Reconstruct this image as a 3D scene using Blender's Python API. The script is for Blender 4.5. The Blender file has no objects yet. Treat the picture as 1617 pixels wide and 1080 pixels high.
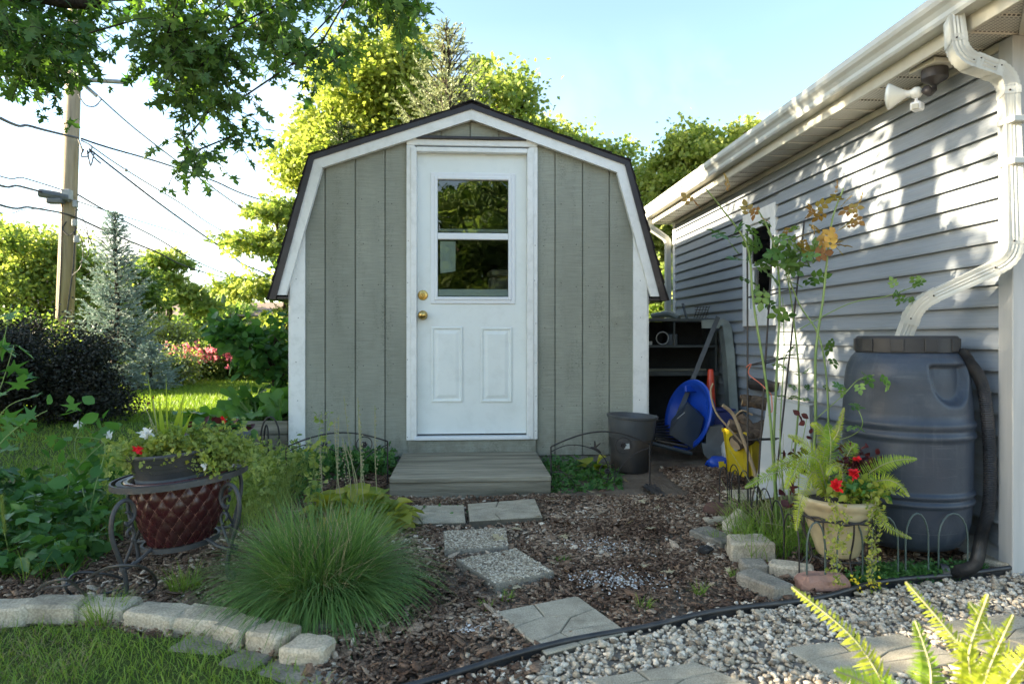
import bpy, math, random
import numpy as np
from mathutils import Vector, Matrix, noise

scene = bpy.context.scene
col = scene.collection
R_ = math.radians
rng = np.random.default_rng(7)
random.seed(7)

# ------------------------------------------------------------------ camera
FPX = 1078.0
YAW = math.atan((808.5 - 738.0) / FPX)
CAM_H = 0.95
cam_d = bpy.data.cameras.new('camera')
cam = bpy.data.objects.new('camera', cam_d)
col.objects.link(cam)
cam.location = (0, 0, CAM_H)
cam.rotation_euler = (R_(90), 0, -YAW)
cam_d.sensor_width = 36.0
cam_d.lens = 36.0 * FPX / 1617.0
cam_d.shift_y = -9.0 / 1617.0
cam_d.clip_start = 0.02
cam_d.clip_end = 2000
cam_d.dof.use_dof = True
cam_d.dof.focus_distance = 3.6
cam_d.dof.aperture_fstop = 4.5
scene.camera = cam

# ------------------------------------------------------------------ light
SUN_EL = R_(18.5)
SUN_B = R_(3)            # the sun stands to the left and a little beyond the shed front
SUN_DIR = Vector((-math.cos(SUN_EL) * math.cos(SUN_B), math.cos(SUN_EL) * math.sin(SUN_B), math.sin(SUN_EL)))
world = bpy.data.worlds.new('World')
scene.world = world
world.use_nodes = True
wn = world.node_tree
wn.nodes.clear()
w_out = wn.nodes.new('ShaderNodeOutputWorld')
w_bg = wn.nodes.new('ShaderNodeBackground')
w_bg.inputs["Strength"].default_value = 0.11
sky = wn.nodes.new('ShaderNodeTexSky')
sky.sky_type = 'NISHITA'
sky.sun_disc = False
sky.sun_elevation = SUN_EL
sky.sun_rotation = math.atan2(SUN_DIR.x, SUN_DIR.y)
sky.air_density = 0.8
sky.dust_density = 0.8
sky.ozone_density = 2.2
# thin cirrus and low cloud: noise on a flat layer above the viewer
tc = wn.nodes.new('ShaderNodeTexCoord')
sep = wn.nodes.new('ShaderNodeSeparateXYZ')
wn.links.new(tc.outputs['Generated'], sep.inputs[0])
def wmath(op, a, b=None, clamp=False):
    n = wn.nodes.new('ShaderNodeMath'); n.operation = op; n.use_clamp = clamp
    for i, v in enumerate((a, b)):
        if v is None: continue
        if isinstance(v, (int, float)): n.inputs[i].default_value = v
        else: wn.links.new(v, n.inputs[i])
    return n.outputs[0]
zc = wmath('ADD', wmath('MAXIMUM', sep.outputs['Z'], 0.0), 0.12)
cx = wmath('DIVIDE', sep.outputs['X'], zc)
cy = wmath('DIVIDE', sep.outputs['Y'], zc)
cmb = wn.nodes.new('ShaderNodeCombineXYZ')
wn.links.new(cx, cmb.inputs[0]); wn.links.new(cy, cmb.inputs[1])
nz = wn.nodes.new('ShaderNodeTexNoise')
nz.inputs['Scale'].default_value = 0.9; nz.inputs['Detail'].default_value = 8; nz.inputs['Roughness'].default_value = 0.55
nz.inputs['Distortion'].default_value = 0.6
wn.links.new(cmb.outputs[0], nz.inputs['Vector'])
rmp = wn.nodes.new('ShaderNodeMapRange')
rmp.inputs['From Min'].default_value = 0.44; rmp.inputs['From Max'].default_value = 0.66
rmp.inputs['To Min'].default_value = 0.0; rmp.inputs['To Max'].default_value = 0.9
wn.links.new(nz.outputs['Fac'], rmp.inputs['Value'])
# clouds thicken toward the horizon
low = wn.nodes.new('ShaderNodeMapRange')
low.inputs['From Min'].default_value = 0.42; low.inputs['From Max'].default_value = 0.08
low.inputs['To Min'].default_value = 0.0; low.inputs['To Max'].default_value = 1.0
wn.links.new(sep.outputs['Z'], low.inputs['Value'])
cl = wmath('MULTIPLY', rmp.outputs[0], low.outputs[0], True)
mixw = wn.nodes.new('ShaderNodeMixRGB')
wn.links.new(cl, mixw.inputs['Fac'])
wn.links.new(sky.outputs[0], mixw.inputs[1])
mixw.inputs[2].default_value = (3.3, 3.2, 3.1, 1)
tint = wn.nodes.new('ShaderNodeVectorMath'); tint.operation = 'MULTIPLY'; tint.inputs[1].default_value = (0.94, 0.86, 0.715)
wn.links.new(mixw.outputs[0], tint.inputs[0]); wn.links.new(tint.outputs[0], w_bg.inputs['Color'])
wn.links.new(w_bg.outputs[0], w_out.inputs['Surface'])

sun_d = bpy.data.lights.new('sun', 'SUN')
sun_d.energy = 4.7
sun_d.angle = R_(0.55)
sun_d.color = (1.0, 0.85, 0.62)
sun = bpy.data.objects.new('sun', sun_d)
col.objects.link(sun)
sun.location = (-6, 2, 5)
sun.rotation_euler = SUN_DIR.to_track_quat('Z', 'Y').to_euler()

scene.view_settings.view_transform = 'Standard'
scene.view_settings.look = 'None'
scene.view_settings.gamma = 1
scene.view_settings.use_curve_mapping = False
scene.view_settings.exposure = 2.8
scene.render.engine = 'CYCLES'
scene.cycles.max_bounces = 8
scene.cycles.transparent_max_bounces = 12

# ------------------------------------------------------------------ measuring: photo pixel -> place in the garden
def ray(x, y):
    u = (x - 808.5) / FPX; v = (531 - y) / FPX
    return (math.sin(YAW) + u * math.cos(YAW), math.cos(YAW) - u * math.sin(YAW), v)
def G(x, y, z=0.0):
    q = ray(x, y); t = (CAM_H - z) / -q[2]
    return Vector((q[0] * t, q[1] * t, z))
def P(x, y, Y):
    q = ray(x, y); t = Y / q[1]
    return Vector((q[0] * t, Y, CAM_H + q[2] * t))
def WX(x, y, X):
    q = ray(x, y); t = X / q[0]
    return Vector((X, q[1] * t, CAM_H + q[2] * t))

# ------------------------------------------------------------------ materials
def new_mat(name):
    m = bpy.data.materials.new(name); m.use_nodes = True
    nt = m.node_tree; nt.nodes.clear()
    out = nt.nodes.new('ShaderNodeOutputMaterial')
    return m, nt, out
def N(nt, kind, **kw):
    n = nt.nodes.new(kind)
    for k, v in kw.items(): setattr(n, k, v)
    return n
def coords(nt, stretch=(1, 1, 1), space='Object', offset=None):
    t = N(nt, 'ShaderNodeTexCoord'); mp = N(nt, 'ShaderNodeMapping')
    mp.inputs['Scale'].default_value = stretch
    nt.links.new(t.outputs[space], mp.inputs['Vector'])
    return mp.outputs[0]
def noise_tex(nt, vec, scale, detail=5, rough=0.55, dist=0.0):
    n = N(nt, 'ShaderNodeTexNoise')
    n.inputs['Scale'].default_value = scale; n.inputs['Detail'].default_value = detail
    n.inputs['Roughness'].default_value = rough; n.inputs['Distortion'].default_value = dist
    nt.links.new(vec, n.inputs['Vector'])
    return n.outputs['Fac']
def remap(nt, f, a, b, c=0.0, d=1.0):
    r = N(nt, 'ShaderNodeMapRange')
    r.inputs['From Min'].default_value = a; r.inputs['From Max'].default_value = b
    r.inputs['To Min'].default_value = c; r.inputs['To Max'].default_value = d
    nt.links.new(f, r.inputs['Value'])
    return r.outputs[0]
def mixc(nt, f, a, b):
    m = N(nt, 'ShaderNodeMixRGB')
    if isinstance(f, float): m.inputs[0].default_value = f
    else: nt.links.new(f, m.inputs[0])
    for i, v in ((1, a), (2, b)):
        if isinstance(v, (tuple, list)): m.inputs[i].default_value = (v[0], v[1], v[2], 1)
        else: nt.links.new(v, m.inputs[i])
    return m.outputs[0]

def surf(name, c1, c2=None, scale=6, rough=0.6, metal=0.0, bump=0.0, bscale=60, stretch=(1, 1, 1),
         dirt=None, dirt_amt=0.5, dirt_scale=3, spec=0.5, lo=0.35, hi=0.65, detail=6, per_obj=0.0, bdist=0.01, fine=0.0, coat=0.0):
    """painted / stone / metal surface: two tones of its own colour, blotches of dirt, fine relief"""
    m, nt, out = new_mat(name)
    b = N(nt, 'ShaderNodeBsdfPrincipled')
    nt.links.new(b.outputs[0], out.inputs[0])
    vec = coords(nt, stretch)
    oi = N(nt, 'ShaderNodeObjectInfo')
    add = N(nt, 'ShaderNodeVectorMath', operation='ADD')
    sc_ = N(nt, 'ShaderNodeVectorMath', operation='SCALE'); sc_.inputs['Scale'].default_value = 1.0
    cmbn = N(nt, 'ShaderNodeCombineXYZ')
    mul = N(nt, 'ShaderNodeMath', operation='MULTIPLY'); mul.inputs[1].default_value = 37.0
    nt.links.new(oi.outputs['Random'], mul.inputs[0])
    for i in range(3): nt.links.new(mul.outputs[0], cmbn.inputs[i])
    nt.links.new(vec, add.inputs[0]); nt.links.new(cmbn.outputs[0], add.inputs[1])
    vec = add.outputs[0]
    if c2 is None: c2 = tuple(v * 0.8 for v in c1)
    f = remap(nt, noise_tex(nt, vec, scale, detail), lo, hi)
    c = mixc(nt, f, c1, c2)
    if fine:
        ff = remap(nt, noise_tex(nt, vec, bscale, 3), 0.4, 0.6, 1 - fine, 1 + fine)
        vm = N(nt, 'ShaderNodeVectorMath', operation='SCALE')
        nt.links.new(c, vm.inputs[0]); nt.links.new(ff, vm.inputs['Scale']); c = vm.outputs[0]
    if dirt is not None:
        df = remap(nt, noise_tex(nt, vec, dirt_scale, 8, 0.65), 0.48, 0.75, 0.0, dirt_amt)
        c = mixc(nt, df, c, dirt)
    if per_obj:
        pf = remap(nt, oi.outputs['Random'], 0, 1, 1 - per_obj, 1 + per_obj)
        vm = N(nt, 'ShaderNodeVectorMath', operation='SCALE')
        nt.links.new(c, vm.inputs[0]); nt.links.new(pf, vm.inputs['Scale']); c = vm.outputs[0]
    nt.links.new(c, b.inputs['Base Color'])
    b.inputs['Metallic'].default_value = metal
    b.inputs['Specular IOR Level'].default_value = spec
    rr = remap(nt, noise_tex(nt, vec, scale * 2.3, 4), 0.3, 0.7, max(0.02, rough - 0.08), min(1, rough + 0.08))
    nt.links.new(rr, b.inputs['Roughness'])
    b.inputs['Coat Weight'].default_value = coat
    if bump:
        bp = N(nt, 'ShaderNodeBump'); bp.inputs['Strength'].default_value = bump; bp.inputs['Distance'].default_value = bdist
        nt.links.new(noise_tex(nt, vec, bscale, 5, 0.6), bp.inputs['Height'])
        nt.links.new(bp.outputs[0], b.inputs['Normal'])
    return m

def leafmat(name, c1, c2, trans=0.35, tcol=None, rough=0.5, spec=0.3, scale=1.5):
    """leaf: random tone per leaf (face attribute rnd), light passing through the blade"""
    m, nt, out = new_mat(name)
    at = N(nt, 'ShaderNodeAttribute'); at.attribute_name = 'rnd'
    geo = N(nt, 'ShaderNodeNewGeometry')
    nf = remap(nt, noise_tex(nt, geo.outputs['Position'], scale, 3), 0.35, 0.65, -0.25, 0.25)
    ad = N(nt, 'ShaderNodeMath', operation='ADD'); ad.use_clamp = True
    nt.links.new(at.outputs['Fac'], ad.inputs[0]); nt.links.new(nf, ad.inputs[1])
    c = mixc(nt, ad.outputs[0], c1, c2)
    b = N(nt, 'ShaderNodeBsdfPrincipled')
    nt.links.new(c, b.inputs['Base Color']); b.inputs['Roughness'].default_value = rough
    b.inputs['Specular IOR Level'].default_value = spec
    t = N(nt, 'ShaderNodeBsdfTranslucent')
    if tcol is None: tcol = (1.25, 1.35, 0.45)
    vm = N(nt, 'ShaderNodeVectorMath', operation='MULTIPLY'); vm.inputs[1].default_value = tcol
    nt.links.new(c, vm.inputs[0]); nt.links.new(vm.outputs[0], t.inputs['Color'])
    mx = N(nt, 'ShaderNodeMixShader'); mx.inputs[0].default_value = trans
    nt.links.new(b.outputs[0], mx.inputs[1]); nt.links.new(t.outputs[0], mx.inputs[2])
    nt.links.new(mx.outputs[0], out.inputs[0])
    return m

def vary(name, stops, rough=0.85, bump=0.3, bscale=80, fine=0.15, spec=0.3):
    """many small pieces: colour picked per piece from a ramp by face attribute rnd"""
    m, nt, out = new_mat(name)
    at = N(nt, 'ShaderNodeAttribute'); at.attribute_name = 'rnd'
    r = N(nt, 'ShaderNodeValToRGB')
    el = r.color_ramp.elements
    while len(el) < len(stops): el.new(0.5)
    for e, (p, c) in zip(el, stops):
        e.position = p; e.color = (c[0], c[1], c[2], 1)
    nt.links.new(at.outputs['Fac'], r.inputs[0])
    geo = N(nt, 'ShaderNodeNewGeometry')
    nf = noise_tex(nt, geo.outputs['Position'], bscale, 4)
    vm = N(nt, 'ShaderNodeVectorMath', operation='SCALE')
    nt.links.new(r.outputs[0], vm.inputs[0]); nt.links.new(remap(nt, nf, 0.3, 0.7, 1 - fine * 2, 1 + fine * 2), vm.inputs['Scale'])
    b = N(nt, 'ShaderNodeBsdfPrincipled')
    nt.links.new(vm.outputs[0], b.inputs['Base Color']); b.inputs['Roughness'].default_value = rough
    b.inputs['Specular IOR Level'].default_value = spec
    bp = N(nt, 'ShaderNodeBump'); bp.inputs['Strength'].default_value = bump; bp.inputs['Distance'].default_value = 0.004
    nt.links.new(nf, bp.inputs['Height']); nt.links.new(bp.outputs[0], b.inputs['Normal'])
    nt.links.new(b.outputs[0], out.inputs[0])
    return m

# ------------------------------------------------------------------ objects
ORG = {}
def thing(name, label, cat, loc=(0, 0, 0), group=None):
    o = bpy.data.objects.new(name, None); col.objects.link(o)
    o.empty_display_size = 0.1
    o.location = loc; o['label'] = label; o['category'] = cat
    if group: o['group'] = group
    ORG[o.name] = Vector(loc)
    return o
def tag(o, label, cat, group=None):
    o['label'] = label; o['category'] = cat
    if group: o['group'] = group
    return o
def setmat(me, m): me.materials.append(m)
def link(name, me, m, parent=None, origin=None, smooth=False):
    o = bpy.data.objects.new(name, me); col.objects.link(o)
    if m is not None: me.materials.append(m)
    if parent is not None:
        o.parent = parent; ORG[o.name] = ORG[parent.name]; org = ORG[parent.name]
    else:
        org = Vector(origin) if origin is not None else Vector((0, 0, 0))
        o.location = org; ORG[o.name] = org
    if org.length > 0: me.transform(Matrix.Translation(-org))
    if smooth: me.polygons.foreach_set('use_smooth', [True] * len(me.polygons))
    me.update()
    return o
def piece(src, name, offset=(0, 0, 0), parent=None, rotz=None):
    """a further piece sharing the mesh of src"""
    o = src.copy(); o.name = name; col.objects.link(o)
    o.parent = parent if parent is not None else src.parent
    o.location = src.location + Vector(offset)
    if rotz is not None: o.rotation_euler = (0, 0, rotz)
    ORG[o.name] = ORG[src.name]
    return o
def children(o): return [c for c in list(col.objects) if c.parent == o]
def copy_tree(o, parent=None):
    c = o.copy(); col.objects.link(c)
    if parent is not None: c.parent = parent
    for ch in children(o): copy_tree(ch, c)
    return c

class MB:
    def __init__(s): s.v = []; s.f = []
    def add(s, vs, fs):
        n = len(s.v); s.v += [tuple(v) for v in vs]; s.f += [tuple(i + n for i in f) for f in fs]; return s
    def box(s, x0, x1, y0, y1, z0, z1, bev=0.0):
        if bev <= 0:
            vs = [(x, y, z) for z in (z0, z1) for y in (y0, y1) for x in (x0, x1)]
            fs = [(0, 2, 3, 1), (4, 5, 7, 6), (0, 1, 5, 4), (2, 6, 7, 3), (0, 4, 6, 2), (1, 3, 7, 5)]
            return s.add(vs, fs)
        c = Vector(((x0 + x1) / 2, (y0 + y1) / 2, (z0 + z1) / 2)); h = ((x1 - x0) / 2, (y1 - y0) / 2, (z1 - z0) / 2)
        return s.cbox(c, h, Matrix.Identity(3), bev)
    def cbox(s, c, h, M, bev):
        """chamfered box: centre, half sizes, rotation"""
        b = min(bev, min(h) * 0.45); vs = []; idx = {}
        for sx in (-1, 1):
            for sy in (-1, 1):
                for sz in (-1, 1):
                    for ax in range(3):
                        p = [sx * h[0], sy * h[1], sz * h[2]]
                        for k in range(3):
                            if k != ax: p[k] -= (sx, sy, sz)[k] * b
                        idx[(sx, sy, sz, ax)] = len(vs); vs.append(c + M @ Vector(p))
        fs = []
        for ax in range(3):
            u, w = [k for k in range(3) if k != ax]
            for sg in (-1, 1):
                q = []
                for a, d in ((-1, -1), (1, -1), (1, 1), (-1, 1)):
                    k = [0, 0, 0]; k[ax] = sg; k[u] = a; k[w] = d; q.append(idx[(k[0], k[1], k[2], ax)])
                fs.append(tuple(q))
        for ax in range(3):
            u, w = [k for k in range(3) if k != ax]
            for a in (-1, 1):
                for d in (-1, 1):
                    q = []
                    for sg, fa in ((-1, u), (1, u), (1, w), (-1, w)):
                        k = [0, 0, 0]; k[ax] = sg; k[u] = a; k[w] = d; q.append(idx[(k[0], k[1], k[2], fa)])
                    fs.append(tuple(q))
        for sx in (-1, 1):
            for sy in (-1, 1):
                for sz in (-1, 1): fs.append(tuple(idx[(sx, sy, sz, a)] for a in range(3)))
        return s.add(vs, fs)
    def obox(s, c, size, rz=0, rx=0, ry=0, bev=0.0):
        M = Matrix.Rotation(rz, 3, 'Z') @ Matrix.Rotation(ry, 3, 'Y') @ Matrix.Rotation(rx, 3, 'X')
        return s.cbox(Vector(c), [k / 2 for k in size], M, bev or min(size) * 0.02)
    def prism(s, pts, ext):
        """polygon (3D points) pushed along ext"""
        n = len(pts); e = Vector(ext); pts = [Vector(p) for p in pts]
        s.add(pts + [p + e for p in pts], [tuple(range(n - 1, -1, -1)), tuple(range(n, 2 * n))] +
              [(i, (i + 1) % n, n + (i + 1) % n, n + i) for i in range(n)])
        return s
    def tube(s, pts, r, seg=8, cap=True, closed=False):
        pts = [Vector(p) for p in pts]; n = len(pts)
        if isinstance(r, (int, float)): r = [r] * n
        base = len(s.v); up = None
        for i, p in enumerate(pts):
            if closed: t = pts[(i + 1) % n] - pts[i - 1]
            else: t = pts[min(i + 1, n - 1)] - pts[max(i - 1, 0)]
            if t.length < 1e-9: t = Vector((0, 0, 1))
            t.normalize()
            if up is None:
                up = Vector((0, 0, 1)) if abs(t.z) < 0.9 else Vector((1, 0, 0))
            a = t.cross(up)
            if a.length < 1e-6: a = t.orthogonal()
            a.normalize(); b = a.cross(t).normalized(); up = b
            for k in range(seg):
                th = 2 * math.pi * k / seg
                s.v.append(tuple(p + (a * math.cos(th) + b * math.sin(th)) * r[i]))
        m = n if closed else n - 1
        for i in range(m):
            for k in range(seg):
                j = (i + 1) % n
                s.f.append((base + i * seg + k, base + i * seg + (k + 1) % seg, base + j * seg + (k + 1) % seg, base + j * seg + k))
        if cap and not closed:
            s.f.append(tuple(base + k for k in range(seg - 1, -1, -1)))
            s.f.append(tuple(base + (n - 1) * seg + k for k in range(seg)))
        return s
    def lathe(s, prof, c=(0, 0, 0), seg=32, M=None, cap=False):
        """prof: (radius, height) pairs round the local z axis"""
        base = len(s.v); c = Vector(c)
        for (r, z) in prof:
            for k in range(seg):
                th = 2 * math.pi * k / seg
                p = Vector((r * math.cos(th), r * math.sin(th), z))
                if M is not None: p = M @ p
                s.v.append(tuple(p + c))
        for i in range(len(prof) - 1):
            for k in range(seg):
                s.f.append((base + i * seg + k, base + i * seg + (k + 1) % seg, base + (i + 1) * seg + (k + 1) % seg, base + (i + 1) * seg + k))
        if cap:
            s.f.append(tuple(base + k for k in range(seg - 1, -1, -1)))
            s.f.append(tuple(base + (len(prof) - 1) * seg + k for k in range(seg)))
        return s
    def sphere(s, c, r, seg=12, rings=8, scale=(1, 1, 1)):
        prof = [(max(1e-4, r * math.sin(math.pi * i / rings)), -r * math.cos(math.pi * i / rings)) for i in range(rings + 1)]
        M = Matrix.Diagonal(Vector(scale))
        return s.lathe(prof, c, seg, M)
    def build(s, name, m, parent=None, origin=None, smooth=False, angle=None):
        me = bpy.data.meshes.new(name); me.from_pydata(s.v, [], s.f)
        o = link(name, me, m, parent, origin, smooth or angle is not None)
        if angle is not None: me.set_sharp_from_angle(angle=R_(angle))
        return o

def npmesh(name, V, loops, totals, m, parent=None, origin=None, rnd=None, smooth=False):
    me = bpy.data.meshes.new(name)
    V = np.asarray(V, dtype=np.float32); loops = np.asarray(loops, dtype=np.int32); totals = np.asarray(totals, dtype=np.int32)
    me.vertices.add(len(V)); me.vertices.foreach_set('co', V.ravel())
    me.loops.add(len(loops)); me.loops.foreach_set('vertex_index', loops)
    me.polygons.add(len(totals))
    starts = np.concatenate(([0], np.cumsum(totals)[:-1])).astype(np.int32)
    me.polygons.foreach_set('loop_start', starts); me.polygons.foreach_set('loop_total', totals)
    if rnd is not None:
        a = me.attributes.new('rnd', 'FLOAT', 'FACE'); a.data.foreach_set('value', np.asarray(rnd, dtype=np.float32))
    me.update(calc_edges=True)
    return link(name, me, m, parent, origin, smooth)

def unit(a): return a / np.maximum(np.linalg.norm(a, axis=-1, keepdims=True), 1e-9)

# leaf outlines: x across, y along the blade, z fold
T_RHOMB = (np.array([[0, 0, 0], [-.42, .45, .12], [0, 1, -.05], [.42, .45, .12]]), [(0, 2, 1), (0, 3, 2)])
T_OVAL = (np.array([[0, 0, 0], [-.27, .22, .06], [-.36, .52, .08], [-.2, .82, .03], [0, 1.04, -.06], [.2, .82, .03], [.36, .52, .08], [.27, .22, .06], [0, .5, -.02]]),
          [(0, 8, 2, 1), (8, 4, 3, 2), (0, 7, 6, 8), (8, 6, 5, 4)])
def maple_t():
    o = [(0, 0), (-.12, .12), (-.52, -.02), (-.27, .24), (-.34, .36), (-.72, .58), (-.34, .52), (-.12, .5), (-.26, .8), (0, 1.12),
         (.26, .8), (.12, .5), (.34, .52), (.72, .58), (.34, .36), (.27, .24), (.52, -.02), (.12, .12)]
    v = [(x, y, .10 * abs(x) - .12 * max(0, y - .6)) for x, y in o] + [(0, .36, -.03)]
    c = len(o)
    f = [(c, i, (i + 1) % c) for i in range(c)]
    return np.array(v), [tuple(reversed(t)) for t in f]
T_MAPLE = maple_t()
def multi(t, parts):
    """several leaves in one spray: parts = (x, y, z, angle, scale)"""
    V = []; F = []
    for (x, y, z, a, s) in parts:
        n = sum(len(q) for q in V); c, d = math.cos(a), math.sin(a)
        p = t[0] * s
        q = np.stack([p[:, 0] * c - p[:, 1] * d + x, p[:, 0] * d + p[:, 1] * c + y, p[:, 2] + z], 1)
        V.append(q); F += [tuple(i + n for i in f) for f in t[1]]
    return np.concatenate(V), F
T_SPRAY = multi(T_RHOMB, [(0, 0, 0, .9, .5), (0, .25, .05, -.9, .5), (0, .45, .02, .6, .55), (0, .55, -.04, -.6, .5), (0, .7, 0, 0, .6)])
T_ROSE = multi(T_OVAL, [(0, .1, 0, 1.2, .45), (0, .1, 0, -1.2, .45), (0, .38, 0, 1.0, .5), (0, .38, 0, -1.0, .5), (0, .6, 0, 0, .55)])
T_TRI = multi(T_OVAL, [(0, .1, 0, 1.25, .75), (0, .1, 0, -1.25, .75), (0, .1, .02, 0, .85)])

def scatter(name, C, size, tmpl, m, up=0.6, dirs=None, dirw=0.0, droop=0.3, parent=None, origin=None, rnd=None, spread=1.0, smooth=False, r=None):
    """one leaf of template tmpl at every point of C"""
    r = r or rng
    n = len(C); C = np.asarray(C, dtype=float)
    nrm = r.normal(size=(n, 3)) * spread; nrm[:, 2] += up * 2.0; nrm = unit(nrm)
    t = r.normal(size=(n, 3)); 
    if dirs is not None: t = t * (1 - dirw) + unit(np.asarray(dirs)) * dirw * 2
    t[:, 2] -= droop
    t = unit(t - nrm * np.sum(t * nrm, 1, keepdims=True))
    b = np.cross(t, nrm)
    tv, tf = tmpl
    s = np.asarray(size).reshape(-1, 1, 1) if np.ndim(size) else size
    V = (b[:, None, :] * tv[None, :, 0:1] + t[:, None, :] * tv[None, :, 1:2] + nrm[:, None, :] * tv[None, :, 2:3]) * s + C[:, None, :]
    k = len(tv)
    fl = np.concatenate([np.array(f) for f in tf]); ft = np.array([len(f) for f in tf])
    loops = (np.arange(n)[:, None] * k + fl[None, :]).ravel(); totals = np.tile(ft, n)
    if rnd is None: rnd = r.random(n)
    return npmesh(name, V.reshape(-1, 3), loops, totals, m, parent, origin, np.repeat(rnd, len(tf)), smooth)

def blades(name, B, h, w, m, lean=0.35, dirs=None, seg=3, parent=None, origin=None, rnd=None, curve=1.0, r=None):
    """grass: curved tapering blades rising from the points B"""
    r = r or rng
    n = len(B); B = np.asarray(B, dtype=float)
    h = np.broadcast_to(np.asarray(h, dtype=float), (n,)); w = np.broadcast_to(np.asarray(w, dtype=float), (n,))
    lean = np.broadcast_to(np.asarray(lean, dtype=float), (n,))
    if dirs is None:
        a = r.random(n) * 2 * np.pi; D = np.stack([np.cos(a), np.sin(a), np.zeros(n)], 1)
    else: D = unit(np.asarray(dirs, dtype=float))
    fa = r.random(n) * np.pi
    S = np.stack([np.cos(fa), np.sin(fa), np.zeros(n)], 1)
    V = []
    for i in range(seg + 1):
        t = i / seg
        ang = lean * (0.3 + curve * t) 
        c = B + D * (h * t * np.sin(ang))[:, None] + np.array([0, 0, 1.0]) * (h * t * np.cos(np.minimum(ang, 2.6)))[:, None]
        if i < seg:
            ww = (w * (1 - t * 0.75) / 2)[:, None]
            V += [c - S * ww, c + S * ww]
        else: V.append(c)
    k = 2 * seg + 1
    V = np.stack(V, 1)
    fl = []; ft = []
    for i in range(seg - 1): fl += [2 * i, 2 * i + 1, 2 * i + 3, 2 * i + 2]; ft.append(4)
    fl += [2 * seg - 2, 2 * seg - 1, 2 * seg]; ft.append(3)
    loops = (np.arange(n)[:, None] * k + np.array(fl)[None, :]).ravel()
    if rnd is None: rnd = r.random(n)
    return npmesh(name, V.reshape(-1, 3), loops, np.tile(ft, n), m, parent, origin, np.repeat(rnd, len(ft)))

def in_poly(X, Y, poly):
    ins = np.zeros(X.shape, bool); n = len(poly)
    for i in range(n):
        x1, y1 = poly[i][:2]; x2, y2 = poly[(i + 1) % n][:2]
        c = ((y1 > Y) != (y2 > Y)) & (X < (x2 - x1) * (Y - y1) / ((y2 - y1) or 1e-9) + x1)
        ins ^= c
    return ins
def rand_in(poly, n, r=None, avoid=()):
    r = r or rng
    xs = [p[0] for p in poly]; ys = [p[1] for p in poly]; out = []; tot = 0
    while tot < n:
        X = r.uniform(min(xs), max(xs), n); Y = r.uniform(min(ys), max(ys), n)
        k = in_poly(X, Y, poly)
        for a in avoid: k &= ~in_poly(X, Y, a)
        out.append(np.stack([X[k], Y[k]], 1)); tot += int(k.sum())
    return np.concatenate(out)[:n]

def gz(x, y):
    """height of the ground: a gentle rise to the shed, small swells"""
    x = np.asarray(x, dtype=float); y = np.asarray(y, dtype=float)
    t = np.clip((y - 3.7) / 1.2, 0, 1); t = t * t * (3 - 2 * t)
    return 0.045 * t + 0.008 * np.sin(x * 3.1 + 1.3) * np.sin(y * 2.7) + 0.004 * np.sin(x * 9.0 + y * 5.0) * np.sin(y * 8.0 - x * 3)
def GG(x, y):
    """pixel -> point on the uneven ground"""
    p = G(x, y, 0.0)
    for _ in range(3): p = G(x, y, float(gz(p.x, p.y)))
    return p
def smooth_path(pts, n=6):
    pts = [Vector(p) for p in pts]; out = []
    q = [pts[0]] + pts + [pts[-1]]
    for i in range(1, len(q) - 2):
        for k in range(n):
            t = k / n
            a, b, c, d = q[i - 1], q[i], q[i + 1], q[i + 2]
            out.append(0.5 * ((2 * b) + (c - a) * t + (2 * a - 5 * b + 4 * c - d) * t * t + (3 * b - a - 3 * c + d) * t ** 3))
    out.append(pts[-1])
    return out
# ------------------------------------------------------------------ the setting: ground, beds, lawn
M = {}
M['soil'] = surf('soil', (0.12, 0.09, 0.065), (0.20, 0.16, 0.12), scale=7, rough=0.95, bump=0.8, bscale=45, bdist=0.02, dirt=(0.2, 0.17, 0.14), dirt_amt=0.5, dirt_scale=20, spec=0.2)
M['lawn_soil'] = surf('lawn_soil', (0.045, 0.075, 0.018), (0.08, 0.10, 0.03), scale=3, rough=0.95, bump=0.8, bscale=40, bdist=0.02, spec=0.1)
M['stone_dust'] = surf('stone_dust', (0.16, 0.14, 0.12), (0.26, 0.24, 0.2), scale=30, rough=0.95, bump=0.8, bscale=90, spec=0.2)

EDGE_PX = [(560, 1120), (719, 1078), (906, 1025), (1040, 998), (1120, 982), (1287, 956), (1376, 935), (1487, 920), (1617, 906), (1760, 890)]
EDGE = [GG(*p) for p in EDGE_PX]
GRAVEL = [(p.x, p.y) for p in EDGE] + [(3.2, 2.4), (3.2, 0.6), (-0.6, 0.6), (-0.5, 1.5)]
KERB_PX = [(-160, 1012), (20, 996), (75, 992), (160, 996), (233, 1012), (312, 1014), (360, 1032), (420, 1048), (480, 1070), (540, 1100)]
KERB = [GG(*p) for p in KERB_PX]
LAWN_FRONT = [(p.x, p.y) for p in KERB] + [(-0.45, 0.6), (-3.4, 0.6), (-3.2, 2.3)]
BED_EDGE = [(-4.6, 2.45), (-3.5, 4.2), (-3.1, 4.9), (-2.3, 5.3), (-2.0, 5.9), (-1.25, 6.0), (-1.25, 7.6), (3.4, 7.6)]
LAWN_BACK = BED_EDGE + [(3.4, 7.5), (3.4, 8.6), (-3, 20), (-12, 20), (-12, 2.0)]

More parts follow.
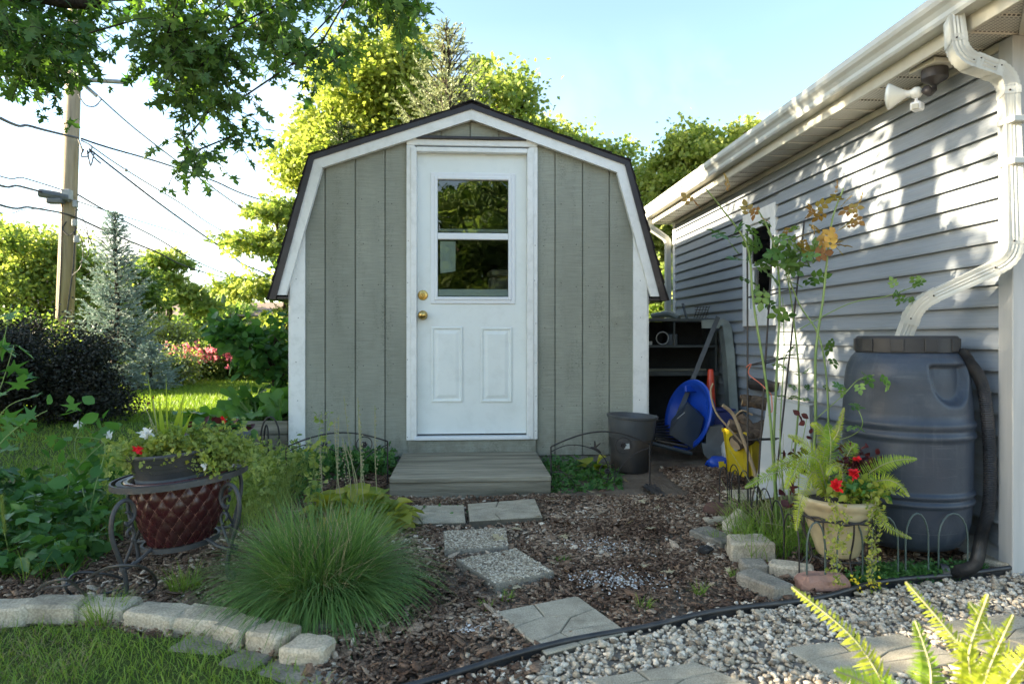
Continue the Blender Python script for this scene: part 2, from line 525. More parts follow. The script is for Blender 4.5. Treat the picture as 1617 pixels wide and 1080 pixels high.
def grid_sheet(name, m, x0, x1, y0, y1, step, zoff, poly=None, far=None):
    nx = int(round((x1 - x0) / step)); ny = int(round((y1 - y0) / step))
    xs = np.linspace(x0, x1, nx + 1); ys = np.linspace(y0, y1, ny + 1)
    if far:
        xs = np.concatenate(([-far, -60, -20], xs, [20, 60, far])); ys = np.concatenate(([-far, -60, -12], ys, [20, 60, far]))
    X, Y = np.meshgrid(xs, ys)
    fade = np.clip(1 - (np.maximum(np.abs(X), np.abs(Y)) - 8) / 6, 0, 1)
    Z = gz(X, Y) * fade + 0.045 * (1 - fade) + zoff
    V = np.stack([X.ravel(), Y.ravel(), Z.ravel()], 1)
    w = len(xs); i = np.arange(len(ys) - 1)[:, None] * w + np.arange(w - 1)[None, :]
    F = np.stack([i, i + 1, i + w + 1, i + w], -1).reshape(-1, 4)
    if poly is not None:
        c = V[F].mean(1); F = F[in_poly(c[:, 0], c[:, 1], poly)]
    o = npmesh(name, V, F.ravel(), np.full(len(F), 4), m, smooth=True)
    o['kind'] = 'structure'
    return o
grid_sheet('ground', M['soil'], -6, 4, 0.4, 9, 0.1, 0.0, far=400)
grid_sheet('gravel_bed', M['stone_dust'], -1.2, 3.4, 0.5, 3.6, 0.03, 0.006, GRAVEL)
grid_sheet('lawn', M['lawn_soil'], -4.8, 0, 0.5, 2.8, 0.04, 0.006, LAWN_FRONT)
o = grid_sheet('back_lawn', M['lawn_soil'], -12, 3.4, 2.4, 20, 0.1, 0.006, LAWN_BACK)
far_lawn = MB().add([(-400, 20, .051), (400, 20, .051), (400, 400, .051), (-400, 400, .051), (-400, -60, .051), (-12, -60, .051), (-12, 20, .051)],
                    [(0, 1, 2, 3), (4, 5, 6, 0)]).build('far_lawn', M['lawn_soil'])
far_lawn['kind'] = 'structure'

# grass
M['grass_shade'] = leafmat('grass_blade', (0.12, 0.24, 0.035), (0.26, 0.37, 0.07), trans=0.35, tcol=(1.3, 1.3, .4), rough=0.45)
M['grass_dry'] = leafmat('grass_dry', (0.22, 0.19, 0.09), (0.36, 0.30, 0.16), trans=0.2, tcol=(1, .9, .6))
def lawn_blades(name, poly, n, h, w, m, lean=0.6, avoid=()):
    p = rand_in(poly, n, avoid=avoid); z = gz(p[:, 0], p[:, 1])
    B = np.column_stack([p, z])
    o = blades(name, B, rng.uniform(0.5, 1.2, n) * h, rng.uniform(.7, 1.2, n) * w, m, lean=rng.uniform(.15, 1, n) * lean * 1.6)
    o['kind'] = 'stuff'; return o
lawn_blades('grass', LAWN_FRONT, 34000, 0.055, 0.0035, M['grass_shade'], 0.7)
lawn_blades('dry_grass', [(-2.3, 2.5), (-1.1, 2.2), (-1.0, 1.6), (-2.2, 1.6)], 3500, 0.05, 0.003, M['grass_dry'], 1.1)
near_back = BED_EDGE[:6] + [(-1.25, 7.5), (-8, 7.5), (-8, 2.2)]
lawn_blades('grass', near_back, 36000, 0.07, 0.006, M['grass_shade'], 0.8)
M['grass_sun'] = leafmat('grass_blade_sunlit', (0.12, 0.22, 0.03), (0.24, 0.34, 0.06), trans=0.45, tcol=(1.3, 1.3, .4), rough=0.45)  # sunlit copy of the lawn grass: sunshine put into its colour and translucency
lawn_blades('grass', [(-9, 7.3), (-1.3, 7.3), (-1.2, 15), (-9, 15)], 80000, 0.085, 0.012, M['grass_sun'], 0.6)
lawn_blades('grass', [(1.25, 7.5), (3.4, 7.5), (3.4, 9), (1.25, 9)], 3000, 0.08, 0.01, M['grass_shade'], 0.8)

# crushed stone
def rock_mesh(name, C, S, m, flat=0.65, r=rng, rnd=None):
    """angular stones: jittered icosahedra"""
    ph = (1 + 5 ** .5) / 2
    iv = np.array([(-1, ph, 0), (1, ph, 0), (-1, -ph, 0), (1, -ph, 0), (0, -1, ph), (0, 1, ph), (0, -1, -ph), (0, 1, -ph), (ph, 0, -1), (ph, 0, 1), (-ph, 0, -1), (-ph, 0, 1)]) / 1.9
    jf = [(0, 11, 5), (0, 5, 1), (0, 1, 7), (0, 7, 10), (0, 10, 11), (1, 5, 9), (5, 11, 4), (11, 10, 2), (10, 7, 6), (7, 1, 8), (3, 9, 4), (3, 4, 2), (3, 2, 6), (3, 6, 8), (3, 8, 9), (4, 9, 5), (2, 4, 11), (6, 2, 10), (8, 6, 7), (9, 8, 1)]
    n = len(C)
    V = iv[None] * (1 + r.normal(size=(n, 12, 1)) * 0.2) + r.normal(size=(n, 12, 3)) * 0.12
    V *= np.stack([r.uniform(.8, 1.4, n), r.uniform(.65, 1, n), r.uniform(.45, .9, n) * flat / .65], 1)[:, None, :]
    a = r.random(n) * 6.28; b = r.normal(size=n) * .45
    ca, sa, cb, sb = np.cos(a)[:, None], np.sin(a)[:, None], np.cos(b)[:, None], np.sin(b)[:, None]
    x, y, z = V[..., 0], V[..., 1], V[..., 2]
    y, z = y * cb - z * sb, y * sb + z * cb
    x, y = x * ca - y * sa, x * sa + y * ca
    V = np.stack([x, y, z], -1) * np.asarray(S).reshape(-1, 1, 1) * .5 + np.asarray(C)[:, None, :]
    loops = (np.arange(n)[:, None] * 12 + np.array(jf).ravel()[None]).ravel()
    if rnd is None: rnd = r.random(n)
    return npmesh(name, V.reshape(-1, 3), loops, np.full(n * 20, 3), m, rnd=np.repeat(rnd, 20))
M['limestone'] = vary('limestone', [(0, (.20, .16, .115)), (.2, (.40, .335, .245)), (.6, (.58, .50, .385)), (1, (.74, .67, .55))], rough=0.9, bump=.5, bscale=150)
STONES_PX = []   # filled below: places of the slabs lying in the gravel
# ------------------------------------------------------------------ shed
M['sage'] = surf('sage_paint', (0.345, 0.355, 0.295), (0.30, 0.31, 0.255), scale=4, rough=0.75, stretch=(1.0, 1, .5), bump=0.9, bscale=1, spec=0.25)
def sawn(m, sx=6, sz=170, dirtc=(0.10, 0.115, 0.085), strength=0.9):
    """rough-sawn plywood: fine level scratches plus mildew that runs down the board"""
    nt = m.node_tree
    b = [n for n in nt.nodes if n.type == 'BSDF_PRINCIPLED'][0]
    for n in [n for n in nt.nodes if n.type == 'BUMP']: nt.nodes.remove(n)
    v = coords(nt, (sx, sx, sz)); h = noise_tex(nt, v, 1.0, 6, 0.7)
    bp = N(nt, 'ShaderNodeBump'); bp.inputs['Strength'].default_value = strength; bp.inputs['Distance'].default_value = 0.006
    nt.links.new(h, bp.inputs['Height']); nt.links.new(bp.outputs[0], b.inputs['Normal'])
    src = b.inputs['Base Color'].links[0].from_socket
    f1 = remap(nt, noise_tex(nt, coords(nt, (9, 9, 1.6)), 1.0, 8, .7), .5, .72)
    f2 = remap(nt, noise_tex(nt, coords(nt, (60, 60, 130)), 1.0, 4, .8), .48, .62)
    mm = N(nt, 'ShaderNodeMath', operation='MULTIPLY'); nt.links.new(f1, mm.inputs[0]); nt.links.new(f2, mm.inputs[1])
    c = mixc(nt, mm.outputs[0], src, dirtc)
    vm = N(nt, 'ShaderNodeVectorMath', operation='SCALE'); nt.links.new(c, vm.inputs[0])
    nt.links.new(remap(nt, h, .35, .65, .84, 1.12), vm.inputs['Scale'])
    # splashed soil along the foot of the wall
    sp = N(nt, 'ShaderNodeSeparateXYZ'); nt.links.new(N(nt, 'ShaderNodeNewGeometry').outputs['Position'], sp.inputs[0])
    hz0 = remap(nt, sp.outputs['Z'], .10, .42, .62, 0.0)
    ns = remap(nt, noise_tex(nt, coords(nt, (14, 14, 9)), 1.0, 8, .75), .40, .66)
    m2 = N(nt, 'ShaderNodeMath', operation='MULTIPLY'); m2.use_clamp = True; nt.links.new(hz0, m2.inputs[0]); nt.links.new(ns, m2.inputs[1])
    c2 = mixc(nt, m2.outputs[0], vm.outputs[0], (0.15, 0.13, 0.095))
    # broad faded patches
    fp = remap(nt, noise_tex(nt, coords(nt, (1.1, 1.1, .5)), 1.0, 4, .6), .38, .62, .90, 1.10)
    v3 = N(nt, 'ShaderNodeVectorMath', operation='SCALE'); nt.links.new(c2, v3.inputs[0]); nt.links.new(fp, v3.inputs['Scale'])
    nt.links.new(v3.outputs[0], b.inputs['Base Color'])
sawn(M['sage'])
M['white_trim'] = surf('white_trim_paint', (0.86, 0.86, 0.83), (0.80, 0.80, 0.77), scale=3, rough=0.5, bump=0.15, bscale=50, dirt=(0.42, 0.43, 0.38), dirt_amt=0.35, dirt_scale=14)
M['door_white'] = surf('door_white_paint', (0.80, 0.835, 0.81), (0.76, 0.80, 0.775), scale=2.5, rough=0.42, bump=0.05, bscale=120, dirt=(0.5, 0.52, 0.48), dirt_amt=0.25, dirt_scale=9)
M['vinyl'] = surf('white_vinyl', (0.80, 0.82, 0.83), (0.76, 0.78, 0.80), scale=4, rough=0.35)
M['roof_dark'] = surf('asphalt_shingle', (0.022, 0.018, 0.018), (0.035, 0.03, 0.03), scale=60, rough=0.95, bump=1.0, bscale=300, spec=0.2)
M['brown_metal'] = surf('brown_metal', (0.024, 0.015, 0.016), (0.018, 0.012, 0.013), scale=5, rough=0.35, spec=0.5)
M['wood_grey'] = surf('weathered_wood', (0.34, 0.315, 0.245), (0.19, 0.175, 0.13), scale=1.0, stretch=(1.6, 14, 22), rough=0.85, bump=0.7, bscale=4, dirt=(0.07, 0.068, 0.05), dirt_amt=0.8, dirt_scale=.8, per_obj=0.12, detail=8, spec=0.2)
M['brass'] = surf('brass', (0.62, 0.43, 0.14), (0.5, 0.34, 0.12), scale=20, rough=0.28, metal=1.0)
M['black_dark'] = surf('dark_interior', (0.03, 0.03, 0.03), (0.02, 0.02, 0.02), rough=0.9)
M['concrete'] = surf('concrete', (0.30, 0.285, 0.25), (0.23, 0.215, 0.185), scale=9, rough=0.92, bump=0.5, bscale=160, dirt=(0.13, 0.12, 0.09), dirt_amt=0.6, dirt_scale=7, per_obj=0.1, fine=0.15, spec=0.2)

def glass_mat(name, tint=(0.75, 0.8, 0.78), ior=1.5, wav=0.0):
    m, nt, out = new_mat(name)
    fr = N(nt, 'ShaderNodeFresnel'); fr.inputs['IOR'].default_value = ior
    g = N(nt, 'ShaderNodeBsdfGlossy'); g.inputs['Roughness'].default_value = 0.0
    t = N(nt, 'ShaderNodeBsdfTransparent'); t.inputs['Color'].default_value = (*tint, 1)
    mx = N(nt, 'ShaderNodeMixShader')
    if wav:
        bp = N(nt, 'ShaderNodeBump'); bp.inputs['Strength'].default_value = 1.0; bp.inputs['Distance'].default_value = wav
        nt.links.new(noise_tex(nt, coords(nt, (1, 1, .6)), 9, 1), bp.inputs['Height'])
        nt.links.new(bp.outputs[0], g.inputs['Normal'])
    nt.links.new(fr.outputs[0], mx.inputs[0]); nt.links.new(t.outputs[0], mx.inputs[1]); nt.links.new(g.outputs[0], mx.inputs[2])
    nt.links.new(mx.outputs[0], out.inputs[0])
    return m
M['glass'] = glass_mat('window_glass', ior=1.85, wav=0.0012)

SY = 4.89; SX = 0.031; SD = 2.45
SZ0 = 0.095
shed = thing('shed', 'sage green gambrel shed with white trim, dark roof and white door', 'shed', (SX, SY, 0.045))
HB, ZB, HE, ZE, ZP = 1.125, 2.205, 1.400, 1.226, 2.590
def roof_z(x, off=0.0):
    a = abs(x - SX)
    if a < HB: return ZP - (ZP - ZB) * a / HB - off
    return ZB - (ZB - ZE) * (a - HB) / (HE - HB) - off
HW = 1.265
# wall shell behind the boards
def outline(off):
    zs = [(SX - HW, SZ0), (SX + HW, SZ0), (SX + HW, roof_z(SX + HW, off + .12)), (SX + HB - .03, ZB - off), (SX, ZP - off), (SX - HB + .03, ZB - off), (SX - HW, roof_z(SX - HW, off + .12))]
    return zs
front = MB()
DX0, DX1, DZ0, DZ1 = -0.372, 0.440, 0.215, 2.285
def wall_grid(mb, y0, y1):
    o = outline(.05)
    # left of the door, right of the door, above it
    mb.prism([(x, y1, z) for x, z in [(SX - HW, SZ0), (DX0, SZ0), (DX0, roof_z(DX0, .06)), (SX - HB + .03, ZB - .06), (SX - HW, roof_z(SX - HW, .2))]], (0, y0 - y1, 0))
    mb.prism([(x, y1, z) for x, z in [(DX1, SZ0), (SX + HW, SZ0), (SX + HW, roof_z(SX + HW, .2)), (SX + HB - .03, ZB - .06), (DX1, roof_z(DX1, .06))]], (0, y0 - y1, 0))
    mb.prism([(x, y1, z) for x, z in [(DX0 + .001, DZ1), (DX1 - .001, DZ1), (DX1 - .001, roof_z(DX1, .06)), (SX, ZP - .06), (DX0 + .001, roof_z(DX0, .06))]], (0, y0 - y1, 0))
    mb.box(DX0 + .001, DX1 - .001, y0, y1, SZ0, DZ0)
wall_grid(front, SY + .012, SY + .06)
wall = front.build('wall', M['sage'], shed)
side = MB()
for s in (-1, 1):
    x = SX + s * HW
    side.box(min(x, x - s * .05), max(x, x - s * .05), SY + .062, SY + SD, SZ0, 1.62)
o = outline(.06)
side.prism([(x, SY + SD, z) for x, z in o], (0, -.05, 0))
side.build('side_wall', M['sage'], shed)
MB().box(SX - HW + .05, SX + HW - .05, SY + .062, SY + SD - .052, .16, .2).build('floor', M['wood_grey'], shed)
def board_poly(x0, x1, zb):
    xs = [x0] + [b for b in (SX - HB + .03, SX, SX + HB - .03) if x0 < b < x1] + [x1]
    top = [(x, min(roof_z(x, .055), roof_z(x, .055) if abs(x - SX) < HB - .03 else roof_z(x, .0) - .10)) for x in xs]
    return [(x0, zb), (x1, zb)] + top[::-1]
def siding_board(x0, x1, zb):
    g = .0045
    pl = board_poly(x0 + g, x1 - g, zb)
    mb = MB(); mb.prism([(x, SY + .010, z) for x, z in pl], (0, -.012, 0))
    return mb.build('siding_board', M['sage'], wall)
for a, b in ((-1.165, -1.0), (-1.0, -.79), (-.79, -.582), (-.582, -.41)): siding_board(a, b, SZ0)
for a, b in ((.478, .63), (.63, .83), (.83, 1.025), (1.025, 1.235)): siding_board(a, b, SZ0)
for a, b in ((-.41, -.185), (-.185, .02), (.02, .225), (.225, .478)): siding_board(a, b, DZ1 + .062)

# trim: corner boards, rake boards
def trim(name, pts, y0, y1, m='white_trim', par=None):
    return MB().prism([(x, y1, z) for x, z in pts], (0, y0 - y1, 0)).build(name, M[m], par or shed)
TY0, TY1 = SY - .020, SY - .003
for s in (-1, 1):
    xo = SX + s * (HW + .004); xi = SX + s * (HW - .098)
    trim('corner_board', [(xi, SZ0 - .005), (xo, SZ0 - .005), (xo, roof_z(xo, .13)), (xi, roof_z(xi, .13))][::s], TY0, TY1)
    # returning side of the corner board
    MB().box(min(xo, xo + s * .016), max(xo, xo + s * .016), SY - .002, SY + .09, SZ0 - .004, roof_z(xo, .16)).build('corner_board', M['white_trim'], shed)
def off_line(s, d):
    """gambrel line moved inwards by d (perpendicular)"""
    a = math.atan2(ZP - ZB, HB); b = math.atan2(ZB - ZE, HE - HB)
    zp = ZP - d / math.cos(a)
    # meeting point of both offset lines
    # upper: z = zp - h*tan(a); lower: passes (HB,ZB) shifted
    nx, nz_ = -math.sin(b), -math.cos(b)
    lx, lz = HB + nx * d, ZB + nz_ * d
    # upper z = zp - tan(a) h ; lower z = lz - tan(b)(h-lx)
    ta, tb = math.tan(a), math.tan(b)
    h = (lz + tb * lx - zp) / (tb - ta)
    z = zp - ta * h
    ze = ZE + .01
    he = lx + (lz - ze) / tb
    return zp, (h, z), (he, ze)
z1, b1, e1 = off_line(1, .036); z2, b2, e2 = off_line(1, .105)
RY0, RY1 = SY - .062, SY - .022
for s in (-1, 1):
    f = lambda p: (SX + s * p[0], p[1])
    o = trim('rake_board', [(SX, z1), f(b1), f((b1[0] * .5 + b2[0] * .5 + .012, b1[1] * .5 + b2[1] * .5)), f(b2), (SX, z2)][::-s], RY0, RY1)
    bb = f((b1[0], b1[1] - .003)); cc = f((b2[0], b2[1] - .003))
    trim('rake_board', [bb, f(e1), f(e2), cc][::-s], RY0 + .002, RY1)
# roof deck, drip edge, shingle courses
roof = MB()
z0_, b0, e0 = off_line(1, .012); z3, b3, e3 = off_line(1, .034)
deck = [(SX - e0[0], ZE), (SX - b0[0], b0[1]), (SX, z0_), (SX + b0[0], b0[1]), (SX + e0[0], ZE), (SX + e3[0], ZE), (SX + b3[0], b3[1]), (SX, z3), (SX - b3[0], b3[1]), (SX - e3[0], ZE)]
roof.prism([(x, SY + SD + .06, z) for x, z in deck], (0, -(SD + .06 + .06), 0))
roof = roof.build('roof', M['roof_dark'], shed)
z4, b4, e4 = off_line(1, -.004); z5, b5, e5 = off_line(1, .037)
for s in (-1, 1):
    f = lambda p, d=0: (SX + s * p[0], p[1] + d)
    trim('drip_edge', [(SX, z4), f(b4), f(b5), (SX, z5)][::-s], SY - .075, SY - .0625, 'brown_metal', roof)
    trim('drip_edge', [f(b4, -.002), f((e4[0], ZE - .02)), f((e5[0] - .004, ZE - .02)), f(b5, -.002)][::-s], SY - .075, SY - .0625, 'brown_metal', roof)
    # eave soffit
    MB().box(min(SX + s * (HW + .02), SX + s * (HE + .0)), max(SX + s * (HW + .02), SX + s * (HE + .0)), SY - .06, SY + SD + .05, ZE - .018, ZE - .002).build('eave_board', M['brown_metal'], shed)
def shingle_course(s, p0, p1, lift=.008):
    a = Vector((s * p0[0] + SX, 0, p0[1])); b = Vector((s * p1[0] + SX, 0, p1[1]))   # upper edge, lower edge
    d = (b - a).normalized(); n = Vector((-d.z, 0, d.x)); n = n if n.z > 0 or (n.x * s > 0) else -n
    if n.x * s < 0: n = -n
    pts = [a, b + d * .012, b + d * .012 + n * (lift + .006), a + n * .004]
    mb = MB(); mb.prism([(p.x, SY + SD + .08, p.z) for p in pts], (0, -(SD + .16 + random.uniform(0, .006)), 0))
    return mb.build('shingle_course', M['roof_dark'], roof)
for s in (-1, 1):
    for (h0, z_0), (h1, z_1), n in (((0, ZP), (HB, ZB), 8), ((HB, ZB), (HE, ZE - .01), 8)):
        for k in range(n):
            t0, t1 = k / n, (k + 1) / n
            shingle_course(s, (h0 + (h1 - h0) * t0, z_0 + (z_1 - z_0) * t0), (h0 + (h1 - h0) * t1, z_0 + (z_1 - z_0) * t1))
# ridge cap
MB().prism([(SX - .13, SY + SD + .08, ZP - .036), (SX, SY + SD + .08, ZP + .016), (SX + .13, SY + SD + .08, ZP - .036), (SX + .13, SY + SD + .08, ZP - .026), (SX, SY + SD + .08, ZP + .026), (SX - .13, SY + SD + .08, ZP - .026)],
           (0, -(SD + .165), 0)).build('ridge_cap', M['roof_dark'], roof)

# door casing (two steps), header flashing
def casing(x0, x1, z0, z1):
    MB().box(x0, x1, SY - .030, SY - .002, z0, z1, .004).build('door_casing', M['white_trim'], shed)
cL0, cL1, cR0, cR1 = -.430, -.372, .440, .502
CZ1 = 2.30
casing(cL0, cL1, .213, CZ1); casing(cR0, cR1, .213, CZ1)
MB().box(cL0 + .001, cR1 - .001, SY - .0305, SY - .002, CZ1 + .001, CZ1 + .045, .004).build('door_casing', M['white_trim'], shed)
for x0, x1 in ((cL0 + .030, cL1 + .014), (cR0 - .014, cR1 - .030)):
    MB().box(x0, x1, SY - .040, SY + .05, .215, CZ1 - .012, .004).build('door_jamb', M['white_trim'], shed)
MB().box(cL1 + .014, cR0 - .014, SY - .038, SY + .05, CZ1 - .045, CZ1 - .012, .003).build('door_jamb', M['white_trim'], shed)
MB().prism([(cL0 - .008, SY - .001, CZ1 + .078), (cL0 - .008, SY - .055, CZ1 + .062), (cL0 - .008, SY - .055, CZ1 + .046), (cL0 - .008, SY - .001, CZ1 + .046)], (cR1 - cL0 + .016, 0, 0)).build('header_flashing', M['brown_metal'], shed)
MB().box(cL1 - .005, cR0 + .005, SY - .050, SY + .05, .2155, .240, .004).build('threshold', M['vinyl'], shed)
MB().box(cL0 + .012, cR1 - .012, SY - .030, SY - .0025, .118, .2125, .003).build('toe_board', M['sage'], shed)
# door slab
DY = SY + .020
dx0, dx1, dz0, dz1 = -.357, .425, .252, 2.262
door = MB().box(dx0, dx1, DY, DY + .04, dz0, 1.205 - .0, .003)
door = MB()
wx0, wx1, wz0, wz1 = -.262, .344, 1.182, 2.120
door.box(dx0, wx0 + .03, DY, DY + .04, dz0, dz1); door.box(wx1 - .03, dx1, DY, DY + .04, dz0, dz1)
door.box(wx0 + .03, wx1 - .03, DY, DY + .04, dz0, wz0 + .03); door.box(wx0 + .03, wx1 - .03, DY, DY + .04, wz1 - .03, dz1)
door = door.build('door', M['door_white'], shed)
def frame(name, x0, x1, z0, z1, w, y0, y1, m, par, bev=.004):
    mb = MB()
    mb.box(x0, x0 + w, y0, y1, z0, z1, bev); mb.box(x1 - w, x1, y0, y1, z0, z1, bev)
    mb.box(x0 + w - .0005, x1 - w + .0005, y0 + .0006, y1, z0, z0 + w, bev); mb.box(x0 + w - .0005, x1 - w + .0005, y0 + .0006, y1, z1 - w, z1, bev)
    return mb.build(name, m, par)
frame('window_frame', wx0, wx1, wz0, wz1, .034, DY - .012, DY + .03, M['vinyl'], door)
frame('window_frame', wx0 + .026, wx1 - .026, wz0 + .026, wz1 - .026, .024, DY - .018, DY + .028, M['vinyl'], door)
MB().box(wx0 + .05, wx1 - .05, DY - .015, DY + .027, 1.642, 1.688, .004).build('meeting_rail', M['vinyl'], door)
MB().box(wx0 + .05, wx1 - .05, DY + .012, DY + .03, 1.2385, 1.288, .003).build('sash_rail', M['vinyl'], door)
MB().box(wx0 + .05, wx1 - .05, DY + .018, DY + .034, 1.700, 1.722, .003).build('sash_rail', M['vinyl'], door)
MB().box(wx0 + .048, wx1 - .048, DY + .008, DY + .011, 1.686, wz1 - .048).build('pane', M['glass'], door)
M['glass_low'] = glass_mat('window_glass_lower', ior=1.5, wav=0.0012)
MB().box(wx0 + .048, wx1 - .048, DY + .008, DY + .011, wz0 + .04, 1.644).build('pane', M['glass_low'], door)
M['paper'] = surf('paper', (0.75, 0.78, 0.76), rough=0.8)
MB().prism([(-.195, DY + .013, 1.40), (-.10, DY + .013, 1.415), (-.085, DY + .013, 1.42), (-.085, DY + .013, 1.63), (-.195, DY + .013, 1.632)], (0, .002, 0)).build('taped_paper', M['paper'], door)
def door_panel(x0, x1, z0, z1):
    rings = [(0, -.0002), (.006, -.004), (.014, -.004), (.022, .004), (.030, .004), (.052, -.003)]
    vs = []; fs = []
    for i, (d, y) in enumerate(rings):
        vs += [(x0 + d, DY + y, z0 + d), (x1 - d, DY + y, z0 + d), (x1 - d, DY + y, z1 - d), (x0 + d, DY + y, z1 - d)]
    for i in range(len(rings) - 1):
        for k in range(4): fs.append((i * 4 + k, i * 4 + (k + 1) % 4, i * 4 + 4 + (k + 1) % 4, i * 4 + 4 + k))
    k = (len(rings) - 1) * 4; fs.append((k, k + 1, k + 2, k + 3))
    MB().add([(a, b - .0045, c) for a, b, c in vs], fs).build('panel', M['door_white'], door)
door_panel(-.258, -.032, .478, 1.02); door_panel(.094, .322, .475, 1.015)
MY = Matrix.Rotation(R_(90), 3, 'X')
kn = (-.317, DY, 1.100)
MB().lathe([(.0, 0), (.032, 0), (.034, .004), (.028, .010), (.012, .014), (.011, .030), (.024, .038), (.030, .050), (.029, .060), (.020, .069), (.001, .072)], kn, 32, MY).build('knob', M['brass'], door, smooth=True)
db = (-.317, DY, 1.243)
MB().lathe([(.0, 0), (.035, 0), (.036, .005), (.031, .012), (.016, .015), (.014, .013), (.001, .013)], db, 32, MY).build('deadbolt', M['brass'], door, angle=40)
MB().box(db[0] - .0015, db[0] + .0015, DY - .017, DY - .013, db[2] - .008, db[2] + .008).build('keyhole', M['black_dark'], door)
# runners and footing blocks under the shed
for x in (SX - 1.1, SX - .35, SX + .45, SX + 1.13):
    MB().box(x - .045, x + .045, SY + .03, SY + SD - .05, .05, SZ0 - .006).build('skid', M['wood_grey'], shed)
MB().box(SX - HW + .02, SX + HW - .02, SY + .018, SY + .05, .0, SZ0 - .008).build('skirt_board', M['concrete'], shed)

# things stored behind the door glass
M['cream'] = surf('cream_cloth', (0.45, 0.38, 0.28), (0.35, 0.29, 0.2), rough=0.8)
rk = thing('storage_box', 'cream bundle standing inside the shed behind the lower right of the door glass', 'storage box', (.24, 5.25, .2))
MB().obox((.24, 5.27, .86), (.14, .14, 1.1), .2, bev=.02).build('side', M['cream'], rk)
MB().obox((.25, 5.25, 1.43), (.17, .17, .05), .2, bev=.01).build('lid', M['cream'], rk)

# ------------------------------------------------------------------ step
st = thing('wooden_step', 'weathered grey wooden step in front of the shed door', 'step', (.03, 4.4, 0))
sx0, sx1 = -.455, .495
for k, (y0, y1) in enumerate(((4.005, 4.145), (4.148, 4.43), (4.433, 4.70), (4.703, 4.855))):
    MB().box(sx0 + random.uniform(0, .004), sx1 - random.uniform(0, .004), y0, y1, .094, .128 + random.uniform(-.002, .002), .005).build('tread_board', M['wood_grey'], st)
MB().box(sx0 + .003, sx1 - .002, 4.012, 4.045, -.03, .0935, .003).build('riser_board', M['wood_grey'], st)
for x in (sx0 + .004, sx1 - .04):
    MB().box(x, x + .034, 4.047, 4.85, -.02, .0932, .003).build('side_board', M['wood_grey'], st)

# nail heads on the boards and trim, too small to pick apart
nm = MB()
for x in (-1.1, -.95, -.84, -.74, -.63, -.53, .55, .68, .78, .88, .98, 1.08):
    for k in range(7):
        z = .16 + k * .29 + random.uniform(-.02, .02)
        if z < roof_z(x, .22): nm.lathe([(.0001, -.0012), (.0035, -.0008), (.0035, .001)], (x + random.uniform(-.008, .008), SY - .002, z), 7, Matrix.Rotation(R_(-90), 3, 'X'))
for x in (-1.19, 1.25, -.418, .49):
    for k in range(6): nm.lathe([(.0001, -.0012), (.003, -.0008), (.003, .001)], (x + random.uniform(-.01, .01), SY - (.0205 if abs(x) > 1 else .0305), .25 + k * .27 + random.uniform(-.03, .03)), 7, Matrix.Rotation(R_(-90), 3, 'X'))
nm.build('nail_heads', M['brown_metal'], shed)['kind'] = 'stuff'
# ------------------------------------------------------------------ garage
M['siding'] = surf('grey_vinyl_siding', (0.29, 0.32, 0.35), (0.25, 0.28, 0.31), scale=1.0, stretch=(60, 3, 170), rough=0.5, bump=0.5, bscale=1.3, dirt=(0.30, 0.30, 0.28), dirt_amt=0.5, dirt_scale=.5, spec=0.35, detail=8, bdist=.003)
M['cream_trim'] = surf('cream_aluminium', (0.55, 0.53, 0.44), (0.49, 0.475, 0.40), scale=3, rough=0.4, dirt=(0.38, 0.35, 0.27), dirt_amt=0.4, dirt_scale=10, spec=0.4)
M['gutter_white'] = surf('gutter_enamel', (0.54, 0.56, 0.53), (0.48, 0.50, 0.47), scale=3, rough=0.35, dirt=(0.42, 0.38, 0.30), dirt_amt=0.45, dirt_scale=7, spec=0.5)
def soffit_mat():
    m = surf('perforated_soffit', (0.66, 0.63, 0.54), (0.6, 0.575, 0.49), scale=4, rough=0.5)
    nt = m.node_tree; b = [n for n in nt.nodes if n.type == 'BSDF_PRINCIPLED'][0]
    t = N(nt, 'ShaderNodeTexCoord'); sp = N(nt, 'ShaderNodeSeparateXYZ'); nt.links.new(t.outputs['Object'], sp.inputs[0])
    def mt(op, a, b_=None):
        n = N(nt, 'ShaderNodeMath', operation=op)
        for i, v in enumerate((a, b_)):
            if v is None: continue
            if isinstance(v, (int, float)): n.inputs[i].default_value = v
            else: nt.links.new(v, n.inputs[i])
        return n.outputs[0]
    # punched slots, 4 x 12 mm
    sx = mt('FRACT', mt('DIVIDE', sp.outputs['X'], .018)); sy = mt('FRACT', mt('DIVIDE', sp.outputs['Y'], .011))
    k = mt('MULTIPLY', mt('LESS_THAN', sx, .62), mt('LESS_THAN', sy, .34))
    c = mixc(nt, k, b.inputs['Base Color'].links[0].from_socket, (0.06, 0.055, 0.05))
    nt.links.new(c, b.inputs['Base Color'])
    return m
M['soffit'] = soffit_mat()
WXX = 2.16; GY0, GY1 = 2.575, 6.97; WH = 2.135
gar = thing('garage', 'garage with grey horizontal lap siding, white gutter and small window', 'garage', (WXX, 4.8, 0))
wy0, wy1, wzz0, wzz1 = 4.62, 5.18, 1.025, 1.885
shell = MB()
shell.box(WXX, 6.2, GY0, GY1, -.02, WH)
gw = MB()
gw.box(WXX + .004, WXX + .12, GY0, wy0 + .08, -.02, WH); gw.box(WXX + .004, WXX + .12, wy1 - .08, GY1, -.02, WH)
gw.box(WXX + .004, WXX + .12, wy0 + .08, wy1 - .08, -.02, wzz0 + .1); gw.box(WXX + .004, WXX + .12, wy0 + .08, wy1 - .08, wzz1 - .1, WH)
gw.box(WXX + .122, 6.2, GY0 + .02, GY0 + .1, -.02, WH); gw.box(WXX + .122, 6.2, GY1 - .1, GY1, -.02, WH); gw.box(6.1, 6.2, GY0 + .102, GY1 - .102, -.02, WH)
gwall = gw.build('wall', M['siding'], gar)
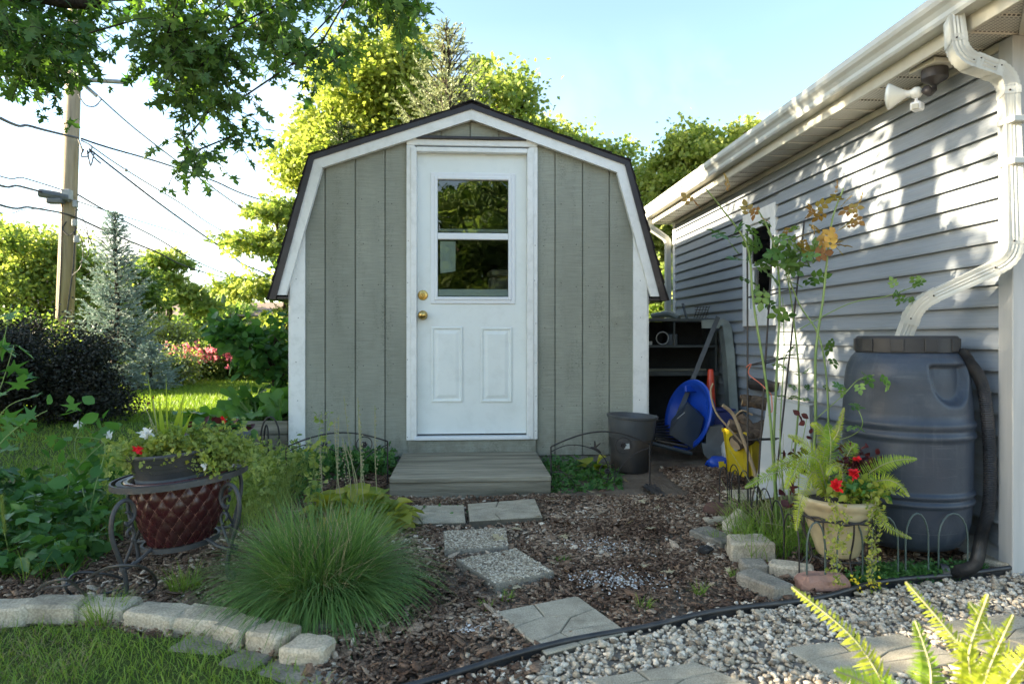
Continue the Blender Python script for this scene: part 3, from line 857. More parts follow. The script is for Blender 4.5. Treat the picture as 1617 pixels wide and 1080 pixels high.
NC = 24; EX = .0878
def course(y0, y1, z0):
    t = .019
    pts = [(WXX - t, z0), (WXX - t, z0 + .006), (WXX + .002, z0 + EX + .006), (WXX + .003, z0 + EX + .006), (WXX + .003, z0 - .0)]
    pts = [(WXX - t - .003, z0 - .002), (WXX - t - .003, z0 + .008), (WXX - .001, z0 + EX + .004), (WXX + .003, z0 + EX + .004), (WXX + .003, z0 + .012), (WXX - t + .001, z0 + .004), (WXX - t + .001, z0 - .002)]
    return MB().prism([(x, y0, z) for x, z in pts], (0, y1 - y0, 0)).build('siding_course', M['siding'], gwall)
full = course(GY0 + .045, GY1 - .045, .02)
near = course(GY0 + .045, wy0 - .004, .02 + EX); farc = course(wy1 + .004, GY1 - .045, .02 + EX)
first = True
for k in range(1, NC):
    z = .02 + k * EX
    if z + EX < wzz0 + .02 or z > wzz1 - .02:
        o = piece(full, 'siding_course', (0, 0, k * EX), gwall)
    else:
        piece(near, 'siding_course', (0, 0, (k - 1) * EX), gwall); piece(farc, 'siding_course', (0, 0, (k - 1) * EX), gwall)
bpy.data.objects.remove(near); bpy.data.objects.remove(farc)
piece(full, 'siding_course', (0, 0, EX), gwall)
# front face of the garage beyond the corner
for k in range(NC):
    z0 = .02 + k * EX; t = .018
    if k == 0:
        fc = MB().prism([(WXX + .04, GY0 - t, z0), (WXX + .04, GY0 - t, z0 + .008), (WXX + .04, GY0 - .001, z0 + EX + .004), (WXX + .04, GY0 + .015, z0 + EX)], (3.9, 0, 0)).build('siding_course', M['siding'], gwall)
    else: piece(fc, 'siding_course', (0, 0, k * EX), gwall)
# corner posts
M['post'] = surf('corner_post_vinyl', (0.47, 0.475, 0.465), (0.40, 0.41, 0.40), scale=1, stretch=(30, 30, 2), rough=0.5, bump=.4, bscale=1, bdist=.003)
MB().box(WXX - .024, WXX + .045, GY0 - .030, GY0 + .045, -.005, WH - .002, .003).build('corner_post', M['post'], gar)
MB().box(WXX - .024, WXX + .045, GY1 - .045, GY1 + .03, -.005, WH - .002, .003).build('corner_post', M['white_trim'], gar)
# frieze moulding under the soffit
MB().box(WXX - .022, WXX + .0, GY0 + .046, GY1 - .046, WH - .035, WH - .001, .002).build('frieze', M['cream_trim'], gar)
# soffit panels: ribbed, perforated
SXX = 1.945
sf0 = None
n = 16; wdt = (7.14 - 2.26) / n
for k in range(n):
    if sf0 is None:
        vs = []; pts = []
        y = 2.26
        prof = [(0, 0), (.012, 0), (.018, .008), (wdt / 2 - .012, .008), (wdt / 2 - .006, 0), (wdt / 2 + .006, 0), (wdt / 2 + .012, .008), (wdt - .018, .008), (wdt - .012, 0), (wdt - .001, 0), (wdt - .001, .014), (0, .014)]
        sf0 = MB().prism([(SXX + .001, y + a, WH + .001 + b) for a, b in prof], (WXX + .12 - SXX, 0, 0)).build('soffit_panel', M['soffit'], gar)
    else: piece(sf0, 'soffit_panel', (0, wdt * k, 0))
# soffit return round the corner, with the mitre strip
MB().box(WXX + .122, 6.4, 2.26, GY0 + .02, WH + .004, WH + .014).build('soffit_panel', M['soffit'], gar)
MB().prism([(1.95, 2.27, WH - .004), (1.98, 2.27, WH - .004), (WXX + .03, GY0 - .03, WH - .004), (WXX, GY0 - .03, WH - .004)], (0, 0, .004)).build('mitre_strip', M['cream_trim'], gar)
# fascia
MB().box(SXX - .018, SXX, 2.25, 7.16, WH - .012, 2.275, .002).build('fascia', M['cream_trim'], gar)
MB().box(SXX + .001, 6.4, 2.242, 2.26, WH - .012, 2.275, .002).build('fascia', M['cream_trim'], gar)
# K-style gutter
def gutter_prof(t=.003):
    o = [(0, .105), (0, 0), (.062, 0), (.068, .012), (.070, .030), (.080, .048), (.094, .062), (.100, .078), (.100, .104), (.088, .108)]
    i = [(.088, .103), (.096, .100), (.096, .080), (.090, .066), (.076, .052), (.066, .032), (.064, .016), (.058, t), (t, t), (t, .105)]
    return o + i
gp = gutter_prof()
MB().prism([(SXX - .019 - a, 2.262, 2.182 + b) for a, b in gp], (0, 4.92, 0)).build('gutter', M['gutter_white'], gar)
MB().prism([(SXX - .018, 2.241 - a, 2.182 + b) for a, b in gp], (4.4, 0, 0)).build('gutter', M['gutter_white'], gar)
MB().prism([(SXX - .019, 7.182, 2.182), (SXX - .081, 7.182, 2.182), (SXX - .119, 7.182, 2.26), (SXX - .119, 7.182, 2.29), (SXX - .019, 7.182, 2.29)], (0, .003, 0)).build('gutter_cap', M['gutter_white'], gar)
# low hipped roof
MB().add([(1.86, 2.16, 2.30), (6.5, 2.16, 2.30), (6.5, 7.3, 2.30), (1.86, 7.3, 2.30), (4.2, 4.4, 3.0), (4.2, 5.1, 3.0)],
         [(0, 1, 4), (1, 2, 5, 4), (2, 3, 5), (3, 0, 4, 5), (0, 3, 2, 1)]).build('roof', M['roof_dark'], gar)
# window
wf = MB()
x0 = WXX - .026
for (a, b, c, d) in ((wy0, wy0 + .075, wzz0, wzz1), (wy1 - .075, wy1, wzz0, wzz1)): wf.box(x0, WXX + .03, a, b, c, d, .004)
wf.box(x0 + .001, WXX + .03, wy0 + .0755, wy1 - .0755, wzz1 - .095, wzz1, .004); wf.box(x0 + .001, WXX + .03, wy0 + .0755, wy1 - .0755, wzz0, wzz0 + .13, .004)
win = wf.build('window', M['white_trim'], gar)
iy0, iy1, iz0, iz1 = wy0 + .076, wy1 - .076, wzz0 + .131, wzz1 - .096
def sash(z0, z1, xx, nm):
    mb = MB(); w = .032
    mb.box(xx, xx + .02, iy0, iy0 + w, z0, z1, .003); mb.box(xx, xx + .02, iy1 - w, iy1, z0, z1, .003)
    mb.box(xx + .001, xx + .02, iy0 + w, iy1 - w, z0, z0 + w, .003); mb.box(xx + .001, xx + .02, iy0 + w, iy1 - w, z1 - w, z1, .003)
    mb.build('sash', M['vinyl'], win)
    MB().box(xx + .009, xx + .012, iy0 + w - .002, iy1 - w + .002, z0 + w - .002, z1 - w + .002).build('pane', M['glass'], win)
zm = (iz0 + iz1) / 2
sash(zm - .01, iz1, WXX - .008, 0); sash(iz0, zm + .015, WXX + .014, 1)
M['curtain'] = surf('pale_curtain', (.12, .12, .13), (.03, .03, .035), scale=1, stretch=(20, 30, .1), rough=.9)
MB().box(WXX + .07, WXX + .075, iy0, iy1, iz0, iz1).build('curtain', M['curtain'], win)

# downspouts: fluted rectangular pipe
def fluted(w, d):
    pts = []
    def side(a, b, n):
        for k in range(n):
            t = k / n; p = (a[0] + (b[0] - a[0]) * t, a[1] + (b[1] - a[1]) * t)
            nrm = (b[1] - a[1], -(b[0] - a[0])); L = math.hypot(*nrm); q = -.0028 if k % 2 and 1 < k < n - 1 else 0
            pts.append((p[0] + nrm[0] / L * q, p[1] + nrm[1] / L * q))
    c = [(-w, -d), (w, -d), (w, d), (-w, d)]
    side(c[0], c[1], 12); side(c[1], c[2], 9); side(c[2], c[3], 12); side(c[3], c[0], 9)
    return pts
def pipe(name, path, w, d, m, par, elbows=(), side=Vector((0, 1, 0)), origin=None):
    """path swept by the fluted section; section width stays along 'side' as far as it can"""
    sec = fluted(w, d); mb = MB(); k = len(sec); n = len(path)
    for i, p in enumerate(path):
        t = (path[min(i + 1, n - 1)] - path[max(i - 1, 0)]).normalized()
        sd = side[i] if isinstance(side, list) else side
        s = (sd - t * sd.dot(t)).normalized(); q = t.cross(s)
        f = 1 + (.075 if (i in elbows and i % 2) else 0)
        for a, b in sec: mb.v.append(tuple(p + s * a * f + q * b * f))
    for i in range(n - 1):
        for j in range(k): mb.f.append((i * k + j, i * k + (j + 1) % k, (i + 1) * k + (j + 1) % k, (i + 1) * k + j))
    return mb.build(name, m, par, origin, angle=50)
def bent(pts, rad=.07, n=9):
    """polyline with rounded corners; returns path and the indices inside corners"""
    pts = [Vector(p) for p in pts]; out = [pts[0]]; el = []
    for i in range(1, len(pts) - 1):
        a = (pts[i - 1] - pts[i]).normalized(); b = (pts[i + 1] - pts[i]).normalized()
        p0 = pts[i] + a * rad; p2 = pts[i] + b * rad
        for k in range(n + 1):
            t = k / n; el.append(len(out)); out.append(p0 * (1 - t) ** 2 + pts[i] * 2 * t * (1 - t) + p2 * t * t)
    out.append(pts[-1]); return out, set(el)
A = WX(1506, 50, 1.885); A.z = 2.183
DW = [A, WX(1512, 92, 1.885), WX(1592, 120, 2.105), WX(1600, 410, 2.105), WX(1450, 478, 1.93), Vector((1.86, 2.815, .925))]
DW[4] = WX(1447, 480, 1.875)
path, el = bent(DW, .068, 14)
ds = pipe('downspout', path, .036, .026, M['gutter_white'], gar, el, Vector((.35, 1, 0)).normalized())
for a, b in ((0.55, 2),): pass
# sleeves where elbows and straight lengths are pushed together
ks = sorted(el); gr = [ks[0]]
for a_, b_ in zip(ks[:-1], ks[1:]):
    if b_ - a_ > 0 and (path[b_] - path[a_]).length > .06: gr += [a_, b_]
gr.append(ks[-1])
for i in gr:
    d_ = (path[min(i + 1, len(path) - 1)] - path[max(i - 1, 0)]).normalized()
    pipe('sleeve', [path[i] - d_ * .014, path[i] + d_ * .014], .0385, .0285, M['gutter_white'], gar, (), Vector((.35, 1, 0)).normalized())
    MB().sphere(path[i] + Vector((-.022, -.034, .0)), .004, 6, 4).build('screw', M['brown_metal'], gar)
# seams and screws
for (p, q) in ((DW[1], DW[2]),):
    for t in (.38, .78):
        c = p.lerp(q, t)
        MB().sphere(c + Vector((-.012, -.036, .012)), .005, 6, 4).build('screw', M['brown_metal'], gar)
for z in (1.78, 1.62):
    MB().box(DW[3].x - .034, DW[3].x + .036, DW[3].y - .044, DW[3].y + .044, z - .012, z + .012, .003).build('downspout_strap', M['gutter_white'], gar)
p2, e2_ = bent([Vector((1.90, 7.05, 2.19)), Vector((1.90, 7.05, 2.10)), Vector((2.10, 7.04, 1.96)), Vector((2.10, 7.04, 1.10)), Vector((2.02, 7.04, .98))], .05, 6)
pipe('downspout', p2, .034, .026, M['gutter_white'], gar, e2_, Vector((0, 1, 0)))

# floodlight with motion sensor
M['bronze'] = surf('dark_bronze_cast', (0.05, 0.045, 0.045), (0.035, 0.03, 0.03), scale=9, rough=0.5)
M['bulb'] = surf('frosted_bulb_glass', (0.8, 0.81, 0.76), (0.75, 0.76, 0.7), rough=0.25, coat=.6)
F0 = WX(1476, 108, 2.03); F0.z = WH
fl = thing('floodlight', 'white floodlight bulb with motion sensor under the garage soffit', 'floodlight', F0)
MB().obox(F0 + Vector((0, 0, -.012)), (.13, .15, .022), .1, bev=.004).build('mounting_plate', M['cream_trim'], fl)
MB().lathe([(.001, -.024), (.050, -.024), (.052, -.030), (.052, -.065), (.046, -.072), (.022, -.085), (.014, -.092), (.001, -.094)], F0, 24).build('junction_box', M['bronze'], fl, angle=40)
MB().tube([F0 + Vector(v) for v in ((0, 0, -.090), (-.005, -.002, -.112), (-.03, -.01, -.128), (-.055, -.02, -.120))], [.008, .012, .018, .020], 12).build('arm', M['bronze'], fl, smooth=True)
B0 = WX(1447, 147, 1.97)
MB().sphere(B0, .026, 16, 10).build('lamp_holder', M['bulb'], fl, smooth=True)
ax = (WX(1404, 153, 1.885) - B0).normalized()
Mq = ax.to_track_quat('Z', 'Y').to_matrix()
MB().lathe([(.017, .012), (.015, .034), (.020, .046), (.034, .068), (.052, .096), (.056, .104), (.055, .110), (.040, .118), (.001, .124)], B0, 28, Mq).build('bulb', M['bulb'], fl, smooth=True)
MB().tube([B0 + Vector((0, 0, -.02)), B0 + Vector((.0, 0, -.045))], .007, 8).build('sensor_neck', M['vinyl'], fl)
MB().obox(B0 + Vector((.0, -.005, -.062)), (.05, .045, .036), .6, bev=.006).build('sensor', M['vinyl'], fl)
MB().obox(B0 + Vector((-.022, -.024, -.068)), (.026, .008, .022), -.75, bev=.002).build('sensor_lens', M['cream_trim'], fl)
# ------------------------------------------------------------------ trees
M['bark'] = surf('bark', (0.13, 0.10, 0.075), (0.07, 0.055, 0.04), scale=1, stretch=(26, 26, 5), rough=0.95, bump=1.0, bscale=1.2, bdist=.03, spec=.15)
M['bark_dark'] = surf('dark_bark', (0.06, 0.048, 0.04), (0.03, 0.025, 0.022), scale=1, stretch=(30, 30, 9), rough=0.95, bump=1.0, bscale=1.2, bdist=.02, spec=.15)
M['leaf_yellow'] = leafmat('leaf_yellow_green', (0.22, 0.30, 0.055), (0.44, 0.47, 0.13), trans=0.5, tcol=(1.1, 1.15, .65))
M['leaf_mid'] = leafmat('leaf_mid_green', (0.15, 0.25, 0.065), (0.33, 0.40, 0.13), trans=0.5, tcol=(1.2, 1.25, .6))
M['leaf_deep'] = leafmat('leaf_deep_green', (0.05, 0.10, 0.025), (0.11, 0.17, 0.04), trans=0.4)
M['leaf_maple'] = leafmat('leaf_silver_maple', (0.05, 0.12, 0.045), (0.16, 0.25, 0.08), trans=0.45, tcol=(1.3, 1.5, .4), rough=.45)
M['leaf_dark'] = leafmat('leaf_purple_black', (0.014, 0.022, 0.013), (0.05, 0.046, 0.034), trans=0.12, tcol=(1, 1, .8))
M['needle_blue'] = leafmat('needle_blue', (0.20, 0.28, 0.25), (0.36, 0.43, 0.39), trans=0.15, tcol=(1, 1.1, .9), scale=4)
M['needle_grey'] = leafmat('needle_grey_green', (0.22, 0.27, 0.14), (0.38, 0.41, 0.24), trans=0.2, tcol=(1, 1, .7), scale=3)
M['needle_green'] = leafmat('needle_green', (0.03, 0.055, 0.018), (0.07, 0.10, 0.03), trans=0.15, scale=3)

def limbs_mesh(nodes, parent_i, rad, name, m, root, minr=0.0, seg=5):
    """tapered branches joining every node to its parent"""
    nd = np.array(nodes); pi = np.array(parent_i); rd = np.array(rad)
    k = [i for i in range(len(nodes)) if pi[i] >= 0 and rd[i] > minr]
    if not k: return None
    a = nd[pi[k]]; b = nd[k]; ra = np.minimum(rd[pi[k]], rd[k] * 1.5); rb = rd[k]
    t = unit(b - a); ref = np.where(np.abs(t[:, 2:3]) > .9, np.array([[1., 0, 0]]), np.array([[0, 0, 1.]]))
    u = unit(np.cross(t, ref)); w = np.cross(t, u)
    th = np.arange(seg) * 2 * np.pi / seg
    ring = u[:, None] * np.cos(th)[None, :, None] + w[:, None] * np.sin(th)[None, :, None]
    V = np.concatenate([a[:, None] - t[:, None] * ra[:, None, None] * .3 + ring * ra[:, None, None], b[:, None] + ring * rb[:, None, None]], 1)
    n = len(k); f = []
    for j in range(seg): f += [j, (j + 1) % seg, seg + (j + 1) % seg, seg + j]
    loops = (np.arange(n)[:, None] * 2 * seg + np.array(f)[None]).ravel()
    return npmesh(name, V.reshape(-1, 3), loops, np.full(n * seg, 4), m, root, smooth=True)

def grow(base, trunk, targets, trunk_r, r, bend=.25, step=.5, tip=0.006):
    """skeleton: trunk polyline, then every target joined to the nearest wood, nearest first"""
    nodes = [np.array(p, float) for p in trunk]; par = [-1] + list(range(len(trunk) - 1))
    base = np.array(trunk[0], float)
    order = np.argsort([np.linalg.norm(t - nodes[len(trunk) - 1]) for t in targets])
    ends = []
    arr = nodes[:]
    for oi in order:
        t = np.array(targets[oi], float)
        A = np.array(arr)
        d = np.linalg.norm(A - t, axis=1) + np.maximum(0, A[:, 2] - t[2] + .1) * 1.2
        d[0] += 2
        j = int(np.argmin(d)); a = arr[j]; L = np.linalg.norm(t - a); n = max(1, int(L / step))
        off = r.normal(size=3) * L * bend * .35; off[2] += L * bend * .4
        prev = j
        for k in range(1, n + 1):
            s = k / n; p = a * (1 - s) + t * s + off * math.sin(math.pi * s)
            if k == n: p = t
            arr.append(p); par.append(prev); prev = len(arr) - 1
        ends.append(prev)
    w = np.zeros(len(arr)); 
    for e in ends: w[e] += 1
    for i in range(len(arr) - 1, 0, -1):
        w[par[i]] += w[i] if par[i] >= 0 else 0
    rad = tip + (trunk_r - tip) * np.power(w / w[0], .5)
    for i in range(len(trunk)): rad[i] = max(rad[i], trunk_r * (1 - .45 * i / len(trunk)))
    return arr, par, rad, ends

def tree(name, label, cat, base, lobes, ncl, nleaf, leaf, mats, tmpl=T_RHOMB, trunk_r=.12, clr=.42, group=None, seed=1, up=.4,
         bark='bark', trunk_top=None, flat=.6, lean=(0, 0), droop=.3, crown_name='crown', minr=.0, shell=.45):
    """lobes: (cx, cy, cz, rx, ry, rz, share) offsets from base"""
    r = np.random.default_rng(seed)
    base = np.array(base, float)
    root = thing(name, label, cat, tuple(base), group)
    cs = []
    sh = np.array([l[6] for l in lobes], float); sh /= sh.sum()
    for l, s in zip(lobes, sh):
        k = max(3, int(round(ncl * s)))
        d = unit(r.normal(size=(k, 3))); q = r.random((k, 1)) ** shell
        cs.append(base + np.array(l[:3]) + d * q * np.array(l[3:6]) * r.uniform(.82, 1.12, (k, 1)))
    C = np.concatenate(cs)
    C[:, 2] = np.maximum(C[:, 2], base[2] + .15)
    top = trunk_top if trunk_top is not None else np.mean(C[:, 2]) - base[2]
    cx, cy = np.mean(C[:, 0]), np.mean(C[:, 1])
    tr = []
    n = 6
    for i in range(n + 1):
        s = i / n
        tr.append(base + np.array([(cx - base[0]) * s * s * .7 + r.normal() * .03 * top * (s > 0) + 0, (cy - base[1]) * s * s * .7 + r.normal() * .03 * top * (s > 0), top * s - .05 * (s == 0)]))
    arr, par, rad, ends = grow(base, tr, C, trunk_r, r)
    limbs_mesh(arr[:], par, rad, 'trunk', M[bark], root, minr)
    per = int(nleaf / len(C))
    sz = r.uniform(.55, 1.35, len(C))
    P_ = np.repeat(C, per, 0) + r.normal(size=(per * len(C), 3)) * np.array([1, 1, flat]) * (clr * np.repeat(sz, per)[:, None]) * .62
    P_[:, 2] = np.maximum(P_[:, 2], base[2] + .04)
    tone = np.repeat(r.uniform(-.28, .28, len(C)), per) + r.uniform(0, 1, len(P_))
    tone = np.clip(tone * .8 + .1, 0, 1)
    out = unit(P_ - np.repeat(C, per, 0) + 1e-4)
    if isinstance(mats, str): mats = [mats]
    idx = r.random(len(P_))
    for k, mm in enumerate(mats):
        s = (idx >= k / len(mats)) & (idx < (k + 1) / len(mats))
        scatter(crown_name, P_[s], leaf * r.uniform(.7, 1.25, int(s.sum())), tmpl, M[mm], up=up, dirs=out[s], dirw=.5, droop=droop, parent=root, rnd=tone[s], r=r)
    return root

def spruce(name, label, base, H, R, m, group=None, seed=3, nwh=26, needle=.02, z0=.12, dens=1.0, cat='spruce tree', droop=.12, tuft=.10):
    """whorls of sprays on a straight stem: each spray is a bristling twig"""
    r = np.random.default_rng(seed); base = np.array(base, float)
    root = thing(name, label, cat, tuple(base), group)
    mb = MB()
    mb.tube([base + np.array([0, 0, H * k / 8]) + r.normal(size=3) * .008 * H * np.array([1, 1, 0]) for k in range(9)], [R * .075 * (1 - k / 8.6) + .006 for k in range(9)], 8)
    tw = []   # twig segments (start, end)
    for i in range(nwh):
        s = (i + r.uniform(-.3, .3)) / nwh; s = min(max(s, 0), .985)
        z = H * (z0 + (1 - z0) * s)
        L = R * (1 - s) ** .8 * r.uniform(.85, 1.1) + .04 * H * .3
        nb = int(7 + 4 * (1 - s))
        a0 = r.random() * 6.28
        for b in range(nb):
            a = a0 + b * 6.283 / nb + r.normal() * .2; l = L * r.uniform(.65, 1.15)
            d = np.array([math.cos(a), math.sin(a), 0]); rise = .9 * s + .05
            def at(t): return base + np.array([0, 0, z]) + d * l * t + np.array([0, 0, l * (rise * t - droop * 4 * t * (1 - t) + .12 * t * t)])
            pts = [at(t) for t in (0, .35, .7, 1)]
            mb.tube(pts, [.012 * H / 3 * (1 - .5 * s), .008 * H / 3, .005 * H / 3, .003], 4, cap=False)
            n2 = max(3, int(l / (tuft * .62) * dens))
            for k in range(n2):
                t = .12 + .88 * (k + r.random()) / n2
                p = at(t); sd = 1 if k % 2 else -1
                side = np.array([-d[1], d[0], 0]) * sd
                q = unit(d * .9 + side * r.uniform(.4, 1.1) + np.array([0, 0, r.uniform(-.15, .45)]))
                ll = (tuft * 1.0 + l * .30 * (1 - t)) * r.uniform(.7, 1.2)
                m_ = max(1, int(ll / (tuft * .8)))
                for j in range(m_):
                    p0 = p + q * ll * j / m_; p1 = p + q * ll * (j + 1) / m_
                    tw.append((p0, p1))
                    if j and r.random() < .8:
                        q2 = unit(q + r.normal(size=3) * .7); tw.append((p0, p0 + q2 * tuft * r.uniform(.6, 1.1)))
            tw.append((at(.85), at(1.0) + d * .04))
    for k in range(26):
        z_ = H * (.62 + .38 * k / 26); tw.append((base + np.array([0, 0, z_]), base + np.array([0, 0, z_ + H * .02])))
        for b in range(5):
            q = unit(np.array([*r.normal(size=2), .5])); tw.append((base + np.array([0, 0, z_]), base + np.array([0, 0, z_]) + q * tuft * (1.2 - .6 * k / 26)))
    mb.build('trunk', M['bark_dark'], root)
    A = np.array([t[0] for t in tw]); B = np.array([t[1] for t in tw]); n = len(A)
    # needles: slim two-triangle blades round every twig
    per = 14
    t = np.tile(np.linspace(0, 1, per), n)
    S = np.repeat(A, per, 0) * (1 - t[:, None]) + np.repeat(B, per, 0) * t[:, None]
    D = unit(np.repeat(B - A, per, 0))
    rr = unit(r.normal(size=(n * per, 3))); rr = unit(rr - D * np.sum(rr * D, 1, keepdims=True))
    dirs = unit(D * .9 + rr * .8)
    sz = needle * r.uniform(.8, 1.3, n * per) * (1.0)
    wv = unit(np.cross(dirs, r.normal(size=(n * per, 3)))) * (needle * .24)
    Vv = np.stack([S - wv, S + wv, S + dirs * sz[:, None] * 1.0], 1)
    tone = np.repeat(r.random(n) * .8, per) + r.random(n * per) * .2
    npmesh('needles', Vv.reshape(-1, 3), np.arange(n * per * 3), np.full(n * per, 3), M[m], root, rnd=tone)
    return root

def at_px(px, Y, z=0.05):
    p = P(px, 500, Y); return (p.x, Y, z)

# behind the shed and the garage
tree('maple_tree', 'tall yellow green tree behind the left slope of the shed roof', 'tree', at_px(600, 17),
     [(-.15, 0, 6.7, 1.45, 1.6, 2.1, 5), (-1.35, 0, 5.2, 1.1, 1.2, .8, 2), (.6, 0, 5.2, 1.0, 1.4, 1.6, 2), (.3, .3, 3.6, 1.3, 1.5, 1.4, 1)], 210, 62000, .13, ['leaf_yellow'], trunk_r=.17, clr=.42, group='trees behind the shed', seed=11)
spruce('spruce_tree', 'pale grey green spruce rising behind the peak of the shed roof', at_px(706, 14.5), 7.45, 2.1, 'needle_grey', 'trees behind the shed', seed=5, nwh=40, needle=.05, tuft=.16, dens=1.0, z0=.1)
spruce('spruce_tree', 'small dark spruce half hidden behind the left roof slope of the shed', at_px(540, 12.5), 4.75, 1.0, 'needle_green', 'trees behind the shed', seed=6, nwh=22, needle=.05, tuft=.15, dens=.8)
tree('maple_tree', 'green tree close behind the spruce, right of the shed roof peak', 'tree', at_px(765, 20),
     [(0, 0, 7.2, 1.35, 1.4, 1.9, 3), (.5, 0, 4.9, 1.6, 1.4, 1.6, 3)], 120, 34000, .15, ['leaf_mid', 'leaf_yellow'], trunk_r=.18, clr=.48, group='trees behind the shed', seed=12)
tree('maple_tree', 'yellow green rounded tree low behind the right roof slope of the shed', 'tree', at_px(850, 23),
     [(-.1, 0, 6.7, 1.4, 1.6, 2.0, 3), (.3, 0, 3.9, 1.9, 1.6, 1.5, 2)], 100, 26000, .17, ['leaf_yellow'], trunk_r=.18, clr=.5, group='trees behind the shed', seed=13)
tree('maple_tree', 'light green sloping tree between the shed roof and the garage gutter', 'tree', at_px(925, 23),
     [(0, 0, 6.0, 1.7, 1.6, 1.8, 3), (.7, 0, 3.8, 1.7, 1.6, 1.3, 2)], 100, 24000, .17, ['leaf_mid', 'leaf_yellow'], trunk_r=.16, clr=.5, group='trees behind the shed', seed=14)
tree('maple_tree', 'bright yellow green tree rising directly behind the garage gutter', 'tree', at_px(1108, 17),
     [(-.2, 0, 4.4, 2.0, 1.7, 1.6, 5), (.5, 0, 5.1, 1.5, 1.4, 1.1, 3), (-1.2, -.2, 3.6, 1.0, 1.0, 1.7, 2)], 230, 70000, .12, ['leaf_yellow'], trunk_r=.18, clr=.38, group='trees behind the garage', seed=15)
# left side of the garden
tree('linden_tree', 'full green tree at the left edge, left of the wooden pole', 'tree', at_px(45, 17),
     [(-.2, 0, 2.2, 1.7, 1.5, 1.5, 5), (.9, 0, 1.7, 1.2, 1.2, 1.3, 2)], 190, 56000, .095, ['leaf_mid', 'leaf_yellow'], trunk_r=.14, clr=.33, seed=21)
tree('linden_tree', 'dark green tree between the wooden pole and the blue spruce', 'tree', at_px(178, 20),
     [(0, 0, 1.7, 1.3, 1.2, 1.5, 1)], 80, 16000, .11, ['leaf_mid', 'leaf_deep'], trunk_r=.12, clr=.36, seed=22)
tree('linden_tree', 'sparse pale treetop at the far left edge above the full green tree', 'tree', at_px(-30, 30),
     [(0, 0, 4.6, 1.8, 1.2, 1.4, 1)], 40, 5000, .16, ['leaf_mid'], trunk_r=.12, clr=.5, seed=23)
spruce('blue_spruce', 'young silvery blue spruce standing at the edge of the sunny lawn', at_px(182, 12.0), 3.0, .72, 'needle_blue', None, seed=8, nwh=27, needle=.034, tuft=.085, dens=.95, z0=.07)
spruce('blue_spruce', 'low spreading blue spruce at the foot of the taller silvery spruce', at_px(238, 11.6), .78, .48, 'needle_blue', None, seed=9, nwh=9, needle=.032, tuft=.08, dens=1.0)
tree('locust_tree', 'airy layered locust tree beyond the blue spruce', 'tree', at_px(268, 24),
     [(-.5, 0, 2.9, .9, 1, .35, 2), (.5, 0, 2.4, .9, 1, .3, 2), (0, 0, 3.45, .7, .8, .3, 2), (-.9, 0, 2.1, .6, .8, .3, 1), (1.2, 0, 1.9, .7, .7, .4, 1.5)], 65, 6000, .16, ['leaf_mid', 'leaf_yellow'], T_SPRAY, trunk_r=.10, clr=.36, seed=24, flat=.3, minr=.012)
tree('locust_tree', 'airy light green tree beside the left edge of the shed', 'tree', at_px(455, 15),
     [(-.5, 0, 2.9, .75, .8, .3, 2), (-.9, 0, 1.9, .7, .8, .3, 2), (.1, 0, 2.4, .6, .8, .5, 2), (-.2, 0, 3.5, .5, .6, .3, 1.5), (-.2, 0, 1.3, .5, .6, .3, 1)], 60, 4500, .13, ['leaf_mid', 'leaf_yellow'], T_SPRAY, trunk_r=.07, clr=.30, seed=25, flat=.35, minr=.008)
for i, (px, Y, w, h, lab) in enumerate(((345, 34, 2.0, 2.7, 'hazy round tree in the distance right of the locust tree'), (395, 40, 1.8, 2.2, 'low distant tree left of the brown roof'),
        (310, 44, 2.2, 2.6, 'distant tree seen through the branches of the locust tree'), (125, 46, 4, 3.6, 'distant tree behind the wooden pole'), (435, 52, 3, 3.1, 'farthest tree above the brown roof beside the shed'))):
    tree('background_tree', lab, 'tree', at_px(px, Y), [(0, 0, h * .55, w, w, h * .45, 1)], 45, 5500, .22, ['leaf_mid', 'leaf_yellow'] if i % 2 else ['leaf_mid'], trunk_r=.14, clr=.6, group='distant trees across the lawns', seed=30 + i)

# dark bush and flower bed
tree('barberry_bush', 'large dark purple black bush in the shade on the left', 'bush', at_px(72, 7.6, .045),
     [(-.2, 0, .55, .85, .7, .55, 3), (.45, -.1, .35, .5, .5, .4, 1.5), (-.7, .2, .6, .6, .6, .6, 1)], 170, 52000, .032, ['leaf_dark'], trunk_r=.04, clr=.16, seed=41, bark='bark_dark', trunk_top=.25, flat=.9)
# off to the left, out of frame: shrubs added to block the low sun, and trees whose shade lies over the garden
def shade_tree(px, py, h, rx, seed, lab, n=9000, leaf=.17, lobes=None, cl=60):
    return tree('shade_tree', lab, 'tree', (px, py, .04), lobes or [(0, 0, h * .6, rx, rx, h * .4, 1)], cl, n, leaf, ['leaf_mid'], trunk_r=.16, clr=.5, seed=seed, group='trees beyond the left edge', minr=.01)
# ------------------------------------------------------------------ the silver maple whose boughs hang into the picture
rm = np.random.default_rng(77)
mp = thing('silver_maple', 'silver maple whose leafy boughs hang over the garden from the upper left', 'tree', (-4.3, 3.2, 0.03))
def px_poly_points(poly, n, y0, y1):
    q = rand_in(poly, n, rm); Ys = rm.uniform(y0, y1, n)
    return [np.array(P(a, b, c)) for (a, b), c in zip(q, Ys)]
dense = [(-40, -90), (310, -90), (345, 40), (335, 95), (290, 110), (250, 55), (200, 30), (140, 40), (95, 85), (60, 95), (0, 85), (-40, 80)]
hang = [(255, 50), (330, 20), (362, 110), (365, 160), (300, 190), (285, 160), (262, 110)]
band = [(310, -70), (680, -70), (640, 10), (600, 15), (530, 70), (470, 85), (415, 60), (380, 40), (340, -10)]
T = px_poly_points(dense, 47, 3.7, 5.0) + px_poly_points(hang, 15, 4.0, 4.5) + px_poly_points(band, 38, 4.0, 5.2)
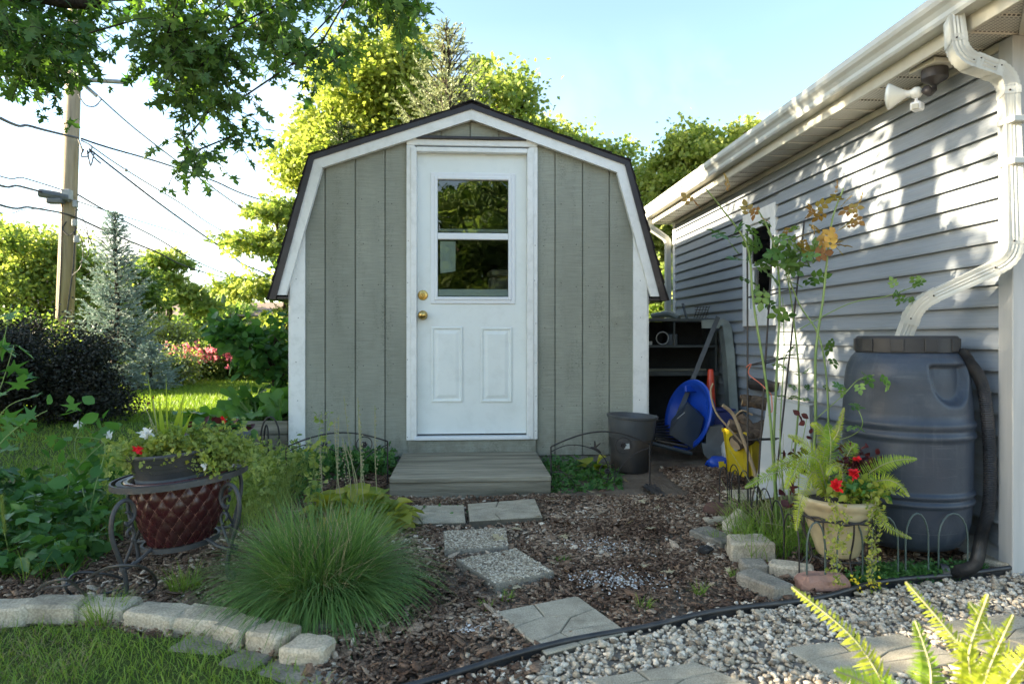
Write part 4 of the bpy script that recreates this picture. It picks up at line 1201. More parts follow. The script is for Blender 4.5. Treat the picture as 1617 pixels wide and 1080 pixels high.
for (a, b, c) in ((80, 105, 4.4), (92, 118, 4.35), (60, 105, 4.3), (12, 105, 4.2), (378, 158, 4.3), (375, 212, 4.35), (300, 250, 4.3), (318, 235, 4.3), (292, 222, 4.3), (440, 95, 4.6), (505, 112, 4.7), (540, 85, 4.8), (480, 70, 4.7), (650, 12, 5.0), (620, 22, 4.9)):
    T.append(np.array(P(a, b, c)))
# the rest of the crown, above and left of the frame
nvis = len(T)
d = unit(rm.normal(size=(36, 3))); q = rm.random((36, 1)) ** .4
up = np.array([-4.2, 3.9, 4.9]) + d * q * np.array([2.1, 2.2, 1.3])
up = [u for u in up if not (u[2] < 3.55 and u[0] > -2.9 and u[1] > 2.9)]
T += list(up)
trunk = [(-4.3, 3.2, -.05), (-4.28, 3.2, .8), (-4.2, 3.25, 1.7), (-4.05, 3.3, 2.5), (-3.9, 3.4, 3.3), (-3.8, 3.5, 4.2)]
lb = [np.array(P(-40, -25, 4.3)), np.array(P(60, -8, 4.35)), np.array(P(105, 2, 4.4)), np.array(P(142, 6, 4.4)), np.array(P(200, -22, 4.5))]
arr, par, rad, ends = grow(trunk[0], trunk, T, .17, rm, bend=.15, step=.35, tip=.0022)
A3 = np.array(arr); vis = (A3[:, 1] > 3.35) & (A3[:, 0] > -.66 * A3[:, 1] - .25) & (A3[:, 2] < 3.7)
limbs_mesh(arr, par, np.where(vis, np.minimum(rad, .005), np.minimum(rad, .2)), 'trunk', M['bark_dark'], mp, 0, 6)
MB().tube([Vector(trunk[4])] + [Vector(p) for p in lb], [.09, .06, .052, .045, .036, .02], 10).build('limb', M['bark_dark'], mp, smooth=True)
C = np.array(T[:nvis]); per = 46
sz = rm.uniform(.7, 1.25, nvis)
# leaves sit along drooping twigs that leave each bough end
twA = []; twB = []; Lp = []; Ld = []; Lt = []
for i, c in enumerate(C):
    hanging = i >= 100
    nt_ = 7 if not hanging else 4
    tone = rm.uniform(-.25, .25)
    for k in range(nt_):
        dr = unit(rm.normal(size=3) * np.array([1, 1, .45]) + np.array([.25, 0, -.45]))
        L = rm.uniform(.14, .30) * (1 if not hanging else .85)
        p0 = c + rm.normal(size=3) * .03; p1 = p0 + dr * L * .5 + np.array([0, 0, -.01]); p2 = p0 + dr * L + np.array([0, 0, -.06])
        twA += [p0, p1]; twB += [p1, p2]
        nl = int(L / .03) + 2
        for j in range(nl):
            t = (j + .5) / nl
            p = p0 * (1 - t) ** 2 + p1 * 2 * t * (1 - t) + p2 * t * t
            Lp.append(p + rm.normal(size=3) * .012); Ld.append(dr + rm.normal(size=3) * .8 + np.array([0, 0, -.5])); Lt.append(np.clip(rm.random() * .75 + .1 + tone, 0, 1))
A_, B_ = np.array(twA), np.array(twB)
arr2 = list(A_) + list(B_); n_ = len(A_)
limbs_mesh(arr2, [-1] * n_ + list(range(n_)), [.003] * n_ + [.0018] * n_, 'twigs', M['bark_dark'], mp, 0, 3)
scatter('leaves', np.array(Lp), rm.uniform(.038, .078, len(Lp)), T_MAPLE, M['leaf_maple'], up=.35, dirs=np.array(Ld), dirw=.6, droop=.6, parent=mp, rnd=np.array(Lt), r=rm)
U = np.array(T[nvis:]); per = 210
Pp = np.repeat(U, per, 0) + rm.normal(size=(len(U) * per, 3)) * np.array([.26, .26, .15])
scatter('crown', Pp, rm.uniform(.08, .13, len(Pp)), T_RHOMB, M['leaf_maple'], up=.4, parent=mp, r=rm)

# shade trees: one screen of foliage with ragged gaps, copies share their meshes
s1 = shade_tree(-8.2, 3.6, 4.6, 1.5, 51, 'leafy tree standing left of the garden, nearest to the maple', n=14000)
s1b = copy_tree(s1); s1b.location = (-9.6, 6.3, .04); s1b['label'] = 'second leafy tree left of the garden, beyond the maple'
#s1c = copy_tree(s1); s1c.location = (-8.6, 1.0, .04); s1c.rotation_euler.z = 2; s1c['label'] = 'leafy tree left of the garden, level with the gravel'
hg = tree('shade_shrub', 'unseen dense green shrub added left of the garden for its shade', 'shrub', (-6.6, 4.3, .04), [(0, 0, 1.0, .8, 1.0, 1.0, 1)], 70, 16000, .10, ['leaf_deep'], trunk_r=.05, clr=.3, seed=61, group='unseen shrubs added for shade', minr=.008)  # added out of view to keep the low sun off the ground
for k, (x, y, lab) in enumerate(((-6.9, 5.9, 'unseen dense green shrub added for shade beside the dark bush, out to the left'), (-6.7, 2.6, 'unseen dense green shrub added for shade left of the maple trunk'))):
    h2 = copy_tree(hg); h2.location = (x, y, .04); h2.rotation_euler.z = k * 1.7; h2['label'] = lab; h2.scale = (1, 1, 1.1)
# trees behind the viewer, seen mirrored in the door glass
b1_ = tree('shade_tree', 'broad tree behind the viewer, mirrored in the door glass', 'tree', (.3, -12, .04), [(0, 0, 3.6, 2.6, 2.6, 2.6, 1)], 150, 26000, .16, ['leaf_mid', 'leaf_deep'], trunk_r=.16, clr=.5, seed=53, minr=.01)
# ------------------------------------------------------------------ paving slabs, edging blocks
M['paver'] = surf('cast_paver', (0.47, 0.42, 0.32), (0.37, 0.33, 0.25), scale=14, rough=0.95, bump=0.6, bscale=260, dirt=(0.13, 0.12, 0.085), dirt_amt=0.55, dirt_scale=9, fine=0.2, spec=0.15, bdist=.004)
M['groove'] = surf('paver_groove', (0.10, 0.09, 0.07), (0.15, 0.135, 0.105), scale=20, rough=0.95, spec=.1)
M['block'] = surf('edging_block', (0.56, 0.49, 0.37), (0.42, 0.365, 0.275), scale=12, rough=0.95, bump=0.8, bscale=140, dirt=(0.15, 0.135, 0.10), dirt_amt=0.6, dirt_scale=10, per_obj=.16, fine=.18, spec=.15, bdist=.006)
M['block_grey'] = surf('grey_block', (0.33, 0.30, 0.245), (0.24, 0.22, 0.18), scale=12, rough=0.95, bump=0.8, bscale=140, dirt=(0.09, 0.085, 0.07), dirt_amt=0.6, dirt_scale=10, per_obj=.1, fine=.18, spec=.15)
M['pink_stone'] = surf('pink_stone', (0.42, 0.24, 0.18), (0.33, 0.185, 0.14), scale=12, rough=0.9, bump=0.8, bscale=60, dirt=(0.2, 0.13, 0.1), dirt_amt=0.5, dirt_scale=12)
M['rusty'] = surf('rust_brown_stone', (0.12, 0.06, 0.045), (0.075, 0.045, 0.035), scale=12, rough=0.9, bump=0.5, bscale=60)
M['pebble'] = vary('pebble_mix', [(0, (.16, .125, .09)), (.35, (.36, .30, .215)), (.7, (.52, .45, .33)), (1, (.72, .66, .54))], bump=.2)
FACETS = [[(0, 1), (.45, 1), (.40, .68), (0, .60)], [(.45, 1), (1, 1), (1, .62), (.64, .55), (.40, .68)], [(0, .60), (.40, .68), (.64, .55), (.36, .30), (0, .24)],
          [(.64, .55), (1, .62), (1, .22), (.72, .28), (.36, .30)], [(0, .24), (.36, .30), (.42, 0), (0, 0)], [(.36, .30), (.72, .28), (1, .22), (1, 0), (.42, 0)]]
def quadmap(c, u, v):
    a, b, d, e = c   # (0,0) (1,0) (1,1) (0,1)
    return (a * (1 - u) + b * u) * (1 - v) + (e * (1 - u) + d * u) * v
SLABS = []
def facet_slab(label, px, z, thick=.045, group='patterned concrete pavers'):
    c = [G(x, y, z) for x, y in px]
    cen = sum(c, Vector()) / 4
    t = thing('stepping_stone', label, 'stepping stone', (cen.x, cen.y, z - thick), group)
    low = [Vector((p.x, p.y, z - .004)) for p in c]
    MB().prism([Vector((p.x, p.y, z - thick)) for p in c], (0, 0, thick - .005)).build('slab', M['groove'], t)
    for f in FACETS:
        q = [quadmap(c, u, v) for u, v in f]; m = sum(q, Vector()) / len(q)
        def inset(d, zz):
            out = []
            for p in q:
                k = (m - p); out.append(Vector((p.x, p.y, 0)) + Vector((k.x, k.y, 0)).normalized() * d + Vector((0, 0, zz)))
            return out
        n = len(q); a = inset(.0022, z - .02); b = inset(.0030, z - .002); e = inset(.0065, z + random.uniform(-.0006, .001))
        vs = a + b + e
        if (q[1] - q[0]).cross(q[2] - q[1]).z < 0: order = range(n - 1, -1, -1)
        else: order = range(n)
        fs = [(i, (i + 1) % n, n + (i + 1) % n, n + i) for i in range(n)] + [(n + i, n + (i + 1) % n, 2 * n + (i + 1) % n, 2 * n + i) for i in range(n)] + [tuple(2 * n + i for i in order)]
        MB().add(vs, fs).build('facet', M['paver'], t)
    SLABS.append([(cen.x + (p.x - cen.x) * .97, cen.y + (p.y - cen.y) * .97) for p in c])
facet_slab('left one of two patterned pavers lying against the foot of the step', [(616, 826), (736, 824), (733, 797), (619, 798)], .035)
facet_slab('tilted paver right of its twin at the foot of the step, nearest the bark path', [(741, 822), (857, 815), (845, 787), (738, 795)], .045)
facet_slab('large patterned paver set diagonally in the bark beside the black edging', [(862, 1032), (993, 997), (912, 940), (783, 965)], .022)
facet_slab('patterned paver in the gravel cut off by the bottom edge', [(1010, 1110), (1200, 1085), (1100, 1044), (925, 1072)], .024)
facet_slab('wide patterned paver in the middle of the gravel behind the foreground fern', [(1330, 1080), (1535, 1040), (1420, 1000), (1238, 1022)], .026)
facet_slab('patterned paver in the gravel at the right edge, partly sunlit', [(1560, 1030), (1740, 1010), (1600, 968), (1455, 985)], .028)
def agg_slab(label, px, z, thick, tilt=0):
    c = [G(x, y, z) for x, y in px]; cen = sum(c, Vector()) / 4
    t = thing('stepping_stone', label, 'stepping stone', (cen.x, cen.y, z - thick), 'exposed aggregate pavers')
    b = [Vector((p.x, p.y, z - thick)) for p in c]; k = [cen.lerp(p, .985) for p in c]
    for p in k: p.z = z
    e = [Vector((p.x, p.y, z - .006)) for p in c]
    vs = b + e + k; fs = [(i, (i + 1) % 4, 4 + (i + 1) % 4, 4 + i) for i in range(4)] + [(4 + i, 4 + (i + 1) % 4, 8 + (i + 1) % 4, 8 + i) for i in range(4)] + [(8, 9, 10, 11)]
    MB().add(vs, fs).build('slab', M['block_grey'], t)
    n = 2600; uv = rng.uniform(.015, .985, (n, 2))
    C = np.array([quadmap(c, u, v)[:] for u, v in uv]); C[:, 2] = z
    o = rock_mesh('pebbles', C, rng.uniform(.006, .013, n), M['pebble'], flat=.5); o.parent = t; o.location = -Vector(t.location); o['kind'] = 'stuff'
    SLABS.append([(p.x, p.y) for p in c])
agg_slab('smaller pebble surfaced paver in the bark just below the step pavers', [(702, 868), (803, 862), (799, 833), (700, 838)], .045, .06)
agg_slab('larger pebble surfaced paver lying skewed below the smaller one', [(783, 922), (875, 902), (815, 865), (720, 883)], .040, .055)

def rough_block(c, size, rz, m, name, label, cat, group=None, seed=0, bev=.008, jit=.003, rx=0, ry=0, origin=None, parent=None, taper=0.0):
    """cast block: chamfered, slightly uneven faces and chipped corners"""
    import bmesh
    bm = bmesh.new(); bmesh.ops.create_cube(bm, size=1)
    for v in bm.verts:
        v.co.x *= size[0]; v.co.y *= size[1]; v.co.z *= size[2]
        if taper and v.co.y > 0: v.co.x *= (1 - taper)
    bmesh.ops.bevel(bm, geom=bm.edges[:], offset=bev, segments=1, affect='EDGES')
    bmesh.ops.subdivide_edges(bm, edges=[e for e in bm.edges if e.calc_length() > .03], cuts=3, use_grid_fill=True)
    Mr = Matrix.Rotation(rz, 4, 'Z') @ Matrix.Rotation(ry, 4, 'Y') @ Matrix.Rotation(rx, 4, 'X')
    for v in bm.verts:
        n = noise.noise_vector(v.co * 30 + Vector((seed * 3.1, seed, 0))) * jit + noise.noise_vector(v.co * 9 + Vector((seed, 0, seed))) * jit * 1.6
        v.co += n
    bm.transform(Matrix.Translation(Vector(c)) @ Mr)
    me = bpy.data.meshes.new(name); bm.to_mesh(me); bm.free()
    base = Vector((c[0], c[1], c[2] - size[2] / 2))
    o = link(name, me, m, parent, None if parent else base)
    if label: tag(o, label, cat, group)
    me.polygons.foreach_set('use_smooth', [True] * len(me.polygons)); me.set_sharp_from_angle(angle=R_(38))
    return o
# the curved kerb at the front lawn: front bottom corners (left, right) in the photo
kg = 'edging blocks curving along the front lawn'
KB = [((-60, 996), (44, 993), 'first edging block at the left edge of the picture'), ((26, 992), (126, 988), 'second edging block from the left edge'), ((113, 988), (196, 990), 'third edging block, half hidden by a tuft of grass'),
      ((190, 996), (270, 1010), 'long pale edging block right of the grass tuft'), ((266, 1007), (352, 1014), 'straight edging block in the middle of the curve'), ((330, 1018), (384, 1029), 'short edging block with dry straw on its corner'),
      ((382, 1030), (436, 1046), 'next to last edging block, with a rough broken face'), ((434, 1056), (506, 1066), 'last edging block at the right end of the curve')]
for i, (a, b, lab) in enumerate(KB):
    p, q = G(*a, .0), G(*b, .0); d = q - p; L = d.length * (.92 + .02 * (i % 2)); nrm = Vector((-d.y, d.x, 0)).normalized()
    dep = .115; c = (p + q) / 2 + nrm * dep / 2
    rough_block((c.x, c.y, .030 + .004 * math.sin(i * 2.3)), (L, dep + .006 * math.sin(i * 3.1), .066), math.atan2(d.y, d.x) + .05 * math.sin(i * 4.7), M['block'], 'edging_block', lab, 'edging block', kg, seed=i, bev=.009, jit=.0055, rx=.03 * math.sin(i * 5.1))
for i, (a, b, lab) in enumerate((((262, 1034), (345, 1040), 'sunken grey block below the middle of the kerb'), ((400, 1072), (500, 1098), 'sunken grey block below the end of the kerb, at the bottom edge'), ((340, 1056), (395, 1068), 'small sunken grey block between two others in the grass'))):
    p, q = G(*a), G(*b); d = q - p; nrm = Vector((-d.y, d.x, 0)).normalized(); c = (p + q) / 2 + nrm * .05
    rough_block((c.x, c.y, .004), (d.length, .10, .03), math.atan2(d.y, d.x), M['block_grey'], 'edging_block', lab, 'edging block', kg, seed=i + 20)
o = rough_block((G(490, 1012).x + .03, G(490, 1012).y + .05, .02), (.07, .06, .04), .5, M['block_grey'], 'stone', 'small dark stone tucked behind the last edging block', 'stone', seed=33)
# right hand side blocks
rg = 'blocks laid loosely along the bed by the garage'
def blk(px, z, size, rz, m, lab, seed, ry=0, rx=0, taper=0, name='edging_block', cat='edging block', g=rg, bev=.008, jit=.004):
    p = G(px[0], px[1], z)
    rough_block((p.x, p.y, z), size, rz, M[m], name, lab, cat, g, seed=seed, rx=rx, ry=ry, taper=taper, bev=bev, jit=jit)
blk((1183, 866), .045, (.19, .13, .088), -.10, 'block', 'large square shouldered block, tallest of the loose blocks by the garage bed', 41, taper=.2)
blk((1190, 897), .028, (.10, .09, .055), -.2, 'block_grey', 'small grey block between the tallest block and the long grey one', 42)
blk((1208, 925), .032, (.10, .20, .062), .35, 'block_grey', 'long smooth grey block pointing at the black edging', 43)
blk((1250, 902), .030, (.16, .09, .06), -.5, 'block', 'pale block with a dark slot, behind the pink stone', 44)
blk((1300, 922), .035, (.185, .085, .068), .05, 'pink_stone', 'pink rough stone lying under the wire arches', 45, name='stone', cat='stone', bev=.016, jit=.009)
blk((1128, 850), .02, (.12, .22, .045), .35, 'block_grey', 'dark sunken slab left of the tallest block', 46)
blk((1132, 822), .015, (.13, .07, .03), 0, 'block', 'thin flat stone behind the dark sunken slab', 47)
p = G(1166, 826, .06)
MB().add([(p.x - .055, p.y, .01), (p.x + .06, p.y + .02, .01), (p.x + .055, p.y + .03, .10), (p.x - .01, p.y + .025, .13), (p.x - .05, p.y + .05, .01), (p.x + .055, p.y + .075, .01), (p.x + .05, p.y + .07, .095), (p.x - .005, p.y + .06, .12)],
         [(0, 1, 2, 3), (4, 7, 6, 5), (0, 4, 5, 1), (1, 5, 6, 2), (2, 6, 7, 3), (3, 7, 4, 0)])
o = MB().prism([(p.x - .055, p.y, .0), (p.x + .05, p.y - .005, .0), (p.x + .06, p.y + .02, .085), (p.x + .03, p.y + .03, .115), (p.x - .045, p.y + .03, .05)], (-.01, .035, 0)).build('stone', M['block'], None, (p.x, p.y, 0))
tag(o, 'triangular pale stone leaning upright beside the rusty round stones', 'stone')
for (px, lab, s) in (((1131, 806), 'left one of two rusty brown round stones', 51), ((1156, 812), 'right one of two rusty brown round stones, slightly nearer', 52)):
    p = G(px[0], px[1] + 8, .0)
    mb = MB().sphere((p.x, p.y, .028), .072, 20, 12, (1, .8, .62)); mb.v = [tuple(Vector(v) + noise.noise_vector(Vector(v) * 14) * .006) for v in mb.v]
    tag(mb.build('stone', M['rusty'], None, (p.x, p.y, 0), smooth=True), lab, 'stone', 'rusty round stones')
blk((1573, 886), .025, (.20, .17, .055), .5, 'block', 'flat tan block under the corner of the garage beside the black hose', 54, g=rg)
blk((1190, 783), .022, (.30, .20, .035), .1, 'block', 'tan slab under the yellow bucket', 55, g=rg)
blk((1250, 792), .02, (.24, .18, .035), -.2, 'block', 'tan slab behind the rose canes, next to the one under the bucket', 56, g=rg)
blk((405, 735), .04, (.13, .1, .09), .1, 'block_grey', 'grey block at the left corner of the shed', 57, g=None)

# black plastic lawn edging
M['black_plastic'] = surf('black_plastic', (0.022, 0.023, 0.025), (0.035, 0.036, 0.038), scale=12, rough=0.42, bump=0.1, bscale=60, dirt=(0.12, 0.10, 0.08), dirt_amt=0.4, dirt_scale=12)
ep = smooth_path([Vector((p.x, p.y, float(gz(p.x, p.y)) + .0)) for p in EDGE], 8)
mb = MB()
mb.tube([p + Vector((0, 0, .030 + .004 * math.sin(p.x * 9))) for p in ep], .0095, 8)
vs = []; fs = []
for i, p in enumerate(ep):
    vs += [p + Vector((0, 0, -.02)), p + Vector((0, 0, .030))]
    if i: fs.append((2 * i - 2, 2 * i, 2 * i + 1, 2 * i - 1))
mb.add(vs, fs); mb.add([v + Vector((0, .003, 0)) for v in vs], [tuple(reversed(f)) for f in fs])
tag(mb.build('lawn_edging', M['black_plastic'], None, tuple(EDGE[4]), angle=60), 'black plastic edging strip between the bark and the gravel', 'garden edging')

# gravel
n = 26000
q = rand_in([(-.45, .9), (2.9, .9), (2.9, 2.62)] + [(p.x, p.y - .012) for p in reversed(EDGE)], n)
keep = np.ones(n, bool)
for s in SLABS: keep &= ~in_poly(q[:, 0], q[:, 1], s)
q = q[keep]; S_ = rng.gamma(8, .0020, len(q)).clip(.007, .034)
C = np.column_stack([q, gz(q[:, 0], q[:, 1]) + .006 + rng.uniform(0, .012, len(q))])
o = rock_mesh('gravel', C, S_, M['limestone']); o['kind'] = 'stuff'

# bark mulch: thin splintered chips
MULCH = [(-.42, 1.6), (-.1, 1.55)] + [(p.x, p.y + .015) for p in EDGE if p.x > 0] + [(2.14, 2.7), (2.14, 4.6), (1.3, 4.6), (1.3, 3.9), (.55, 3.95), (.55, 4.0), (-.5, 4.0), (-.5, 4.8), (-1.3, 4.8), (-1.9, 3.6), (-2.4, 2.9), (-1.7, 2.6)] + [(p.x, p.y + .02) for p in KERB[2:9]][::1]
M['bark_chip'] = vary('bark_chip', [(0, (.06, .034, .021)), (.25, (.13, .078, .05)), (.55, (.24, .16, .105)), (.85, (.38, .29, .205)), (1, (.60, .51, .40))], rough=.9, bump=.8, bscale=120, fine=.25)
def chips(name, poly, n, s0, m, avoid=(), tilt=.28, zl=.018):
    q = rand_in(poly, n)
    keep = np.ones(len(q), bool)
    for s in avoid: keep &= ~in_poly(q[:, 0], q[:, 1], s)
    nf_ = np.sin(q[:, 0] * 4.1 + 2 * np.sin(q[:, 1] * 3.3)) * np.sin(q[:, 1] * 5.2 + 1.5 * np.sin(q[:, 0] * 4.7))
    keep &= ~((nf_ > .35) & (rng.random(len(q)) < .55))
    q = q[keep]; n = len(q)
    L = s0 * rng.gamma(4, .25, n).clip(.35, 2.6); W = L * rng.uniform(.25, .6, n); H = .0016 + .0035 * rng.random(n)
    o_ = np.array([(-.5, -.25), (-.25, -.5), (.3, -.42), (.5, 0), (.28, .5), (-.3, .4)])
    V = np.zeros((n, 12, 3)); xy = o_[None] * (1 + rng.normal(size=(n, 6, 2)) * .22)
    V[:, :6, :2] = xy; V[:, 6:, :2] = xy * .93; V[:, 6:, 2] = 1
    V *= np.stack([L, W, H], 1)[:, None]
    V[:, :, 2] += (V[:, :, 0] ** 2) * rng.normal(size=(n, 1)) * 4
    a = rng.random(n) * 6.28; b = rng.normal(size=n) * tilt; c = rng.normal(size=n) * tilt
    ca, sa, cb, sb, cc, sc = [f(t)[:, None] for t in (a, b, c) for f in (np.cos, np.sin)]
    x, y, z = V[..., 0], V[..., 1], V[..., 2]
    y, z = y * cb - z * sb, y * sb + z * cb
    x, z = x * cc - z * sc, x * sc + z * cc
    x, y = x * ca - y * sa, x * sa + y * ca
    V = np.stack([x, y, z], -1) + np.column_stack([q, gz(q[:, 0], q[:, 1]) + .004 + rng.uniform(0, zl, n)])[:, None]
    f = [(11, 10, 9, 8, 7, 6)[::-1]] + [(i, (i + 1) % 6, 6 + (i + 1) % 6, 6 + i) for i in range(6)]
    tot = [len(t) for t in f]; fl = np.concatenate(f)
    loops = (np.arange(n)[:, None] * 12 + fl[None]).ravel()
    tone = np.clip(rng.beta(2, 2.6, n) + (noise_field(q) * .25), 0, 1)
    o = npmesh(name, V.reshape(-1, 3), loops, np.tile(tot, n), m, rnd=np.repeat(tone, len(f)))
    o['kind'] = 'stuff'; return o
def noise_field(q): return np.sin(q[:, 0] * 5 + 1.7 * np.sin(q[:, 1] * 4)) * np.sin(q[:, 1] * 6 + 2 * np.sin(q[:, 0] * 3))
chips('bark_mulch', MULCH, 74000, .0195, M['bark_chip'], SLABS)
chips('bark_mulch', MULCH, 1300, .046, M['bark_chip'], SLABS, tilt=.35, zl=.025)
chips('bark_mulch', MULCH, 420, .022, M['bark_chip'], (), zl=.05)
chips('leaf_litter', [(-1.3, 4.7), (-.5, 4.7), (-.5, 3.8), (-1.2, 3.6)], 1500, .03, M['bark_chip'])
# pale pebbles and ash specks strayed into the bark
q = np.concatenate([rand_in(MULCH, 260), rand_in([(-.3, 1.75), (.1, 1.7), (1.3, 2.25), (1.3, 2.5), (.2, 2.0)], 240)]); C = np.column_stack([q, gz(q[:, 0], q[:, 1]) + .018])
o = rock_mesh('stray_pebbles', C, rng.uniform(.008, .028, len(q)), M['limestone']); o['kind'] = 'stuff'
M['ash'] = vary('ash_flake', [(0, (.35, .34, .33)), (1, (.75, .74, .72))], bump=.2)
cA = G(975, 925); cB = G(955, 870)
q = np.concatenate([rng.normal(size=(420, 2)) * [.085, .06] + [cA.x, cA.y], rng.normal(size=(160, 2)) * [.07, .07] + [cB.x, cB.y], rng.normal(size=(60, 2)) * [.03, .02] + [G(740, 1002).x, G(740, 1002).y]])
C = np.column_stack([q, gz(q[:, 0], q[:, 1]) + .024]); o = rock_mesh('ash_flakes', C, rng.uniform(.003, .011, len(q)), M['ash'], flat=.3); o['kind'] = 'stuff'

# ------------------------------------------------------------------ rain barrel and its overflow hose
M['barrel'] = surf('slate_barrel_plastic', (0.028, 0.040, 0.060), (0.034, 0.046, 0.067), scale=3, rough=0.42, bump=0.08, bscale=90, dirt=(0.10, 0.11, 0.125), dirt_amt=0.4, dirt_scale=5, spec=.4)
def streaks(m, c, amt):
    nt = m.node_tree; b = [n for n in nt.nodes if n.type == 'BSDF_PRINCIPLED'][0]
    f = remap(nt, noise_tex(nt, coords(nt, (34, 34, 1.6)), 1.0, 6, .7), .52, .72, 0, amt)
    g = remap(nt, noise_tex(nt, coords(nt, (5, 5, 4)), 1.0, 4, .6), .42, .62)
    mm = N(nt, 'ShaderNodeMath', operation='MULTIPLY'); nt.links.new(f, mm.inputs[0]); nt.links.new(g, mm.inputs[1])
    h = remap(nt, noise_tex(nt, coords(nt, (3, 3, 90)), 1.0, 2, .5, 2.0), .66, .70, 0, amt * .8)
    mx = N(nt, 'ShaderNodeMath', operation='MAXIMUM'); nt.links.new(mm.outputs[0], mx.inputs[0]); nt.links.new(h, mx.inputs[1])
    nt.links.new(mixc(nt, mx.outputs[0], b.inputs['Base Color'].links[0].from_socket, c), b.inputs['Base Color'])
streaks(M['barrel'], (.12, .135, .15), .4)
M['lid'] = surf('black_lid', (0.016, 0.016, 0.018), (0.024, 0.024, 0.026), scale=8, rough=0.55, dirt=(0.05, 0.052, 0.055), dirt_amt=0.3, dirt_scale=10)
bx, by = 1.868, 2.80
rb = thing('rain_barrel', 'slate blue plastic rain barrel with black screw lid below the downspout', 'rain barrel', (bx, by, .0))
prof = [(.0, .012), (.17, .012), (.205, .02), (.232, .045), (.250, .09), (.264, .15), (.269, .225)]
prof += [(.270, .240), (.272, .252), (.280, .257), (.282, .268), (.278, .277), (.272, .283), (.272, .290), (.278, .297), (.283, .305), (.281, .317), (.273, .323), (.272, .335)]
prof += [(.275, .42), (.276, .52), (.276, .532), (.285, .538), (.287, .549), (.283, .560), (.277, .566), (.277, .574), (.283, .581), (.287, .592), (.284, .604), (.276, .610)]
prof += [(.275, .64), (.273, .67), (.271, .70), (.268, .73), (.267, .76), (.264, .79), (.259, .815), (.250, .84), (.238, .86), (.224, .875), (.212, .884), (.204, .890)]
# finer rows for the moulded grip
def subdiv(p, m=3):
    out = []
    for a, b in zip(p[:-1], p[1:]):
        k = m if .61 < a[1] < .885 else 1
        for i in range(k): out.append((a[0] + (b[0] - a[0]) * i / k, a[1] + (b[1] - a[1]) * i / k))
    return out + [p[-1]]
prof = [(r * .885, z if z > .335 else .07 + z * .265 / .335) for r, z in prof]; prof = subdiv(prof)
mb = MB().lathe(prof, (0, 0, 0), 160)
ghd = math.atan2(-1, -.22) + .42    # direction of the grip, towards the viewer's right
nv = []
for v in mb.v:
    r0 = math.hypot(v[0], v[1])
    if r0 > .05 and .62 < v[2] < .88:
        a = (math.atan2(v[1], v[0]) - ghd + math.pi) % (2 * math.pi) - math.pi
        u = a / .43; w = (v[2] - .825) / .155
        if w <= 0: e = math.hypot(abs(u) ** 1.25, w)
        else: e = max(abs(u), 1 + (v[2] - .825) / .012 * .5 - .0) if v[2] > .825 else abs(u)
        if w <= 0: k = min(1, max(0, (1.0 - e) / .16))
        else: k = min(1, max(0, (1 - abs(u)) / .1)) * min(1, max(0, 1 - (v[2] - .825) / .012))
        k = k * k * (3 - 2 * k)
        if w > -1.2: f = (r0 - .034 * k) / r0; v = (v[0] * f, v[1] * f, v[2])
    nv.append((v[0] + bx, v[1] + by, v[2]))
mb.v = nv
mb.build('body', M['barrel'], rb, smooth=True)
mb = MB().lathe([(r * .84, z) for r, z in [(.0, .948), (.20, .948), (.212, .952), (.222, .950), (.230, .942), (.231, .885), (.226, .882), (.2, .885)]], (bx, by, 0), 72)
for k in range(10):
    a = k * 2 * math.pi / 10 + .2
    mb.obox((bx + math.cos(a) * .194, by + math.sin(a) * .194, .914), (.008, .05, .052), a, bev=.003)
mb.build('lid', M['lid'], rb, angle=35)
MB().lathe([(.030, -.01), (.030, .03), (.036, .03), (.036, .045)], (bx + .14, by - .11, .85), 16, Matrix.Rotation(R_(70), 3, 'Y')).build('outlet', M['lid'], rb, angle=40)

hp = smooth_path([Vector((bx + .15, by - .13, .88)), WX(1530, 572, 2.02), WX(1552, 612, 2.07), WX(1562, 700, 2.10), WX(1562, 790, 2.10), WX(1550, 845, 2.07), Vector((1.985, 2.55, .06)), Vector((1.90, 2.53, .040)), Vector((1.86, 2.545, .036))], 26)
rr = []
for i, p in enumerate(hp):
    rr.append(.028 + (.0022 if i % 2 else -.0018) if i > 10 else .024 + (.001 if i % 2 else 0))
hs = thing('overflow_hose', 'black corrugated overflow hose running from the barrel down to the ground', 'hose', (1.95, 2.6, 0))
# a finer path makes the ribs read
fine = []
for a, b in zip(hp[:-1], hp[1:]): fine += [a, a.lerp(b, .5)]
fine.append(hp[-1]); rr = [(.0245 if i % 2 else .0215) for i in range(len(fine))]
MB().tube(fine, rr, 18, cap=False).build('tube', M['black_plastic'], hs)
MB().tube([fine[0], fine[12]], .025, 16).build('cuff', M['lid'], hs)
MB().tube([fine[-3], fine[-1] + Vector((-.03, 0, 0))], [.028, .030], 18, cap=False).build('end_cuff', M['black_plastic'], hs)

